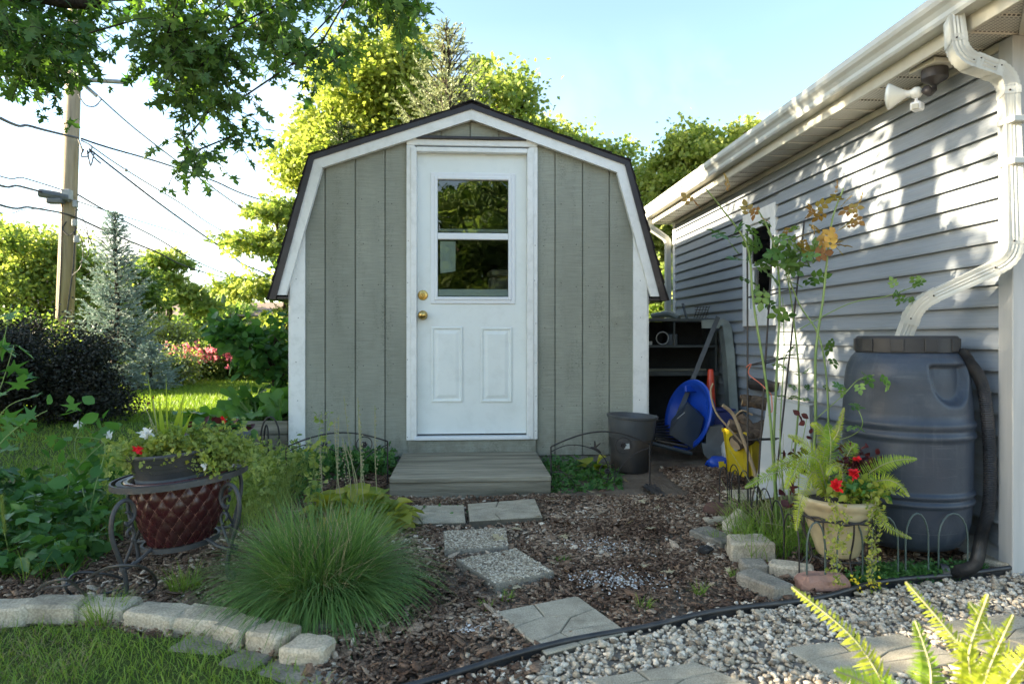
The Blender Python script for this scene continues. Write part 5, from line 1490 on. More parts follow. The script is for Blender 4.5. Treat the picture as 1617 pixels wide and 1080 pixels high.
# ------------------------------------------------------------------ iron plant stand with its two nested pots
M['iron'] = surf('grey_iron', (0.085, 0.09, 0.095), (0.055, 0.058, 0.062), scale=14, rough=0.55, metal=.4, bump=.2, bscale=120, dirt=(0.14, 0.09, 0.06), dirt_amt=0.4, dirt_scale=18)
M['red_glaze'] = surf('oxblood_glaze', (0.060, 0.013, 0.015), (0.038, 0.010, 0.012), scale=9, rough=0.28, spec=.5, bump=.1, bscale=90, dirt=(0.10, 0.06, 0.05), dirt_amt=0.4, dirt_scale=9)
M['red_line'] = surf('copper_line', (0.26, 0.12, 0.09), (0.19, 0.08, 0.06), scale=30, rough=0.4)
M['nursery'] = surf('black_nursery_plastic', (0.028, 0.031, 0.035), (0.04, 0.044, 0.05), scale=6, rough=0.45, dirt=(0.10, 0.085, 0.06), dirt_amt=0.5, dirt_scale=6)
M['dusty'] = surf('dusty_grey_plastic', (0.13, 0.15, 0.165), (0.10, 0.115, 0.13), scale=10, rough=0.6)
sc_ = Vector((-1.13, 2.78, 0)); ZR = .400
stand = thing('plant_stand', 'round wrought iron plant stand with scrolled legs on the left', 'plant stand', sc_)
def tilt(p): return Vector((p.x, p.y, p.z + (p.x - sc_.x) * .085 + (p.y - sc_.y) * .01))
def ring(r, z, w, h, seg=64):
    mb = MB(); c = [(r - w, z - h), (r + w, z - h), (r + w, z + h), (r - w, z + h), (r - w, z - h)]
    mb.lathe([(a * .93, b) for a, b in c], sc_, seg); mb.v = [tuple(tilt(Vector(v))) for v in mb.v]; return mb
ring(.262, ZR, .004, .011).build('top_ring', M['iron'], stand, angle=40)
ring(.232, ZR + .006, .010, .002).build('rim_band', M['iron'], stand, angle=40)
mb = ring(.148, .145, .005, .009)
mb.build('lower_ring', M['iron'], stand, angle=40)
def spiral(c, r0, r1, a0, a1, n=18):
    return [(c[0] + (r0 + (r1 - r0) * i / n) * math.cos(a0 + (a1 - a0) * i / n), c[1] + (r0 + (r1 - r0) * i / n) * math.sin(a0 + (a1 - a0) * i / n)) for i in range(n + 1)]
for ang in (-114, -28, 62, 152):
    a = R_(ang); d = Vector((math.cos(a), math.sin(a), 0))
    def V2(p): return tilt(sc_ + d * p[0] * .93 + Vector((0, 0, p[1] * 1.09)))
    leg = [(.222, .285)] + spiral((.262, .282), .040, .072, math.pi * .95, -.0, 8)[1:] + [(.338, .25), (.330, .20), (.300, .145), (.272, .10), (.262, .06), (.268, .030), (.288, .012), (.302, .020), (.298, .034)]
    leg = [(.262, .258), (.246, .262), (.232, .278), (.230, .302), (.244, .325), (.268, .338), (.296, .334), (.318, .314), (.330, .284), (.331, .245), (.320, .205), (.300, .160), (.280, .115), (.268, .075), (.266, .040), (.276, .014), (.294, .010), (.302, .022), (.294, .034), (.284, .028)]
    lp = smooth_path([V2(p) for p in leg], 4)
    lg = MB().tube(lp, .0082, 8).build('leg', M['iron'], stand, smooth=True)
    scr = spiral((.262, .268), .006, .030, 0, -4.9, 16)
    inner = spiral((.252, .222), .008, .026, -1.0, 4.2, 14) + [(.238, .19), (.262, .15), (.283, .118)]
    MB().tube(smooth_path([V2(p) for p in scr], 3), .0058, 6).build('scroll', M['iron'], lg, smooth=True)
    MB().tube(smooth_path([V2(p) for p in inner], 3), .0055, 6).build('scroll', M['iron'], lg, smooth=True)
    MB().tube([V2((.150, .143)), V2((.215, .120)), V2((.276, .112))], .007, 6).build('brace', M['iron'], stand)
    MB().lathe([(.013, -.006), (.013, .006)], V2((.280, .115)), 10, cap=True).build('clamp', M['iron'], stand)
# quilted pot
qp = thing('planter', 'oxblood red quilted ceramic pot held in the iron stand', 'planter', (sc_.x, sc_.y, .15))
def quilt(v, u):
    zz = .150 + .238 * v
    r = .100 + .070 * math.sin(min(1, v * 1.05 + .08) * math.pi / 2) ** 1.0
    nn = 18; m = 3.1
    a = (u * nn + v * m) % 1; b = (u * nn - v * m) % 1
    puff = (math.sin(math.pi * a) * math.sin(math.pi * b)) ** .6
    return r + .0085 * puff, zz
mb = MB(); nu, nvv = 216, 64
for j in range(nvv + 1):
    for i in range(nu):
        r, zz = quilt(j / nvv, i / nu); th = 2 * math.pi * i / nu
        mb.v.append(tuple(tilt(Vector((sc_.x + r * math.cos(th), sc_.y + r * math.sin(th), zz)))))
for j in range(nvv):
    for i in range(nu): mb.f.append((j * nu + i, j * nu + (i + 1) % nu, (j + 1) * nu + (i + 1) % nu, (j + 1) * nu + i))
mb.f.append(tuple(range(nu - 1, -1, -1)))
mb.build('body', M['red_glaze'], qp, smooth=True)
ln = MB()
for sg in (1, -1):
    for k in range(18):
        pts = []
        for j in range(0, 33):
            v = j / 32; u = (k / 18 - sg * v * 3.1 / 18) % 1; r, zz = quilt(v, u); th = 2 * math.pi * u
            pts.append(tilt(Vector((sc_.x + (r + .0006) * math.cos(th), sc_.y + (r + .0006) * math.sin(th), zz))))
        ln.tube(pts, .0014, 4, cap=False)
o = ln.build('raised_lines', M['red_line'], qp)
mb = MB().lathe([(a * .93, b) for a, b in [(a_, b_ + .031) for a_, b_ in [(.192, .352), (.205, .356), (.214, .366), (.216, .378), (.208, .382), (.196, .378), (.186, .36), (.17, .30), (.05, .28)]]], sc_, 64)
mb.v = [tuple(tilt(Vector(v))) for v in mb.v]; mb.build('rim', M['red_glaze'], qp, smooth=True)
bp_ = thing('nursery_pot', 'black plastic pot with a dusty grey base nested in the red quilted pot', 'flower pot', (sc_.x - .02, sc_.y, .36))
Mt = Matrix.Rotation(R_(-4), 3, 'Y') @ Matrix.Rotation(R_(2), 3, 'X')
cpt = sc_ + Vector((-.02, 0, .378))
MB().lathe([(.138, -.03), (.141, .038)], cpt, 48, Mt).build('base', M['dusty'], bp_, smooth=True)
MB().lathe([(.1445, .038), (.147, .060), (.150, .061), (.152, .078), (.155, .079), (.158, .100), (.161, .101), (.164, .118), (.170, .120), (.172, .128), (.168, .134), (.160, .132), (.155, .10), (.0, .098)], cpt, 48, Mt).build('body', M['nursery'], bp_, angle=50)

# ------------------------------------------------------------------ cream urn on a wire stand
M['cream_glaze'] = surf('cream_glaze', (0.50, 0.43, 0.27), (0.42, 0.36, 0.22), scale=7, rough=0.35, bump=.08, bscale=60, dirt=(0.20, 0.13, 0.07), dirt_amt=0.55, dirt_scale=5, spec=.5)
M['soil_dark'] = surf('potting_soil', (0.03, 0.022, 0.018), (0.05, 0.04, 0.03), scale=40, rough=.95, bump=1, bscale=120)
M['wire'] = surf('dark_green_wire', (0.06, 0.10, 0.095), (0.09, 0.12, 0.11), scale=20, rough=0.4, metal=.2)
M['wire_black'] = surf('black_wire', (0.022, 0.022, 0.024), (0.04, 0.036, 0.034), scale=20, rough=0.5, metal=.2, dirt=(0.12, 0.07, 0.05), dirt_amt=.4, dirt_scale=15)
uc = Vector((1.455, 2.60, 0))
urn = thing('urn_planter', 'cream glazed pot with a rolled rim in front of the rain barrel', 'planter', (uc.x, uc.y, .09))
MB().lathe([(r * .88, z) for r, z in [(.0, .095), (.082, .095), (.088, .102), (.100, .135), (.117, .18), (.134, .225), (.146, .262), (.150, .272), (.150, .282), (.156, .288), (.163, .300), (.164, .312), (.158, .322), (.148, .322), (.143, .312), (.140, .30), (.0, .298)]], uc, 56).build('body', M['cream_glaze'], urn, smooth=True)
MB().lathe([(.125, .3015), (.0, .306)], uc, 24).build('soil', M['soil_dark'], urn)
ws = thing('wire_stand', 'black twisted wire stand carrying the cream pot', 'plant stand', uc)
MB().tube([uc + Vector((math.cos(t) * .135, math.sin(t) * .135, .252 + .004 * math.sin(t * 9))) for t in np.linspace(0, 2 * math.pi, 60)[:-1]], .0048, 6, closed=True).build('hoop', M['wire_black'], ws, smooth=True)
MB().tube([uc + Vector((math.cos(t) * .139, math.sin(t) * .139, .246 - .004 * math.sin(t * 9))) for t in np.linspace(0, 2 * math.pi, 60)[:-1]], .004, 6, closed=True).build('hoop', M['wire_black'], ws, smooth=True)
MB().tube([uc + Vector((math.cos(t) * .10, math.sin(t) * .10, .090)) for t in np.linspace(0, 2 * math.pi, 40)[:-1]], .004, 6, closed=True).build('hoop', M['wire_black'], ws, smooth=True)
for ang in (-140, -95, -50, 0, 50, 95, 140, 180):
    d = Vector((math.cos(R_(ang)), math.sin(R_(ang)), 0))
    MB().tube(smooth_path([uc + d * .138 + Vector((0, 0, .25)), uc + d * .133 + Vector((0, 0, .19)), uc + d * .108 + Vector((0, 0, .12)), uc + d * .104 + Vector((0, 0, .088)), uc + d * .125 + Vector((0, 0, .05)), uc + d * .165 + Vector((0, 0, .0))], 4), .0035, 6).build('rib', M['wire_black'], ws, smooth=True)

# ------------------------------------------------------------------ low fences of bent wire
fg = thing('wire_border_fence', 'dark green wire border fence of overlapping arches in front of the rain barrel', 'border fence', G(1400, 925))
def arch(root, a, b, h, m, r=.0034, lean=0.0, name='arch'):
    n = 18; pts = []
    for i in range(n + 1):
        t = i / n
        if t < .25: x, z = 0, t / .25 * .62
        elif t > .75: x, z = 1, (1 - t) / .25 * .62
        else:
            th = math.pi * (1 - (t - .25) / .5); x, z = .5 + .5 * math.cos(th), .62 + .38 * math.sin(th)
        p = a.lerp(b, x) + Vector((0, lean * z, h * z)); pts.append(p)
    MB().tube(pts, r, 6).build(name, M[m], root, smooth=True)
for (a, b, h) in (((1274, 938), (1303, 937), .265), ((1322, 931), (1362, 929), .265), ((1376, 926), (1418, 924), .265), ((1430, 922), (1466, 920), .27), ((1482, 917), (1528, 914), .26)):
    if h == .24: continue
    arch(fg, G(*a), G(*b), h, 'wire')
fg2 = thing('wire_border_fence', 'black wire border fence of small arches running back beside the rose canes', 'border fence', G(1200, 830))
pts = [(1262, 925), (1238, 893), (1219, 866), (1200, 842), (1185, 822), (1168, 808), (1152, 796)]
for k in range(len(pts) - 1):
    arch(fg2, G(*pts[k]), G(*pts[k + 1]), .24, 'wire_black', .003)
for (a, b) in (((1136, 806), (1149, 806)), ((1155, 815), (1166, 812)), ((1187, 850), (1203, 846))):
    arch(fg2, G(*a), G(*b), .24, 'wire_black', .0035)

def folded_fence(label, L, Rr, Y, apex_h, post_h, mirror=False, bird=(.36, .27), flowers=((.80, .26),)):
    a, b = L, Rr
    t = thing('ornamental_fence', label, 'border fence', (a.x + b.x) / 2 * Vector((1, 0, 0)) + Vector((0, (a.y + b.y) / 2, float(gz((a.x + b.x) / 2, (a.y + b.y) / 2)))), 'ornamental iron fence panels beside the step')
    def at(u, z): p = a.lerp(b, u); return Vector((p.x, p.y, float(gz(p.x, p.y)) + z))
    MB().tube([at(0, -.02), at(0, post_h)], .005, 6).build('post', M['wire_black'], t); MB().tube([at(1, -.02), at(1, post_h)], .005, 6).build('post', M['wire_black'], t)
    MB().tube([at(k / 20, post_h + (apex_h - post_h) * math.sin(math.pi * k / 20)) for k in range(21)], .005, 6).build('top_arch', M['wire_black'], t, smooth=True)
    f = (lambda u: 1 - u) if mirror else (lambda u: u)
    MB().tube(smooth_path([at(f(0), post_h - .03), at(f(.15), post_h + .005), at(f(.33), post_h + .00), at(f(.50), post_h - .05), at(f(.58), post_h - .14), at(f(.56), .02)], 5), .0035, 6).build('scroll', M['wire_black'], t, smooth=True)
    MB().tube(smooth_path([at(f(1), post_h - .02), at(f(.85), post_h - .06), at(f(.72), post_h - .13), at(f(.62), .03)], 5), .003, 6).build('scroll', M['wire_black'], t, smooth=True)
    MB().tube(smooth_path([at(f(0), .10), at(f(.12), .10), at(f(.22), .05), at(f(.25), 0)], 5), .003, 6).build('scroll', M['wire_black'], t, smooth=True)
    for (u, z) in flowers:
        c = at(u, z); ux = (b - a).normalized()
        MB().tube([c + ux * .048 * math.cos(q) + Vector((0, 0, .048 * math.sin(q))) for q in np.linspace(0, 6.28, 25)[:-1]], .0032, 6, closed=True).build('hoop', M['wire_black'], t, smooth=True)
        mb = MB()
        for q in range(6):
            e = ux * math.cos(q * 1.047) + Vector((0, 0, math.sin(q * 1.047))); mb.sphere(c + e * .013, .008, 8, 5)
        mb.sphere(c + Vector((0, -.005, 0)), .006, 8, 5); mb.build('flower', M['wire_black'], t, smooth=True)
    # bird: body, tail and two raised wings
    c = at(*bird); ux = (b - a).normalized(); uz = Vector((0, 0, 1)); uy = Vector((0, -.006, 0))
    mb = MB().tube([c - ux * .032, c - ux * .02 + uz * .004, c, c + ux * .022 - uz * .012, c + ux * .04 - uz * .028], [.0015, .006, .009, .006, .004], 8)
    for s, w in ((1, (.0, .045)), (-1, (.038, .030))):
        q = [c - ux * .006, c + ux * .012, c + ux * w[0] + uz * w[1] + ux * .004, c + ux * w[0] + uz * w[1] - ux * .004]
        mb.prism([p + uy * s for p in q], (0, .003, 0))
    mb.build('bird', M['wire_black'], t, smooth=False)
folded_fence('black ornamental fence panel with a bird, left of the step and behind the yellow hosta', GG(452, 778), GG(612, 765), 4.2, .345, .27, flowers=((.76, .262),))
folded_fence('rusty black ornamental fence panel with a bird, right of the step before the black pot', GG(870, 772), GG(1026, 768), 4.3, .345, .26, bird=(.44, .245), flowers=((.57, .10), (.73, .255)))
th = thing('wicket', 'pair of dark looped plant supports at the left corner of the shed', 'plant support', GG(430, 745))
for (a, b, h) in (((412, 742), (441, 742), .36), ((417, 740), (424, 741), .30)): arch(th, GG(*a), GG(*b), h, 'wire_black', .006, name='loop')

# black nursery pot by the shed, with label
cp = G(994, 752); cp.z = float(gz(cp.x, cp.y))
M['grey_pot'] = surf('charcoal_pot', (0.075, 0.082, 0.09), (0.06, 0.066, 0.072), scale=5, rough=0.42, dirt=(0.16, 0.12, 0.08), dirt_amt=0.3, dirt_scale=5)
M['black_pot'] = surf('sooty_pot', (0.022, 0.023, 0.025), (0.032, 0.030, 0.028), scale=7, rough=0.6, dirt=(0.12, 0.08, 0.05), dirt_amt=0.5, dirt_scale=4)
np_ = thing('nursery_pot', 'tall black nursery pots stacked one in the other at the right corner of the shed', 'flower pot', cp)
Mt = Matrix.Rotation(R_(3), 3, 'Y')
MB().lathe([(.0, 0), (.122, 0), (.126, .01), (.148, .235), (.146, .24)], cp, 44, Mt).build('lower_pot', M['black_pot'], np_, angle=50)
MB().lathe([(.144, .215), (.1535, .241), (.162, .355), (.172, .358), (.174, .372), (.169, .376), (.162, .37), (.15, .24), (.0, .20)], cp, 44, Mt).build('upper_pot', M['grey_pot'], np_, angle=50)
lb = cp + Vector((-.045, -.1395, .185))
MB().obox(lb, (.055, .002, .034), .32, bev=.0005).build('label', M['paper'], np_)
for k in range(3): MB().obox(lb + Vector((-.006, -.0022 - .002 * 0, .008 - k * .008)), (.03, .0006, .003), .32, bev=.0001).build('printed_line', M['black_dark'], np_)

# black cable loops in the left bed
hz_ = thing('garden_hose', 'black cable lying in loose loops behind the kerb on the left', 'cable', G(120, 930))
def gp_(x, y, z): return G(x, y, z)
MB().tube(smooth_path([G(47, 950, .01), G(60, 930, .10), G(75, 920, .17), G(105, 915, .19), G(125, 930, .12), G(143, 950, .02), G(120, 958, .01), G(80, 955, .01), G(66, 945, .02), G(70, 930, .06), G(100, 925, .10), G(135, 915, .10), G(150, 905, .16), G(175, 895, .22), G(215, 893, .22), G(240, 905, .14), G(246, 925, .04), G(225, 940, .01)], 8), .0046, 7).build('loop', M['black_plastic'], hz_, smooth=True)
MB().tube(smooth_path([G(143, 962, .01), G(115, 940, .05), G(104, 925, .09), G(120, 905, .10), G(160, 905, .09), G(195, 915, .05), G(190, 930, .02), G(150, 940, .01)], 8), .0046, 7).build('loop', M['black_plastic'], hz_, smooth=True)
# ------------------------------------------------------------------ the jumble between shed and garage
M['desk'] = surf('grey_green_metal', (0.075, 0.085, 0.082), (0.055, 0.062, 0.06), scale=5, rough=0.6, dirt=(0.15, 0.15, 0.13), dirt_amt=0.5, dirt_scale=7)
M['cone'] = surf('orange_red_plastic', (0.62, 0.055, 0.018), (0.5, 0.045, 0.016), scale=6, rough=0.4)
M['blue'] = surf('royal_blue_plastic', (0.012, 0.075, 0.50), (0.010, 0.06, 0.40), scale=4, rough=0.32, dirt=(0.06, 0.10, 0.25), dirt_amt=.3, dirt_scale=9)
M['navy'] = surf('navy_plastic', (0.015, 0.03, 0.16), (0.012, 0.022, 0.12), scale=4, rough=0.4)
M['slate'] = surf('dark_slate_plastic', (0.045, 0.06, 0.075), (0.035, 0.048, 0.06), scale=4, rough=0.5)
M['greyp'] = surf('grey_plastic', (0.10, 0.115, 0.125), (0.08, 0.09, 0.10), scale=4, rough=0.55, dirt=(.05, .05, .045), dirt_amt=.5, dirt_scale=8)
M['yellow'] = surf('yellow_plastic', (0.66, 0.50, 0.02), (0.58, 0.43, 0.02), scale=4, rough=0.4, dirt=(0.25, 0.20, 0.08), dirt_amt=0.6, dirt_scale=6)
M['white_metal'] = surf('white_enamel', (0.44, 0.45, 0.43), (0.38, 0.39, 0.37), scale=4, rough=0.4, dirt=(0.35, 0.33, 0.28), dirt_amt=0.4, dirt_scale=6)
M['log'] = surf('log_bark', (0.15, 0.115, 0.085), (0.075, 0.058, 0.045), scale=1, stretch=(14, 40, 40), rough=.95, bump=1, bscale=1.5, bdist=.02, spec=.1)
M['cut_wood'] = surf('cut_wood', (0.42, 0.31, 0.19), (0.32, 0.23, 0.14), scale=30, rough=.9)
M['sage_metal'] = surf('sage_downspout', (0.25, 0.28, 0.25), (0.2, 0.225, 0.20), scale=5, rough=0.5, dirt=(0.12, 0.12, 0.10), dirt_amt=.5, dirt_scale=8)
HY = 5.62
dk = thing('desk', 'dark metal desk with pigeonhole hutch standing in the gap behind the shed', 'desk', (1.72, HY + .25, .05))
X0, X1 = 1.22, 2.10
for (z0, z1, y1) in ((1.075, 1.10, HY + .36), (.855, .875, HY + .34), (.62, .655, HY + .52)):
    MB().box(X0, X1, HY - (.03 if z0 < .7 else 0), y1, z0, z1, .002).build('shelf', M['desk'], dk)
for x in (X0, 1.475, 1.725, X1 - .018):
    MB().box(x, x + .014, HY + .004, HY + .33, .876, 1.0745).build('divider', M['desk'], dk)
for x in (X0, X1 - .02): MB().box(x, x + .018, HY, HY + .34, .656, .8545).build('divider', M['desk'], dk)
MB().box(X0, X1, HY + .345, HY + .355, .10, 1.074).build('back_panel', M['black_dark'], dk)
MB().box(X0 + .02, X1 - .02, HY + .003, HY + .02, .08, .20).build('plinth', M['desk'], dk)
ped = MB().box(X0 + .01, 1.50, HY + .012, HY + .34, .07, .6195, .003).build('pedestal', M['desk'], dk)
for z in (.10, .235, .37, .50):
    d = MB().box(X0 + .03, 1.485, HY - .004, HY + .011, z, z + .115, .004).build('drawer', M['desk'], ped)
    MB().box(X0 + .08, 1.44, HY - .014, HY - .0045, z + .080, z + .092, .002).build('handle', M['greyp'], ped)
MB().box(X1 - .04, X1 - .01, HY + .012, HY + .34, .07, .6195).build('leg', M['desk'], dk)
def ringthing(c, r, rr, m, lab, cat, nm, ax='Y'):
    pts = [Vector(c) + (Vector((r * math.cos(t), 0, r * math.sin(t)))) for t in np.linspace(0, 2 * math.pi, 30)[:-1]]
    return tag(MB().tube(pts, rr, 8, closed=True).build(nm, m, None, (c[0], c[1], c[2] - r), smooth=True), lab, cat)
c = P(1046, 544, HY + .05); ringthing((c.x, c.y, .876 + .058), .052, .0045, M['white_metal'], 'thin pale ring standing in a pigeonhole of the desk', 'ring', 'ring')
c = P(1061, 542, HY + .08)
o = MB().lathe([(0, 0), (.045, 0), (.045, .085), (.04, .09), (0, .09)], (c.x, c.y, .877), 20).build('tin', M['dusty'], None, (c.x, c.y, .877), angle=40); tag(o, 'dusty grey tin beside the ring in the desk pigeonhole', 'tin')
c = P(1024, 549, HY + .05)
tag(MB().obox((c.x, c.y, .892), (.05, .05, .03)).build('box', M['white_metal'], None, (c.x, c.y, .877)), 'tiny pale box on the upper desk shelf next to the shed', 'box')
tag(MB().obox((1.75, HY + .1, .6655), (.55, .12, .018), .05, bev=.003).build('plank', M['wood_grey'], None, (1.75, HY + .1, .656)), 'narrow board lying on the desk top', 'board')
# things on top of the desk
c = P(1108, 502, HY + .1)
bk = thing('bracket', 'black perforated metal bracket standing on top of the desk', 'bracket', (c.x, c.y, 1.10))
mb = MB()
for i in range(5): mb.obox((c.x - .05 + i * .025, c.y, 1.155), (.005, .006, .11), 0, ry=.35)
for i in range(5): mb.obox((c.x + .0 + (i - 2) * .0, c.y + .001, 1.11 + i * .022), (.12, .005, .005), 0)
mb.build('mesh', M['black_plastic'], bk)
o = MB().tube([P(1078, 480, HY + .2), P(1086, 508, HY + .1)], .012, 6).build('metal_strip', M['greyp'], None); tag(o, 'short grey metal strip poking up from the desk top', 'metal strip')
tag(MB().tube(smooth_path([P(1030, 500, 6.3), P(1055, 496, 6.2), P(1072, 503, 6.1)], 4), .03, 8).build('pipe', M['sage_metal'], None), 'grey gutter piece lying behind the desk top', 'pipe')
# leaning angle bar and downspout piece
a = P(1134, 500, 5.25); b = P(1068, 662, 5.05)
d = (b - a).normalized(); s = Vector((0, 1, 0)); w = d.cross(s).normalized()
mb = MB(); mb.prism([a - w * .016, a + w * .016, b + w * .016, b - w * .016], (0, .004, 0)); mb.prism([a + w * .016, a + w * .020, b + w * .020, b + w * .016], (0, .034, 0))
tag(mb.build('metal_angle', M['greyp'], None, tuple(b)), 'long grey steel angle leaning against the desk', 'metal bar')
p2, e2_ = bent([P(1108, 512, 5.5), P(1144, 511, 5.45), P(1150, 560, 5.35), P(1156, 655, 5.2)], .05, 6)
o = pipe('downspout', p2, .045, .034, M['sage_metal'], None, e2_, Vector((0, 1, 0)), tuple(P(1156, 655, 5.2))); tag(o, 'detached grey green downspout elbow leaning at the right end of the desk', 'downspout')
# cone
c = P(1122, 672, 5.12); zb = c.z; zt = P(1123, 583, 5.12).z
o = MB().lathe([(.055, 0), (.050, .0), (.047, .02), (.022, zt - zb - .01), (.018, zt - zb), (.0, zt - zb)], (c.x, c.y, zb), 28).build('body', M['cone'], None, (c.x, c.y, zb), angle=40)
cn = thing('traffic_cone', 'orange red cone sticking up behind the blue tub', 'cone', (c.x, c.y, zb)); o.parent = cn; o.location = (0, 0, 0)
MB().obox((c.x, c.y, zb - .01), (.17, .17, .02), .4, bev=.004).build('base', M['cone'], cn)
# blue round tub on its edge with a slate bin in it
tc_ = P(1098, 658, 5.0)
axd = Vector((-.92, -.30, .25)).normalized()
Mq = axd.to_track_quat('Z', 'Y').to_matrix()
tb = thing('tub', 'royal blue round plastic tub standing on its edge in the gap', 'tub', (tc_.x, tc_.y, .04))
MB().lathe([(.0, -.02), (.15, -.02), (.19, -.005), (.23, .075), (.245, .08), (.262, .082), (.270, .074), (.268, .064), (.258, .066), (.240, .062), (.20, -.02), (.16, -.036), (.0, -.036)], tc_, 60, Mq).build('body', M['blue'], tb, angle=50)
hb = tc_ + Mq @ Vector((-.06, .20, .05))
MB().obox(hb, (.11, .03, .05), .3, bev=.012).build('handle', M['blue'], tb)
sb = thing('storage_bin', 'dark slate plastic bin lying slanted inside the blue tub', 'bin', P(1080, 700, 4.9))
P0 = [P(1090, 640, 4.86), P(1136, 668, 4.90), P(1114, 712, 4.80), P(1057, 700, 4.74), P(1058, 668, 4.78)]
P0 = [P(1086, 638, 4.88), P(1112, 660, 4.90), P(1098, 710, 4.82), P(1057, 686, 4.76), P(1060, 668, 4.78)]
MB().prism(P0, (.03, .10, .01)).build('body', M['slate'], sb)
a, b = P(1069, 661, 4.775), P(1081, 651, 4.795)
MB().tube([a + Vector((0, -.004, 0)), b + Vector((0, -.004, 0))], .0025, 4).build('label_stripe', M['white_metal'], sb)
# flat black mat and lid under the tub
mt_ = thing('rubber_mat', 'black ribbed mat sloping from the nursery pots to the blue tub', 'mat', P(1050, 700, 4.95))
q = [P(1022, 668, 5.2), P(1052, 662, 5.3), P(1090, 712, 4.75), P(1040, 700, 4.7)]
for k in range(9):
    t = k / 9
    MB().tube([q[0].lerp(q[3], t), q[1].lerp(q[2], t)], .010, 5).build('rib', M['black_plastic'], mt_)
tag(MB().tube([P(1030, 700, 4.72), P(1060, 708, 4.70), P(1092, 716, 4.72)], .014, 8).build('lid', M['slate'], None, tuple(P(1060, 708, 4.70))), 'dark plastic lid edge lying on the ground below the blue tub', 'lid')
for (x, y, lab) in ((1025, 655, 'left one of two small chrome taps hanging low on the desk'), (1036, 658, 'right one of two small chrome taps hanging low on the desk')):
    c = P(x, y, HY - .05); M.setdefault('chrome', surf('chrome', (.6, .62, .64), rough=.2, metal=1.0))
    t = thing('tap', lab, 'tap', c)
    MB().tube([c + Vector((0, 0, -.03)), c + Vector((0, 0, .02))], .007, 8).build('stem', M['chrome'], t); MB().tube([c + Vector((-.018, 0, -.005)), c + Vector((.018, 0, -.005))], .006, 8).build('handle', M['chrome'], t)
# grey plastic scoop shape, navy crate, blue bag
o = MB().prism([P(1116, 674, 4.75), P(1142, 672, 4.75), P(1150, 700, 4.72), P(1150, 733, 4.70), P(1128, 735, 4.70), P(1112, 718, 4.72), P(1108, 700, 4.74), P(1115, 700, 4.74)], (.02, .09, 0)).build('plastic_panel', M['greyp'], None, tuple(P(1130, 735, 4.7)))
tag(o, 'grey rounded plastic panel leaning between the blue tub and the yellow bucket', 'panel')
cr = thing('crate', 'navy blue plastic crate half hidden behind the driftwood', 'crate', P(1138, 676, 4.9))
c = P(1137, 660, 4.92)
mb = MB().obox(c, (.16, .14, .12), .1, bev=.008); mb.build('body', M['navy'], cr)
MB().obox(c + Vector((0, 0, .065)), (.175, .155, .016), .1, bev=.004).build('rim', M['navy'], cr)
bgc = P(1128, 738, 4.62)
bg = thing('bag', 'crumpled blue and yellow plastic bag on the ground left of the yellow bucket', 'bag', (bgc.x, bgc.y, .04))
mb = MB().sphere((bgc.x + .03, bgc.y, .075), .075, 18, 12, (1.2, .7, .6)); mb.v = [tuple(Vector(v) + noise.noise_vector(Vector(v) * 30) * .02) for v in mb.v]
mb.build('body', M['blue'], bg, smooth=True)
MB().obox((bgc.x + .035, bgc.y - .055, .075), (.05, .006, .04), .1, rx=-.3, bev=.002).build('printed_patch', M['yellow'], bg)
o = MB().sphere((bgc.x + .09, bgc.y + .02, .15), .05, 14, 10, (.5, .8, 1.9)); o.v = [tuple(Vector(v) + noise.noise_vector(Vector(v) * 30) * .02) for v in o.v]
o.build('fold', M['white_metal'], bg, smooth=True)
# yellow bucket with logs
yb = P(1180, 762, 4.40); yb.z = .04
yk = thing('bucket', 'square yellow plastic bucket holding driftwood beside the white panel', 'bucket', yb)
def frustum(c, b, t, h, rz, z0=0):
    Mr = Matrix.Rotation(rz, 3, 'Z'); v = []
    for (s, z) in ((b, z0), (t, z0 + h)):
        for (x, y) in ((-1, -1), (1, -1), (1, 1), (-1, 1)):
            for (ex, ey) in ((.86, 1), (1, .86)) if x * y > 0 else ((1, .86), (.86, 1)):
                v.append(Vector(c) + Mr @ Vector((x * s / 2 * ex, y * s / 2 * ey, z)))
    return v, [(i, (i + 1) % 8, 8 + (i + 1) % 8, 8 + i) for i in range(8)]
v, f = frustum(yb, .185, .235, .29, .30); mb = MB().add(v, f + [tuple(range(7, -1, -1))])
v2, f2 = frustum(yb, .175, .225, .285, .30, .004); mb.add(v2, [tuple(reversed(q)) for q in f2]); mb.build('body', M['yellow'], yk, angle=30)
v, f = frustum(yb, .243, .247, .022, .30, .272); v3, f3 = frustum(yb, .226, .228, .022, .30, .272)
mb = MB().add(v, f); mb.add(v3, [tuple(reversed(q)) for q in f3]); n = 8
mb.add([v[i + 8] for i in range(8)] + [v3[i + 8] for i in range(8)], [(i, (i + 1) % 8, 8 + (i + 1) % 8, 8 + i) for i in range(8)]); mb.build('rim', M['yellow'], yk)
Mr = Matrix.Rotation(.30, 3, 'Z')
for s in (-.055, .06):
    MB().obox(yb + Mr @ Vector((s, -.1085, .14)), (.012, .012, .25), .30, rx=R_(-4.5), bev=.003).build('ridge', M['yellow'], yk)
M['sticker'] = surf('pale_blue_sticker', (.25, .42, .62), rough=.5)
MB().lathe([(0, .0), (.026, .0), (.026, .002), (0, .002)], yb + Mr @ Vector((-.116, -.03, .19)), 24, Mr @ Matrix.Diagonal(Vector((1, 1, 1))) @ Matrix.Rotation(R_(-92), 3, 'Y')).build('sticker', M['sticker'], yk)
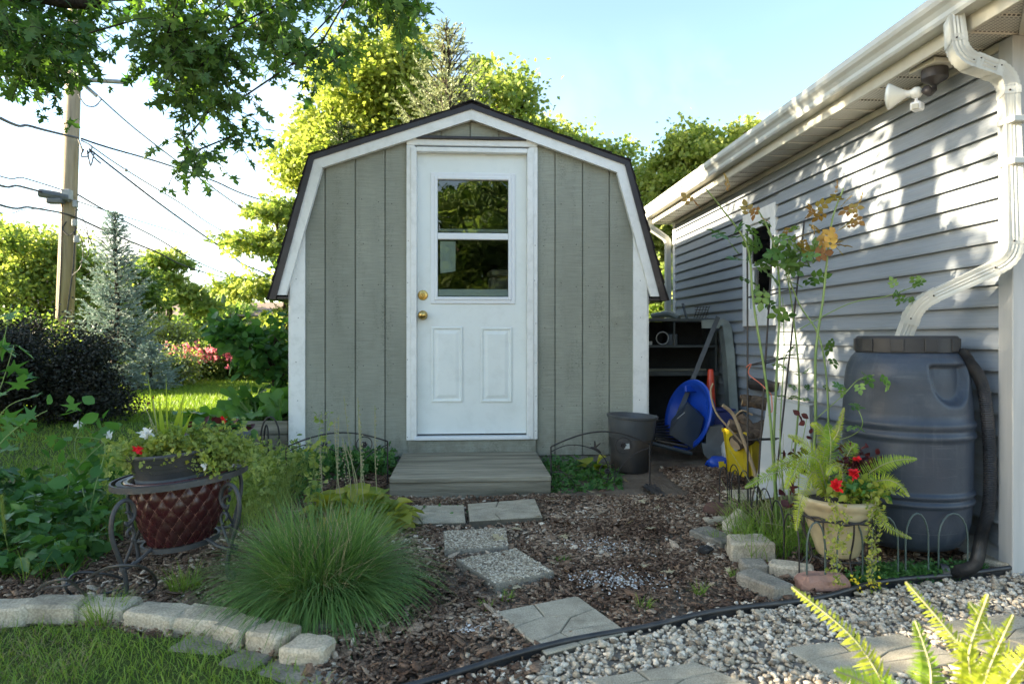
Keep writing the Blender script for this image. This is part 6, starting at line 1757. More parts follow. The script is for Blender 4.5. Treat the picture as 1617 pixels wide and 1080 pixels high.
def log(a, b, r, lab, seed, nm='log'):
    t = thing(nm, lab, 'log', tuple(a), 'driftwood logs piled on the yellow bucket')
    d = (b - a); n = 10; mb = MB().tube([a.lerp(b, k / n) + noise.noise_vector(Vector((seed, k * .7, 0))) * r * .3 for k in range(n + 1)], [r * (1 + .18 * noise.noise(Vector((seed, 0, k)))) for k in range(n + 1)], 14)
    mb.v = [tuple(Vector(v) + noise.noise_vector(Vector(v) * 40) * r * .14) for v in mb.v]
    mb.build('bark', M['log'], t, smooth=True)
    dn = d.normalized(); MB().tube([a - dn * .003, a + dn * .001], r * .86, 14).build('cut_end', M['cut_wood'], t)
log(P(1162, 700, 4.25), P(1212, 672, 4.45), .050, 'thickest driftwood log lying on top of the yellow bucket', 1)
log(P(1150, 670, 4.35), P(1205, 690, 4.30), .036, 'driftwood log sloping down to the right across the thickest one', 2)
log(P(1172, 632, 4.55), P(1215, 638, 4.5), .042, 'dark upper log at the back of the driftwood pile', 3)
log(P(1208, 700, 4.28), P(1168, 655, 4.45), .028, 'thin driftwood log at the back of the yellow bucket', 4)
tw = thing('dry_branch', 'bare crooked dry branch leaning on the yellow bucket', 'branch', P(1196, 770, 3.95))
MB().tube(smooth_path([P(1200, 778, 3.9), P(1190, 740, 3.95), P(1172, 690, 4.0), P(1158, 655, 4.05), P(1141, 640, 4.05)], 5), [.011] * 21, 7).build('stem', M['cut_wood'], tw)
MB().tube(smooth_path([P(1172, 700, 4.0), P(1150, 675, 4.0), P(1130, 650, 4.02), P(1122, 620, 4.05), P(1126, 605, 4.05)], 5), .006, 6).build('twig', M['cut_wood'], tw)
MB().tube(smooth_path([P(1160, 658, 4.05), P(1172, 648, 4.0), P(1188, 655, 4.0)], 4), .005, 6).build('twig', M['cut_wood'], tw)
tag(MB().tube([P(1188, 606, 4.9), P(1236, 612, 4.6)], .045, 12).build('tub', M['black_pot'], None, tuple(P(1210, 606, 4.7))), 'black rolled tub at the garage wall behind the logs', 'tub')
# white panel leaning on the wall
wp = thing('white_panel', 'white enamelled metal panel leaning against the garage wall', 'panel', P(1240, 790, 3.75))
a = [P(1212, 628, 4.0), P(1278, 643, 3.75), P(1282, 775, 3.58), P(1190, 790, 3.75)]
MB().prism(a, (.035, .03, 0)).build('face', M['white_metal'], wp)
MB().prism([a[0], a[0] + Vector((0, 0, .012)), a[1] + Vector((0, 0, .012)), a[1]], (.045, .03, 0)).build('top_edge', M['white_metal'], wp)
c = P(1246, 669, 3.86); MB().obox(c + Vector((-.006, -.02, 0)), (.055, .01, .035), -.5, bev=.002).build('latch', M['cream'], wp)
# black tarpaulin scrap and small things on the ground
tp = thing('black_net', 'scrap of black netting on the soil before the right fence panel', 'netting', GG(1040, 775))
vs = []; fs = []; A_, B_, C_, D_ = GG(1012, 772), GG(1034, 768), GG(1052, 788), GG(1040, 792)
n = 8
for i in range(n + 1):
    for j in range(n + 1):
        p = quadmap((A_, B_, C_, D_), i / n, j / n); p = p + Vector((0, 0, .012 + abs(noise.noise(p * 18)) * .035)); vs.append(p)
for i in range(n):
    for j in range(n): fs.append((i * (n + 1) + j, (i + 1) * (n + 1) + j, (i + 1) * (n + 1) + j + 1, i * (n + 1) + j + 1))
MB().add(vs, fs).build('sheet', M['black_plastic'], tp, smooth=True)
p = GG(1113, 882); mb = MB().sphere((p.x, p.y, .03), .028, 12, 8, (1.4, 1, .5)); mb.v = [tuple(Vector(v) + noise.noise_vector(Vector(v) * 50) * .014) for v in mb.v]
tag(mb.build('rag', M['black_pot'], None, (p.x, p.y, 0)), 'small black crumpled rag on the bark left of the tallest block', 'rag')

# ------------------------------------------------------------------ utility pole and wires
M['pole'] = surf('pole_wood', (0.40, 0.32, 0.22), (0.30, 0.24, 0.165), scale=1, stretch=(22, 22, 1.5), rough=0.9, bump=.7, bscale=1, dirt=(0.16, 0.12, 0.08), dirt_amt=.6, dirt_scale=.8)
M['cable'] = surf('cable_black', (0.03, 0.03, 0.035), rough=0.6)
M['galv'] = surf('galvanised', (0.32, 0.33, 0.34), (0.26, 0.27, 0.28), scale=12, rough=0.5, metal=.5)
M['wire_lt'] = surf('weathered_aluminium_wire', (0.20, 0.21, 0.22), rough=0.6)
PY = 14.0
pt, pb = P(121, -20, PY), P(101, 540, PY); pb = pt + (pb - pt) * ((pt.z - 0) / (pt.z - pb.z))
up_ = thing('utility_pole', 'tall wooden utility pole carrying cables behind the dark bush', 'utility pole', pb)
MB().tube([pb, pt], [.165, .125], 20).build('shaft', M['pole'], up_, smooth=True)
def pp(x, y, dy=0): return P(x, y, PY + dy)
MB().tube([pp(126, 126, -.1), pp(196, 130, -.1)], .045, 8).build('arm', M['galv'], up_)
MB().obox(pp(129, 126, -.15), (.12, .12, .26), 0, bev=.01).build('arm_bracket', M['galv'], up_)
MB().tube([pp(63, 305, -.25), pp(110, 313, -.2)], .085, 10).build('splice_case', M['greyp'], up_)
MB().obox(pp(88, 318, -.25), (.30, .16, .10), 0, bev=.02).build('splice_box', M['greyp'], up_)
MB().obox(pp(106, 308, -.2), (.16, .14, .20), 0, bev=.01).build('bracket', M['galv'], up_)
MB().tube([pp(135, 136), pp(153, 152)], .035, 8).build('insulator', M['galv'], up_)
for (x, y) in ((121, 378), (118, 352), (119, 322)): MB().obox(pp(x, y, -.17), (.08, .08, .14), 0, bev=.01).build('clamp', M['galv'], up_)
MB().tube([pp(120, 330, -.16), pp(116, 420, -.17), pp(103, 515, -.17)], .014, 6).build('riser_cable', M['cable'], up_)
MB().tube([pp(99, 300, -.17), pp(96, 420, -.17), pp(92, 500, -.17)], .014, 6).build('riser_cable', M['cable'], up_)
MB().tube(smooth_path([pp(105, 350, -.17), pp(99, 362, -.17), pp(110, 372, -.19), pp(122, 360, -.17)], 5), .012, 6).build('riser_cable', M['cable'], up_)
for k, (x0, y0, x1, y1) in enumerate(((122, 330, 140, 400), (124, 350, 150, 420), (122, 365, 128, 420))):
    MB().tube(smooth_path([pp(x0, y0, -.2), pp((x0 + x1) / 2 + 6, (y0 + y1) / 2 - 5, -.2), pp(x1, y1, -.2), pp(x1 - 14, y1 + 15, -.2)], 5), .008, 5).build('loose_cable', M['cable'], up_)
mb = MB()
for (a, b, c) in (((123, 218), (131, 240), (126, 232)), ((128, 222), (145, 232), (138, 244)), ((140, 235), (150, 250), (160, 259)), ((138, 238), (143, 262), (149, 240)), ((132, 236), (128, 247), (140, 247))):
    mb.tube(smooth_path([pp(*a, -.2), pp(*b, -.25), pp(*c, -.2)], 5), .014, 6)
mb.build('cable_tangle', M['cable'], up_, smooth=True)
def cable(label, pts, r, m='cable', Ys=None, sag=0):
    q = [P(x, y, Y) for x, y, Y in pts]
    if pts[0][0] < 0: q.insert(0, q[0] + (q[0] - q[1]).normalized() * 14 + Vector((0, 0, .9)))
    if pts[-1][0] > 350: q.append(q[-1] + (q[-1] - q[-2]).normalized() * 16 + Vector((0, 0, 1.2)))
    o = MB().tube(smooth_path(q, 8), r, 6).build('cable', M[m], None, tuple(q[0]), smooth=True)
    return tag(o, label, 'cable', 'overhead cables at the utility pole')
cable('thick bundled cable from the upper left edge to the pole', [(-40, 166, 9), (50, 200, 11.5), (122, 218, 13.8)], .022)
cable('twisted cable running right from the pole towards the shed eave', [(128, 219, 13.8), (170, 233, 14), (250, 256, 16), (330, 283, 18), (460, 328, 22)], .020)
cable('black cable sloping steeply from the pole down to the right', [(140, 235, 13.8), (200, 282, 14), (270, 335, 15), (360, 398, 17), (420, 432, 20)], .020)
cable('thin grey cable with a small splice, just above the steep black one', [(140, 228, 13.8), (195, 266, 15), (280, 318, 18), (380, 378, 23)], .013, 'wire_lt')
cable('service wire from the pole arm with a white tag near the shed', [(155, 152, 13.8), (215, 205, 14.5), (300, 270, 16), (380, 327, 18), (445, 362, 20)], .014, 'wire_lt')
cable('cable reaching the splice case from the left edge at mid height', [(-40, 276, 9), (30, 294, 12), (65, 303, 13.7)], .020)
cable('upper thin cable left of the pole at mid height', [(-40, 262, 9), (40, 282, 12), (98, 300, 13.8)], .011)
cable('lowest cable from the left edge passing the pole', [(-40, 310, 9), (50, 328, 12), (110, 340, 13.8), (165, 364, 14.3), (240, 395, 16), (360, 440, 20)], .018)
cable('thin wire level with the lowest cable, left of the pole', [(-40, 328, 9), (40, 331, 12), (90, 326, 13.8)], .008, 'wire_lt')
cable('cable from the pole clamp crossing behind the blue spruce tip', [(122, 307, 13.8), (165, 332, 14.5), (240, 372, 17), (370, 438, 22)], .015)
cable('faint wire right of the pole crossing to the locust tree', [(122, 318, 13.8), (200, 343, 16), (300, 372, 20), (390, 390, 26)], .011, 'wire_lt')
cable('short looped jumper below the pole arm', [(124, 150, 13.8), (135, 166, 13.8), (150, 168, 13.8), (160, 157, 13.8)], .011)
o = MB().tube([P(376, 324, 18), P(390, 334, 18.1)], .04, 8).build('wire_tag', M['white_metal'], None, tuple(P(376, 324, 18))); tag(o, 'small white sleeve on the service wire left of the shed', 'wire sleeve')
o = MB().sphere(P(199, 269, 15.1), .04, 8, 6).build('splice', M['galv'], None, tuple(P(199, 269, 15.1))); tag(o, 'small round splice on the thin grey cable right of the pole', 'splice')

# ------------------------------------------------------------------ far houses and a fence
M['brown_roof'] = surf('brown_roof', (0.24, 0.17, 0.13), (0.19, 0.135, 0.10), scale=3, stretch=(1, 1, 30), rough=.9)
M['house_wall'] = surf('pale_house_wall', (0.5, 0.5, 0.48), rough=.8)
def house(name, label, x0, x1, Y, zw, zr):
    t = thing(name, label, 'house', ((x0 + x1) / 2, Y, 0.05), 'distant houses')
    MB().box(x0, x1, Y, Y + 8, .0, zw).build('wall', M['house_wall'], t)
    MB().add([(x0 - .6, Y - .6, zw), (x1 + .6, Y - .6, zw), (x1 + .6, Y + 8.6, zw), (x0 - .6, Y + 8.6, zw), (x0 - .6, Y + 4, zr), (x1 + .6, Y + 4, zr)],
             [(0, 1, 5, 4), (3, 4, 5, 2), (0, 4, 3), (1, 2, 5), (0, 3, 2, 1)]).build('roof', M['brown_roof'], t)
    for k in range(3):
        x = x0 + (x1 - x0) * (k + .5) / 3
        f = MB().box(x - .5, x + .5, Y - .06, Y - .01, .9, zw - .3).build('window', M['white_trim'], t)
        MB().box(x - .42, x + .42, Y - .075, Y - .065, .98, zw - .38).build('pane', M['black_dark'], f)
house('house', 'low distant house with a brown roof left of the shed', -14.8, -9.3, 33, 1.9, 2.75)
house('house', 'more distant house glimpsed behind the locust tree', -31, -20.5, 48, 1.8, 2.6)
ff = thing('wooden_fence', 'tan wooden fence glimpsed in the gap between shed and garage', 'fence', (2.0, 9.6, .05))
M['tan_wood'] = surf('tan_fence_wood', (0.42, 0.28, 0.16), (0.34, 0.22, 0.13), scale=1, stretch=(20, 20, 2), rough=.85)
f0 = MB().box(.8, .89, 9.6, 9.62, .05, 1.55, .003).build('board', M['tan_wood'], ff)
for k in range(1, 34): piece(f0, 'board', (k * .098, 0, 0))
for z in (.4, 1.3): MB().box(.8, 4.1, 9.622, 9.66, z, z + .09).build('rail', M['tan_wood'], ff)
# ------------------------------------------------------------------ garden plants
rp = np.random.default_rng(99)
M['chive'] = leafmat('chive_green', (0.07, 0.16, 0.045), (0.18, 0.30, 0.09), trans=0.25, rough=.4, scale=8)
M['straw'] = leafmat('dry_straw', (0.40, 0.33, 0.19), (0.55, 0.47, 0.3), trans=0.2, tcol=(1, .9, .7))
M['hosta'] = leafmat('hosta_yellow_green', (0.16, 0.24, 0.03), (0.42, 0.40, 0.07), trans=0.35, scale=9)
M['strawberry'] = leafmat('strawberry_leaf', (0.045, 0.13, 0.035), (0.11, 0.24, 0.065), trans=0.3, rough=.4, scale=6)
M['vine'] = leafmat('vine_leaf', (0.06, 0.17, 0.045), (0.12, 0.27, 0.075), trans=0.4, scale=5)
M['fern'] = leafmat('fern_yellow_green', (0.26, 0.36, 0.03), (0.52, 0.56, 0.07), trans=0.4, scale=6, tcol=(1.2, 1.15, .4))
M['fern_dk'] = leafmat('fern_green', (0.16, 0.28, 0.03), (0.34, 0.44, 0.06), trans=0.4, scale=6)
M['rose_stem'] = surf('rose_cane', (0.16, 0.26, 0.07), (0.22, 0.30, 0.10), scale=9, rough=.5)
M['rose_leaf'] = leafmat('rose_leaf', (0.06, 0.15, 0.04), (0.15, 0.25, 0.065), trans=0.3, scale=8, rough=.35)
M['bronze_leaf'] = leafmat('young_bronze_leaf', (0.30, 0.15, 0.06), (0.30, 0.28, 0.07), trans=0.35, tcol=(1.3, 1, .5), scale=9)
M['burgundy'] = leafmat('burgundy_leaf', (0.055, 0.012, 0.016), (0.12, 0.03, 0.03), trans=0.25, tcol=(1.5, .8, .8), scale=9)
M['jenny'] = leafmat('creeping_jenny', (0.18, 0.26, 0.04), (0.42, 0.42, 0.09), trans=0.3, scale=9)
M['thyme'] = leafmat('ground_cover', (0.05, 0.15, 0.04), (0.12, 0.25, 0.07), trans=0.3, scale=12)
M['wispy'] = leafmat('wispy_green', (0.17, 0.25, 0.06), (0.36, 0.41, 0.12), trans=0.35, scale=9)
M['red_fl'] = leafmat('red_petal', (0.55, 0.008, 0.015), (0.75, 0.02, 0.03), trans=0.25, tcol=(1.2, 1, 1))
M['pink_fl'] = leafmat('pink_petal', (0.75, 0.16, 0.26), (0.85, 0.36, 0.35), trans=0.3, tcol=(1.1, 1, 1))
M['white_fl'] = leafmat('white_petal', (0.8, 0.8, 0.78), (0.85, 0.85, 0.82), trans=0.3, tcol=(1, 1, 1))
M['yellow_fl'] = leafmat('yellow_petal', (0.75, 0.6, 0.03), (0.85, 0.72, 0.05), trans=0.3, tcol=(1, 1, 1))
M['stalk'] = surf('seed_stalk', (0.22, 0.26, 0.12), (0.32, 0.28, 0.17), scale=30, rough=.8)

def clump(name, label, cat, c, n, h, w, mat, lean, rad, group=None, seg=6, curve=1.0):
    t = thing(name, label, cat, tuple(c), group)
    a = rp.random(n) * 6.283; q = rp.random(n) ** .5 * rad
    B = np.stack([c[0] + np.cos(a) * q, c[1] + np.sin(a) * q, np.full(n, c[2])], 1)
    a2 = a + rp.normal(size=n) * .5; D = np.stack([np.cos(a2), np.sin(a2), np.zeros(n)], 1)
    blades('blades', B, rp.uniform(.6, 1.1, n) * h, rp.uniform(.7, 1.3, n) * w, M[mat], lean=rp.uniform(lean[0], lean[1], n), dirs=D, seg=seg, parent=t, curve=curve, r=rp)
    return t
c = G(508, 955); c = Vector((c.x, c.y, .0))
t = clump('chive_clump', 'large mounded clump of thin blue green blades spilling over the bark', 'grass clump', c, 4800, .385, .0050, 'chive', (.12, 1.62), .12, curve=1.05)
NS = 320; a = rp.random(NS) * 6.28; B = np.stack([c.x + np.cos(a) * .12, c.y + np.sin(a) * .12, np.full(NS, .01)], 1)
blades('dry_blades', B, rp.uniform(.22, .38, NS), np.full(NS, .004), M['straw'], lean=rp.uniform(.1, 1.6, NS), seg=4, parent=t, curve=.4, r=rp)
for k, (x, y, s, lab) in enumerate(((165, 985, .13, 'tuft of dark grass growing in the joint between two edging blocks'), (290, 935, .12, 'small feathery weed in the bark between the stand and the kerb'), (545, 965, .10, 'low tuft of green at the right side of the large grass clump'),
        (770, 965, .05, 'tiny weed at the left corner of the large paver'), (890, 893, .05, 'small grass weed right of the pebble surfaced paver'), (1105, 942, .07, 'small grassy weed in the bark left of the long grey block'), (1160, 915, .05, 'tiny weed beside the small grey block'), (1015, 965, .06, 'thin grass weed in the bark above the black edging'), (800, 950, .05, 'sparse grass sprig on the edge of the large paver'),
        (1130, 860, .09, 'grass sprouting round the sunken slab'))):
    p = G(x, y); clump('grass_tuft', lab, 'grass tuft', (p.x, p.y, .005), 160 if s > .1 else 40, s, .003, 'grass_shade', (.1, 1.0), .05 if s > .1 else .02, 'weeds in the bark', seg=3)
# hosta
def rosette(root, c, n, L, mat, rad=.02, el=(.15, 1.25), tmpl=T_OVAL, r=rp, name='leaf_mass', wid=1.0):
    a = r.random(n) * 6.283; e = r.uniform(el[0], el[1], n)
    D = np.stack([np.cos(a) * np.cos(e), np.sin(a) * np.cos(e), np.sin(e)], 1)
    B = np.array(c) + D * (r.uniform(.25, 1.0, n) * L * .9)[:, None]
    V = []
    tv, tf = tmpl; k = len(tv)
    up = np.array([0, 0, 1.]); X = unit(np.cross(D, up) + 1e-6); Z = np.cross(X, D)
    s = L * r.uniform(.7, 1.15, n)
    # droop of the blade: tips bend down
    pts = X[:, None] * tv[None, :, 0:1] * wid + D[:, None] * tv[None, :, 1:2] + Z[:, None] * (tv[None, :, 2:3] * 2) - up * (tv[None, :, 1:2] ** 2) * .45
    V = pts * s[:, None, None] + B[:, None]
    fl = np.concatenate([np.array(f) for f in tf]); ft = np.array([len(f) for f in tf])
    loops = (np.arange(n)[:, None] * k + fl[None]).ravel()
    return npmesh(name, V.reshape(-1, 3), loops, np.tile(ft, n), M[mat], root, rnd=np.repeat(r.random(n), len(tf)), smooth=True)
c = G(566, 845); hs_ = thing('hosta', 'yellow green hosta with browning leaves between the grass clump and the step', 'hosta', (c.x, c.y, 0))
c = Vector((c.x, c.y + .12, .02))
rosette(hs_, c, 70, .15, 'hosta', wid=1.25); rosette(hs_, c + Vector((-.16, .05, 0)), 40, .13, 'hosta', wid=1.2); rosette(hs_, c + Vector((.12, -.05, 0)), 30, .13, 'hosta', wid=1.3)
mb = MB()
for (x0, y0, x1, y1) in ((570, 800, 543, 625), (585, 800, 565, 628), (558, 800, 545, 700), (545, 800, 528, 660), (598, 780, 592, 640), (530, 800, 535, 655), (578, 790, 568, 660), (515, 860, 520, 800), (552, 790, 540, 690), (566, 800, 572, 720), (508, 800, 505, 700)):
    Y0 = c.y + rp.uniform(-.1, .15); p0 = P(x0, y0, Y0); p0.z = .02; p1 = P(x1, y1, Y0)
    pts = [p0, p0.lerp(p1, .5) + Vector((rp.normal() * .01, 0, 0)), p1]; pts = smooth_path(pts, 5); mb.tube(pts, .0022, 5)
    for j in range(16):
        s = .45 + .55 * j / 16; q = p0.lerp(p1, s) + Vector((rp.normal() * .003, rp.normal() * .003, 0)); mb.sphere(q, .0045, 5, 4)
mb.build('seed_stalks', M['stalk'], hs_)
def leafy_stem(root, pts, n, s, mat, tmpl=T_OVAL, r=rp, stem=.003, jitter=.02, sm='rose_stem', up=.4, droop=.2, part='foliage'):
    q = smooth_path(pts, 5); MB().tube(q, [stem * (1 - .5 * i / len(q)) for i in range(len(q))], 5).build('stem', M[sm], root, smooth=True)
    if n:
        t = r.uniform(.15, 1, n) * (len(q) - 1); i = np.minimum(t.astype(int), len(q) - 2); A = np.array([tuple(v) for v in q])
        C = A[i] + (A[i + 1] - A[i]) * (t - i)[:, None] + r.normal(size=(n, 3)) * jitter
        scatter(part, C, s * r.uniform(.6, 1.2, n), tmpl, M[mat], up=up, droop=droop, parent=root, r=r)
# tall green weed stems left of the hosta
ws_ = thing('goldenrod', 'tall slender green weed stems behind the grass clump', 'weed', G(470, 830))
for (x0, y0, x1, y1) in ((478, 830, 508, 650), (485, 830, 520, 655), (500, 830, 490, 690)):
    leafy_stem(ws_, [P(x0, y0, 3.5), P((x0 + x1) / 2 + 3, (y0 + y1) / 2, 3.5), P(x1, y1, 3.5)], 40, .035, 'wispy', stem=.0025)
# strawberry bed, vines and tall weeds at the left
SB = [(-3.0, 2.65), (-1.5, 2.72), (-1.55, 3.1), (-1.75, 3.6), (-2.2, 4.1), (-3.6, 4.2)]
q = rand_in(SB, 1500, rp); C = np.column_stack([q, .03 + .15 * rp.random(len(q)) + .03 * np.sin(q[:, 0] * 9)])
o = scatter('strawberry_plants', C, rp.uniform(.045, .085, len(q)), T_TRI, M['strawberry'], up=.9, droop=.1, r=rp); o['kind'] = 'stuff'
lawn_blades('weedy_grass', SB, 2500, .16, .005, M['grass_shade'], .6)
lawn_blades('weedy_grass', [(-2.4, 3.6), (-1.35, 3.5), (-1.3, 4.8), (-2.6, 5.2), (-3.1, 4.4)], 6500, .15, .005, M['grass_shade'], .7)
lawn_blades('wispy_weeds', [(-1.7, 3.3), (-.95, 3.35), (-.95, 4.3), (-1.6, 4.6)], 3000, .26, .003, M['wispy'], .5)
q = rand_in([(-1.75, 3.35), (-1.0, 3.4), (-1.0, 4.3), (-1.7, 4.5)], 2600, rp); C = np.column_stack([q, rp.beta(2, 2, len(q)) * .33 + .02])
o = scatter('feathery_foliage', C, rp.uniform(.018, .036, len(q)), T_SPRAY, M['wispy'], up=.2, r=rp); o['kind'] = 'stuff'
vn = thing('bindweed', 'bindweed with heart shaped leaves climbing through the weeds left of the stand', 'vine', G(140, 850))
leafy_stem(vn, [G(150, 860), P(128, 760, 3.4), P(118, 700, 3.5), P(135, 668, 3.5)], 26, .085, 'vine', jitter=.07)
leafy_stem(vn, [G(130, 850), P(150, 770, 3.3), P(165, 700, 3.4), P(120, 690, 3.4)], 22, .075, 'vine', jitter=.08)
leafy_stem(vn, [G(100, 840), P(110, 760, 3.4), P(140, 720, 3.4), P(175, 690, 3.4)], 18, .075, 'vine', jitter=.07)
for (x, y) in ((172, 687), (125, 668)):
    scatter('flower', np.array([P(x, y, 3.4)] * 7) + rp.normal(size=(7, 3)) * .004, .024, T_OVAL, M['white_fl'], up=.1, parent=vn, r=rp)
hb_ = thing('hollyhock', 'tall plant with large lobed leaves leaning in from the left edge', 'plant', G(-60, 900))
for (pts, n, s) in (([(-60, 860, 3.3), (-30, 700, 3.3), (5, 600, 3.3), (22, 545, 3.3)], 16, .11), ([(-40, 800, 3.2), (-10, 680, 3.2), (15, 640, 3.2), (60, 625, 3.2)], 7, .09), ([(-60, 800, 3.4), (-30, 640, 3.4), (0, 560, 3.4), (18, 480, 3.4)], 9, .10), ([(-50, 760, 3.1), (10, 690, 3.1), (45, 664, 3.1), (75, 648, 3.1)], 8, .065)):
    leafy_stem(hb_, [P(*p) for p in pts], n, s, 'vine', T_MAPLE, jitter=.05, stem=.0032, up=.5)
fx = thing('foxtail_grass', 'fuzzy foxtail seed head at the left edge above the strawberry leaves', 'grass', G(5, 900))
a, b = P(8, 845, 2.7), P(2, 785, 2.7); MB().tube([G(20, 900), a, b], .0018, 5).build('stem', M['rose_stem'], fx)
n = 700; t = rp.random(n)[:, None]; C = np.array(a) * (1 - t) + np.array(b) * t
blades('bristles', C, .022, .0012, M['wispy'], lean=rp.uniform(.3, 1.0, n), seg=2, parent=fx, r=rp)

# plants in the nested pots on the stand
pc = sc_ + Vector((-.02, 0, .485))
sp = thing('spike_plant', 'stiff sword leaved plant rising from the middle of the black pot', 'potted plant', pc)
for (x0, x1, y1, w, yy) in ((262, 250, 622, .018, 0), (268, 292, 618, .02, .02), (275, 305, 648, .016, -.02), (258, 232, 590, .010, .03), (280, 290, 640, .014, .0), (266, 262, 585, .006, .0)):
    Y0 = pc.y + yy; p0 = P(x0, 715, Y0); p1 = P(x1, y1, Y0); mid = p0.lerp(p1, .5); s = Vector((1, .3, 0)).normalized() * w / 2
    MB().add([p0 - s * .7, p0 + s * .7, mid - s + Vector((0, -.004, 0)), mid + s + Vector((0, -.004, 0)), p1], [(0, 1, 3, 2), (2, 3, 4)]).build('leaf', M['fern'], sp)
cb = sc_ + Vector((-.02, 0, .43))
pt_ = thing('petunia', 'trailing petunia with small red and white flowers filling the black pot', 'potted plant', cb + Vector((0, 0, .055)))
n = 1500; a = rp.random(n) * 6.28; q = rp.random(n) ** .6
C = np.array(cb) + np.stack([np.cos(a) * q * .175 + .02, np.sin(a) * q * .17, .085 + .05 * rp.random(n) - .10 * np.maximum(0, q - .72) / .28 * rp.random(n) + .03 * np.sin(a * 3)], 1)
scatter('foliage', np.concatenate([C[:900]] * 2) + rp.normal(size=(1800, 3)) * .008, rp.uniform(.010, .020, 1800), T_SPRAY, M['wispy'], up=.4, parent=pt_, r=rp); scatter('foliage', C[900:], rp.uniform(.014, .028, 600), T_RHOMB, M['straw'] if False else M['hosta'], up=.4, parent=pt_, r=rp)
n = 620; C2 = np.array(cb) + np.stack([.185 + rp.normal(size=n) * .055, rp.normal(size=n) * .06, .07 + rp.normal(size=n) * .035], 1)
scatter('foliage', np.concatenate([C2] * 2) + rp.normal(size=(2 * n, 3)) * .01, rp.uniform(.012, .024, 2 * n), T_SPRAY, M['wispy'], up=.3, parent=pt_, r=rp)
C3 = np.array(cb) + np.stack([-.13 + rp.normal(size=500) * .04, -.03 + rp.normal(size=500) * .07, .075 + rp.normal(size=500) * .03], 1)
scatter('foliage', C3, rp.uniform(.014, .026, 500), T_SPRAY, M['wispy'], up=.3, parent=pt_, r=rp)
def flower(root, p, r_, mat, n=16, name='flower'):
    C = np.array([tuple(p)] * n) + rp.normal(size=(n, 3)) * r_ * .25
    d = rp.normal(size=(n, 3)) * np.array([1, .5, 1]) 
    scatter(name, C, r_ * rp.uniform(.8, 1.2, n), T_OVAL, M[mat], up=.0, dirs=d, dirw=.9, droop=0, parent=root, r=rp)
flower(pt_, P(218, 710, sc_.y - .17), .017, 'red_fl'); flower(pt_, P(352, 662, sc_.y + .05), .014, 'red_fl'); flower(pt_, P(232, 684, sc_.y - .08), .022, 'white_fl', 26); flower(pt_, P(322, 735, sc_.y - .18), .014, 'white_fl')
C = np.array([tuple(P(x, y, sc_.y - .17)) for x, y in ((335, 740), (332, 730), (326, 722), (338, 748), (330, 745), (318, 715), (340, 735))])
scatter('trailing_shoot', np.repeat(C, 6, 0) + rp.normal(size=(42, 3)) * .008, .02, T_OVAL, M['jenny'], up=.3, parent=pt_, r=rp)
mb = MB()
for (x0, y0, x1, y1) in ((250, 700, 242, 630), (256, 700, 228, 640), (245, 690, 236, 660)): mb.tube([P(x0, y0, pc.y), P(x1, y1, pc.y)], .0016, 4)
mb.build('dry_stalks', M['stalk'], pt_); flower(pt_, P(242, 628, pc.y), .009, 'burgundy', 8, 'seed_head'); flower(pt_, P(234, 636, pc.y), .009, 'burgundy', 8, 'seed_head')
gp2 = thing('planter', 'half hidden pot with purple leaves behind the petunias', 'planter', P(345, 760, 4.6)); gpc = P(345, 690, 4.6)
MB().lathe([(.0, -.30), (.15, -.30), (.19, .0), (.205, .004), (.205, .02), (.19, .02), (.0, .0)], gpc, 36).build('body', M['dusty'], gp2, angle=40)
scatter('foliage', np.array(gpc) + rp.normal(size=(30, 3)) * [.08, .06, .03] + [0, 0, .05], .08, T_OVAL, M['burgundy'], up=.6, parent=gp2, r=rp)
scatter('foliage', np.array(gpc) + rp.normal(size=(50, 3)) * [.12, .08, .04] + [0, 0, .05], .08, T_OVAL, M['strawberry'], up=.6, parent=gp2, r=rp)

# raised bed with rhubarb, vine shrub beside the shed
bd = thing('raised_bed', 'weathered wooden raised bed beside the left wall of the shed', 'raised bed', (-1.75, 5.6, .04))
for k in range(3): MB().box(-1.66, -1.29, 5.0, 5.035, .045 + k * .10, .14 + k * .10, .004).build('board', M['wood_grey'], bd)
for k in range(3): MB().box(-1.695, -1.662, 5.0, 6.3, .045 + k * .10, .14 + k * .10, .004).build('board', M['wood_grey'], bd)
MB().box(-1.66, -1.29, 5.04, 6.3, .04, .28).build('soil', M['soil_dark'], bd)
def bigleaf():
    v = [(0, 0, 0)]; N_ = 22
    for i in range(N_):
        a = -math.pi * .92 + 2 * math.pi * .92 * i / (N_ - 1); r_ = (.55 + .12 * math.cos(5 * a) + .05 * (i % 2)) * (1.12 if abs(a) < .5 else 1)
        v.append((r_ * math.sin(a), .25 + r_ * math.cos(a) * .95, .10 * math.sin(a * 5) * .6 - .25 * r_ * r_ * abs(math.cos(a)) + .06 * (i % 2)))
    v.append((0, .3, .0)); c_ = len(v) - 1
    return np.array(v), [(c_, i + 1, i) for i in range(1, N_)] + [(c_, 1, 0), (c_, 0, N_)]
T_BIG = bigleaf()
M['rhubarb'] = leafmat('rhubarb_leaf', (0.08, 0.20, 0.04), (0.15, 0.31, 0.07), trans=0.4, rough=.35, scale=5)
rh = thing('rhubarb', 'rhubarb with very large glossy leaves growing in the raised bed', 'rhubarb', (-1.75, 5.5, .28))
rc = Vector((-1.60, 5.45, .26))
n = 46; a = rp.random(n) * 6.28; q = rp.random(n) ** .6
C = np.array(rc) + np.stack([np.cos(a) * q * .42, np.sin(a) * q * .4, .15 - .13 * q ** 2 + rp.normal(size=n) * .05], 1)
scatter('leaf_mass', C, rp.uniform(.15, .24, n), T_BIG, M['rhubarb'], up=.75, dirs=C - np.array(rc), dirw=.7, droop=.35, parent=rh, r=rp, smooth=False)
mb = MB()
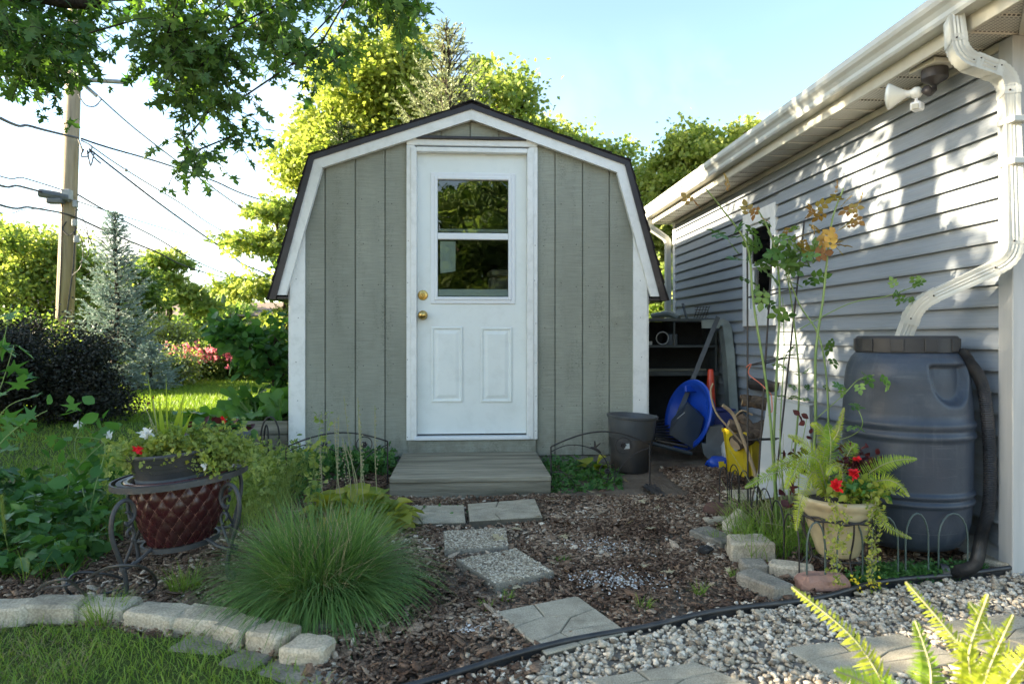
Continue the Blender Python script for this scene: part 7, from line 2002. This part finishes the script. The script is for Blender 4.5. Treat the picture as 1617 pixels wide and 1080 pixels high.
for k in range(n): mb.tube([rc + Vector((rp.normal() * .05, rp.normal() * .05, 0)), Vector(C[k])], .009, 5)
mb.build('stalks', M['rose_stem'], rh)
tree('vine_shrub', 'leafy dark green climber on a stake close to the left wall of the shed', 'shrub', (-1.66, 6.1, .05), [(-.10, 0, .80, .24, .2, .22, 3), (.12, 0, .5, .14, .2, .4, 2), (-.38, 0, .93, .12, .1, .07, 1)], 46, 900, .09, ['strawberry', 'vine'], T_OVAL, trunk_r=.02, clr=.16, seed=71, flat=.9, minr=0)
# rose bed and shrubs across the lawn
def shrub(lab, px, Y, w, h, mats, n, leaf, seed, cat='bush', name='shrub', grp='shrubs of the far flower bed'):
    p = at_px(px, Y); return tree(name, lab, cat, p, [(0, 0, h * .5, w, w * .6, h * .5, 1)], 55, n, leaf, mats, trunk_r=.03, clr=.2, seed=seed, flat=.8, minr=.0, trunk_top=h * .3, group=grp)
rs = shrub('pink flowering rose bush left of the flower bed, nearest the blue spruces', 315, 14, .75, .75, ['leaf_mid', 'leaf_deep'], 7000, .05, 81)
rs2 = shrub('pink flowering rose bush right of the flower bed, towards the shed', 360, 14.3, .8, .72, ['leaf_deep', 'leaf_mid'], 7000, .05, 82)
for root, px, sd in ((rs, 312, 1), (rs2, 360, 2)):
    p = at_px(px, 14); r_ = np.random.default_rng(sd)
    C = np.array([p[0], p[1] - .35, .62]) + r_.normal(size=(60, 3)) * [.5, .15, .10]
    scatter('blossoms', np.repeat(C, 7, 0) + r_.normal(size=(420, 3)) * .02, .06, T_OVAL, M['pink_fl'], up=.0, parent=root, r=r_)
shrub('bright yellow green shrub behind the pink roses', 330, 16.5, 1.1, 1.15, ['leaf_yellow'], 9000, .06, 83)
shrub('yellow green shrub behind the roses, right half', 375, 17, 1.0, 1.0, ['leaf_yellow', 'leaf_mid'], 8000, .06, 84)
shrub('tall pale plume shrub right of the blue spruce', 258, 16, .8, 1.35, ['needle_grey', 'leaf_yellow'], 7000, .06, 85)
shrub('low grey green shrub between the blue spruce and the roses', 272, 12.8, .45, .6, ['needle_grey', 'leaf_mid'], 5000, .045, 86)
shrub('green shrub at the right end of the flower bed against the shed', 425, 14.5, .9, 1.0, ['leaf_mid', 'leaf_deep'], 7000, .06, 87)
shrub('dark green shrub at the left behind the dark bush', 10, 11, 1.0, 1.3, ['leaf_mid', 'leaf_deep'], 9000, .06, 88)
shrub('low bright shrub between the pole and the blue spruce', 140, 13.5, .7, .9, ['leaf_yellow', 'leaf_mid'], 7000, .055, 89)
for k, px in enumerate((1030, 1062)):
    shrub(('shrub seen in the gap between shed and garage, left', 'shrub seen in the gap between shed and garage, right')[k], px, 9.0, .5, 1.9, ['leaf_yellow', 'leaf_mid'], 5000, .06, 90 + k, grp='shrubs seen through the gap')

# roses on their stakes
ry = 3.12
rz_ = thing('rose_bush', 'tall rose canes with green and bronze leaves in front of the garage wall', 'rose bush', G(1232, 845))
canes = [([(1228, 850, 3.10), (1222, 740, 3.1), (1212, 620, 3.1), (1190, 480, 3.1), (1180, 390, 3.1), (1140, 330, 3.05), (1114, 298, 3.0)], .0075),
         ([(1232, 850, 3.12), (1222, 720, 3.12), (1226, 600, 3.12), (1231, 460, 3.12), (1220, 380, 3.1), (1196, 330, 3.1)], .0075),
         ([(1240, 850, 3.15), (1250, 760, 3.2), (1262, 620, 3.2), (1255, 520, 3.2), (1240, 425, 3.2), (1212, 365, 3.2)], .006),
         ([(1262, 850, 3.0), (1286, 700, 3.0), (1288, 560, 3.0), (1300, 470, 3.0), (1308, 390, 3.0), (1316, 340, 3.0), (1332, 298, 3.0)], .0075),
         ([(1300, 850, 3.0), (1308, 660, 3.0), (1296, 540, 3.05), (1262, 480, 3.1), (1244, 425, 3.1), (1262, 400, 3.1)], .0055),
         ([(1245, 850, 3.1), (1232, 700, 3.1), (1238, 560, 3.12), (1236, 470, 3.12)], .004)]
for k, (pts, r_) in enumerate(canes):
    q = smooth_path([P(*p) for p in pts], 7)
    cn_ = MB().tube(q, [r_ * (1 - .6 * i / len(q)) for i in range(len(q))], 7).build('cane', M['rose_stem'], rz_, smooth=True)
    mb = MB()
    for i in range(4, len(q) - 3):
        d = Vector((rp.normal(), rp.normal(), .2)).normalized() * .011; rr_ = r_ * .8; mb.tube([q[i], q[i] + d], [rr_ * .35, .0004], 4)
    mb.build('thorns', M['bronze_leaf'], cn_)['kind'] = 'stuff'
def leafcl(px, py, Y, n, s, mat, sx=.05, sz=.03):
    C = np.array(tuple(P(px, py, Y))) + rp.normal(size=(n, 3)) * [sx, sx, sz]
    scatter('leaves', C, s * rp.uniform(.7, 1.1, n), T_ROSE, M[mat], up=.5, droop=.2, parent=rz_, r=rp)
for (x, y, n, s) in ((1150, 372, 4, .10), (1175, 395, 5, .09), (1215, 365, 3, .08), (1240, 405, 6, .10), (1262, 408, 5, .10), (1250, 430, 4, .09), (1205, 418, 4, .1), (1270, 435, 5, .09), (1222, 480, 3, .08), (1248, 555, 4, .08), (1295, 555, 3, .06), (1205, 455, 3, .08), (1190, 415, 4, .09), (1272, 595, 3, .05), (1256, 612, 5, .05), (1212, 380, 4, .09)):
    leafcl(x, y, 3.1, n, s, 'rose_leaf')
for (x, y, n, s) in ((1312, 385, 5, .08), (1300, 370, 4, .08), (1322, 350, 3, .07), (1285, 390, 3, .08), (1330, 310, 3, .06), (1312, 330, 4, .08), (1120, 310, 3, .08), (1195, 330, 3, .07), (1335, 345, 3, .07), (1262, 360, 3, .06)):
    leafcl(x, y, 3.0, n, s, 'bronze_leaf')
sdl = [([(1262, 520, 3.0), (1340, 480, 2.9), (1400, 468, 2.85), (1450, 450, 2.75)], .0022, [(1425, 462), (1440, 455), (1452, 440), (1410, 458), (1436, 472), (1446, 478)]),
       ([(1290, 660, 2.9), (1330, 625, 2.8), (1355, 600, 2.75), (1380, 592, 2.6)], .002, [(1378, 592), (1392, 598), (1355, 605), (1335, 612)]),
       ([(1290, 700, 2.9), (1340, 690, 2.7), (1362, 670, 2.6), (1352, 640, 2.6)], .0018, [(1352, 676), (1345, 643), (1332, 614)])]
for pts, r_, lv in sdl:
    MB().tube(smooth_path([P(*p) for p in pts], 6), r_, 5).build('side_shoot', M['rose_stem'], rz_, smooth=True)
    for (x, y) in lv: leafcl(x, y, pts[-1][2], 2, .05, 'rose_leaf', .012, .01)
obl = thing('plant_trellis', 'thin black metal obelisk trellis round the rose canes', 'trellis', G(1200, 820))
rods = [((1181, 800), (1180, 362)), ((1192, 812), (1221, 372)), ((1217, 800), (1270, 350)), ((1152, 790), (1160, 600))]
Ys = [3.25, 3.2, 3.3, 3.35]
for (a, b), Y in list(zip(rods, Ys))[:3]:
    MB().tube([Vector((P(*a, Y).x, Y, 0)), P(*b, Y)], .0045, 6).build('rod', M['wire_black'], obl)
for (y0, y1) in ((470, 455), (577, 565), (695, 692)):
    A_ = [P(1180 - 0, y0, 3.25), P(1180 + (812 - y0) / 440 * 20 + 12, y0 - 2, 3.12), P(1270 - (y0 - 350) / 450 * 53, y1, 3.3), P(1225, y1 + 2, 3.42)]
    MB().tube(A_, .0035, 5, closed=True).build('cross_wire', M['wire_black'], obl)
M['twine'] = surf('coral_twine', (.75, .22, .14), rough=.8)
tw_ = MB().tube(smooth_path([P(1178, 580, 3.25), P(1186, 575, 3.2), P(1182, 590, 3.24), P(1200, 605, 3.2), P(1213, 618, 3.12), P(1218, 625, 3.1), P(1219, 650, 3.1), P(1214, 645, 3.1)], 5), .0025, 5).build('twine', M['twine'], None, tuple(P(1178, 580, 3.25)), smooth=True)
tag(tw_, 'coral coloured twine tying the rose canes to the trellis', 'twine')
lowr = thing('burgundy_plant', 'small plant with dark burgundy leaves left of the cream pot', 'plant', G(1248, 860))
leafy_stem(lowr, [P(1250, 850, 2.95), P(1245, 760, 2.95), P(1252, 690, 2.95)], 26, .045, 'burgundy', jitter=.03)
leafy_stem(lowr, [P(1262, 850, 2.95), P(1262, 740, 2.95), P(1275, 655, 2.95)], 24, .04, 'burgundy', jitter=.03)
lawn_blades('weedy_grass', [(1.15, 2.75), (1.55, 2.8), (1.65, 3.3), (1.25, 3.3)], 900, .22, .004, M['grass_shade'], .6)
mbx = thing('dry_twigs', 'tangle of thin dry twigs round the foot of the rose', 'twigs', G(1240, 840)); mb = MB()
for k in range(46):
    p = G(1190 + 90 * rp.random(), 830 + 40 * rp.random()); L = rp.uniform(.15, .5); d = unit(rp.normal(size=3) * [1, .6, .5] + [0, 0, .7])
    e = p + Vector(d * L * .5) ; f_ = e + Vector(unit(d + rp.normal(size=3) * .5) * L * .5); mb.tube([p, e, f_], [.0025, .002, .001], 4)
mb.build('twig_mass', M['stalk'], mbx)
# ferns
def frond(mb, pts, n, w, r=rp, dihedral=.25):
    q = smooth_path(pts, 8); A = [Vector(v) for v in q]; L = len(A) - 1
    for i in range(n):
        t = .06 + .94 * i / n; s = t * L; k = min(int(s), L - 1); p = A[k].lerp(A[k + 1], s - k); d = (A[k + 1] - A[k]).normalized()
        up = Vector((0, 0, 1)); sd = d.cross(Vector((.12, -.85, .5)))
        if sd.length < .2: sd = d.cross(Vector((1, 0, 0)))
        sd.normalize(); nn = sd.cross(d)
        ww = w * (min(1, .35 + 3.0 * t) if t < .22 else 1) * (1 - max(0, t - .25) / .75) ** .75 + .002
        bw = L and ((A[0] - A[-1]).length / n) * .66
        for sg in (-1, 1):
            j = r.normal() * .08
            e = p + sd * sg * ww + d * ww * (.28 + j) + nn * ww * (dihedral * -1 + r.normal() * .12)
            m_ = p.lerp(e, .45) + nn * ww * .06
            mb.add([p - d * bw * .35, p + d * bw * .45, m_ + d * bw * .62, e, m_ - d * bw * .42], [(0, 1, 2, 4), (4, 2, 3)])
    return q
def fern(label, fr, mats, w, n, cat='fern', base=None, wj=.0):
    t = thing('fern', label, cat, tuple(base))
    for i, pts in enumerate(fr):
        mb = MB(); q = frond(mb, pts, n, w * rp.uniform(.85, 1.15))
        o = mb.build('frond', None, t); me = o.data
        a = me.attributes.new('rnd', 'FLOAT', 'FACE'); v = np.clip(np.repeat(rp.random(len(me.polygons) // 2) * .5 + rp.random() * .5, 2), 0, 1); a.data.foreach_set('value', v.astype(np.float32))
        me.materials.append(M[mats[i % len(mats)]])
        MB().tube(q, .0016, 4).build('rachis', M['stalk'], o)
    return t
ub = uc + Vector((-.04, 0, .31)); F_ = lambda x, y, Y: P(x, y, Y)
fr = [[ub, F_(1300, 720, 2.62), F_(1322, 685, 2.6), F_(1333, 643, 2.58)], [ub, F_(1290, 720, 2.6), F_(1262, 695, 2.58), F_(1244, 688, 2.55)], [ub, F_(1278, 735, 2.55), F_(1220, 748, 2.45), F_(1176, 770, 2.38)],
      [ub, F_(1285, 745, 2.5), F_(1265, 790, 2.38), F_(1257, 838, 2.36)], [ub, F_(1305, 700, 2.66), F_(1290, 672, 2.68), F_(1280, 670, 2.7)], [ub + Vector((.05, 0, 0)), F_(1375, 745, 2.55), F_(1410, 728, 2.5), F_(1448, 724, 2.47)],
      [ub + Vector((.05, 0, 0)), F_(1385, 760, 2.5), F_(1415, 762, 2.45), F_(1436, 784, 2.4)], [ub, F_(1290, 725, 2.55), F_(1240, 730, 2.5), F_(1210, 745, 2.45)], [ub, F_(1312, 710, 2.6), F_(1310, 680, 2.62), F_(1306, 668, 2.62)],
      [ub, F_(1270, 730, 2.5), F_(1252, 750, 2.42), F_(1240, 772, 2.38)], [ub + Vector((.05, .03, 0)), F_(1380, 800, 2.5), F_(1400, 830, 2.46), F_(1440, 850, 2.46)], [ub, F_(1340, 715, 2.6), F_(1348, 705, 2.6), F_(1350, 700, 2.6)], [ub + Vector((.04, -.03, 0)), F_(1330, 745, 2.5), F_(1318, 735, 2.42), F_(1305, 750, 2.38)]]
fern('yellow green fern arching out of the cream pot', fr, ['fern', 'fern', 'fern_dk'], .044, 62, base=ub)
cf = thing('flowering_plant', 'red flowers with burgundy and green leaves in the cream pot beside the fern', 'potted plant', uc + Vector((.05, 0, .31)))
def blob(root, c, n, s, mat, sp_, tmpl=T_OVAL, nm='foliage'):
    scatter(nm, np.array(tuple(c)) + rp.normal(size=(n, 3)) * sp_, s * rp.uniform(.6, 1.2, n), tmpl, M[mat], up=.5, parent=root, r=rp)
blob(cf, P(1355, 730, 2.62), 220, .028, 'burgundy', [.035, .03, .03]); blob(cf, P(1352, 770, 2.55), 120, .035, 'vine', [.05, .04, .02]); blob(cf, P(1375, 775, 2.52), 150, .030, 'jenny', [.04, .04, .02]); blob(cf, P(1330, 775, 2.5), 60, .03, 'hosta', [.04, .03, .015])
flower(cf, P(1322, 768, 2.42), .020, 'red_fl', 40); flower(cf, P(1349, 747, 2.46), .018, 'red_fl', 34); flower(cf, P(1354, 724, 2.5), .012, 'red_fl', 20)
jn = thing('creeping_jenny', 'creeping jenny trailing over the rim of the cream pot down to the ground', 'potted plant', uc + Vector((0, -.12, .31)))
for (x, y0, y1, Y) in ((1318, 790, 925, 2.40), (1322, 790, 850, 2.42), (1335, 795, 880, 2.40), (1312, 792, 905, 2.42), (1380, 780, 900, 2.46), (1386, 790, 860, 2.45), (1374, 795, 925, 2.42), (1393, 800, 830, 2.46), (1326, 860, 930, 2.38), (1380, 850, 935, 2.40)):
    n = int((y1 - y0) / 2.2); pts = np.array([tuple(P(x + 5 * math.sin(k * .5 + x), y0 + (y1 - y0) * k / n, Y)) for k in range(n)])
    MB().tube([Vector(p) for p in pts[::3]], .0009, 4).build('stem', M['stalk'], jn)
    scatter('leaves', pts + rp.normal(size=pts.shape) * .006, .014 * rp.uniform(.7, 1.3, n), T_OVAL, M['jenny'], up=.1, parent=jn, r=rp)
# ground cover under the barrel
TH = [(1.55, 2.46), (1.75, 2.50), (2.05, 2.56), (2.06, 2.62), (1.98, 2.62), (1.75, 2.62), (1.60, 2.62), (1.40, 2.48), (1.30, 2.42)]
q = rand_in(TH, 3600, rp); C = np.column_stack([q, .01 + .045 * rp.random(len(q))]); o = scatter('thyme', C, rp.uniform(.008, .017, len(q)), T_SPRAY, M['thyme'], up=.5, r=rp); o['kind'] = 'stuff'
o = scatter('yellow_blossoms', np.repeat(np.array([tuple(P(x, y, 2.40)) for x, y in ((1388, 921), (1349, 916), (1370, 920), (1358, 934))]), 12, 0) + rp.normal(size=(48, 3)) * .008, .012, T_OVAL, M['yellow_fl'], up=.4, r=rp); o['kind'] = 'stuff'
# weeds by the right fence panel and in front of the left one
def weedpatch(poly, n, h, s, mat='thyme', nm='low_weeds'):
    q = rand_in(poly, n, rp); C = np.column_stack([q, gz(q[:, 0], q[:, 1]) + h * rp.random(n) ** 1.5]); o = scatter(nm, C, rp.uniform(.6, 1.3, n) * s, T_SPRAY, M[mat], up=.5, r=rp); o['kind'] = 'stuff'
weedpatch([(.50, 4.05), (.95, 4.1), (1.0, 4.5), (.85, 4.8), (.52, 4.85)], 900, .06, .03)
weedpatch([(-1.3, 4.3), (-.5, 4.45), (-.5, 4.85), (-1.3, 4.85)], 2400, .14, .035)
weedpatch([(-1.3, 3.9), (-.85, 3.9), (-.9, 4.3), (-1.3, 4.3)], 700, .09, .03)
weedpatch([(-.5, 3.5), (.1, 3.55), (.05, 3.75), (-.5, 3.72)], 120, .03, .022)
cbg = thing('cabbage', 'single bright yellow green leafy seedling behind the right fence panel', 'plant', GG(935, 760)); rosette(cbg, GG(937, 752) + Vector((0, 0, .02)), 7, .10, 'hosta', wid=1.9, el=(.5, 1.3))
# fallen leaves
q = rand_in([(-.3, 2.0), (1.2, 2.6), (1.2, 4.2), (-.4, 3.9)], 26, rp); C = np.column_stack([q, gz(q[:, 0], q[:, 1]) + .03]); o = scatter('fallen_leaves', C, rp.uniform(.03, .06, 26), T_MAPLE, M['straw'], up=2, r=rp); o['kind'] = 'stuff'
# the near fern, partly out of focus
nb = P(1520, 1210, 1.18); nb.z = .12
L_ = lambda x, y, Y: P(x, y, Y)
fr = [[nb, L_(1420, 1120, 1.2), L_(1350, 1010, 1.24), L_(1250, 926, 1.3)], [nb, L_(1560, 1090, 1.22), L_(1500, 1000, 1.28), L_(1430, 918, 1.34)], [nb, L_(1475, 1120, 1.16), L_(1468, 1050, 1.18), L_(1445, 980, 1.2)],
      [nb, L_(1535, 1100, 1.12), L_(1530, 1030, 1.12), L_(1560, 938, 1.12)], [nb, L_(1560, 1150, 1.05), L_(1590, 1080, 1.02), L_(1650, 1000, 1.0)], [nb, L_(1440, 1150, 1.12), L_(1390, 1090, 1.12), L_(1318, 1058, 1.12)], [nb, L_(1590, 1080, 1.2), L_(1570, 1010, 1.2), L_(1530, 950, 1.22)],
      [nb, L_(1540, 1140, 1.1), L_(1560, 1060, 1.08), L_(1600, 970, 1.06)], [nb, L_(1480, 1170, 1.1), L_(1420, 1100, 1.08), L_(1395, 1075, 1.06)], [nb, L_(1620, 1150, 1.1), L_(1680, 1090, 1.1), L_(1720, 1060, 1.1)]]
fern('bright yellow green fern fronds rising in the near right foreground', fr, ['fern', 'fern', 'fern_dk'], .046, 50, base=nb)
npt = thing('flower_pot', 'pot holding the near fern, just below the picture', 'flower pot', (nb.x, nb.y, 0)); MB().lathe([(0, 0), (.09, 0), (.12, .12), (.13, .12), (.13, .14), (.115, .14), (0, .12)], (nb.x, nb.y, 0), 32).build('body', M['nursery'], npt, angle=40)
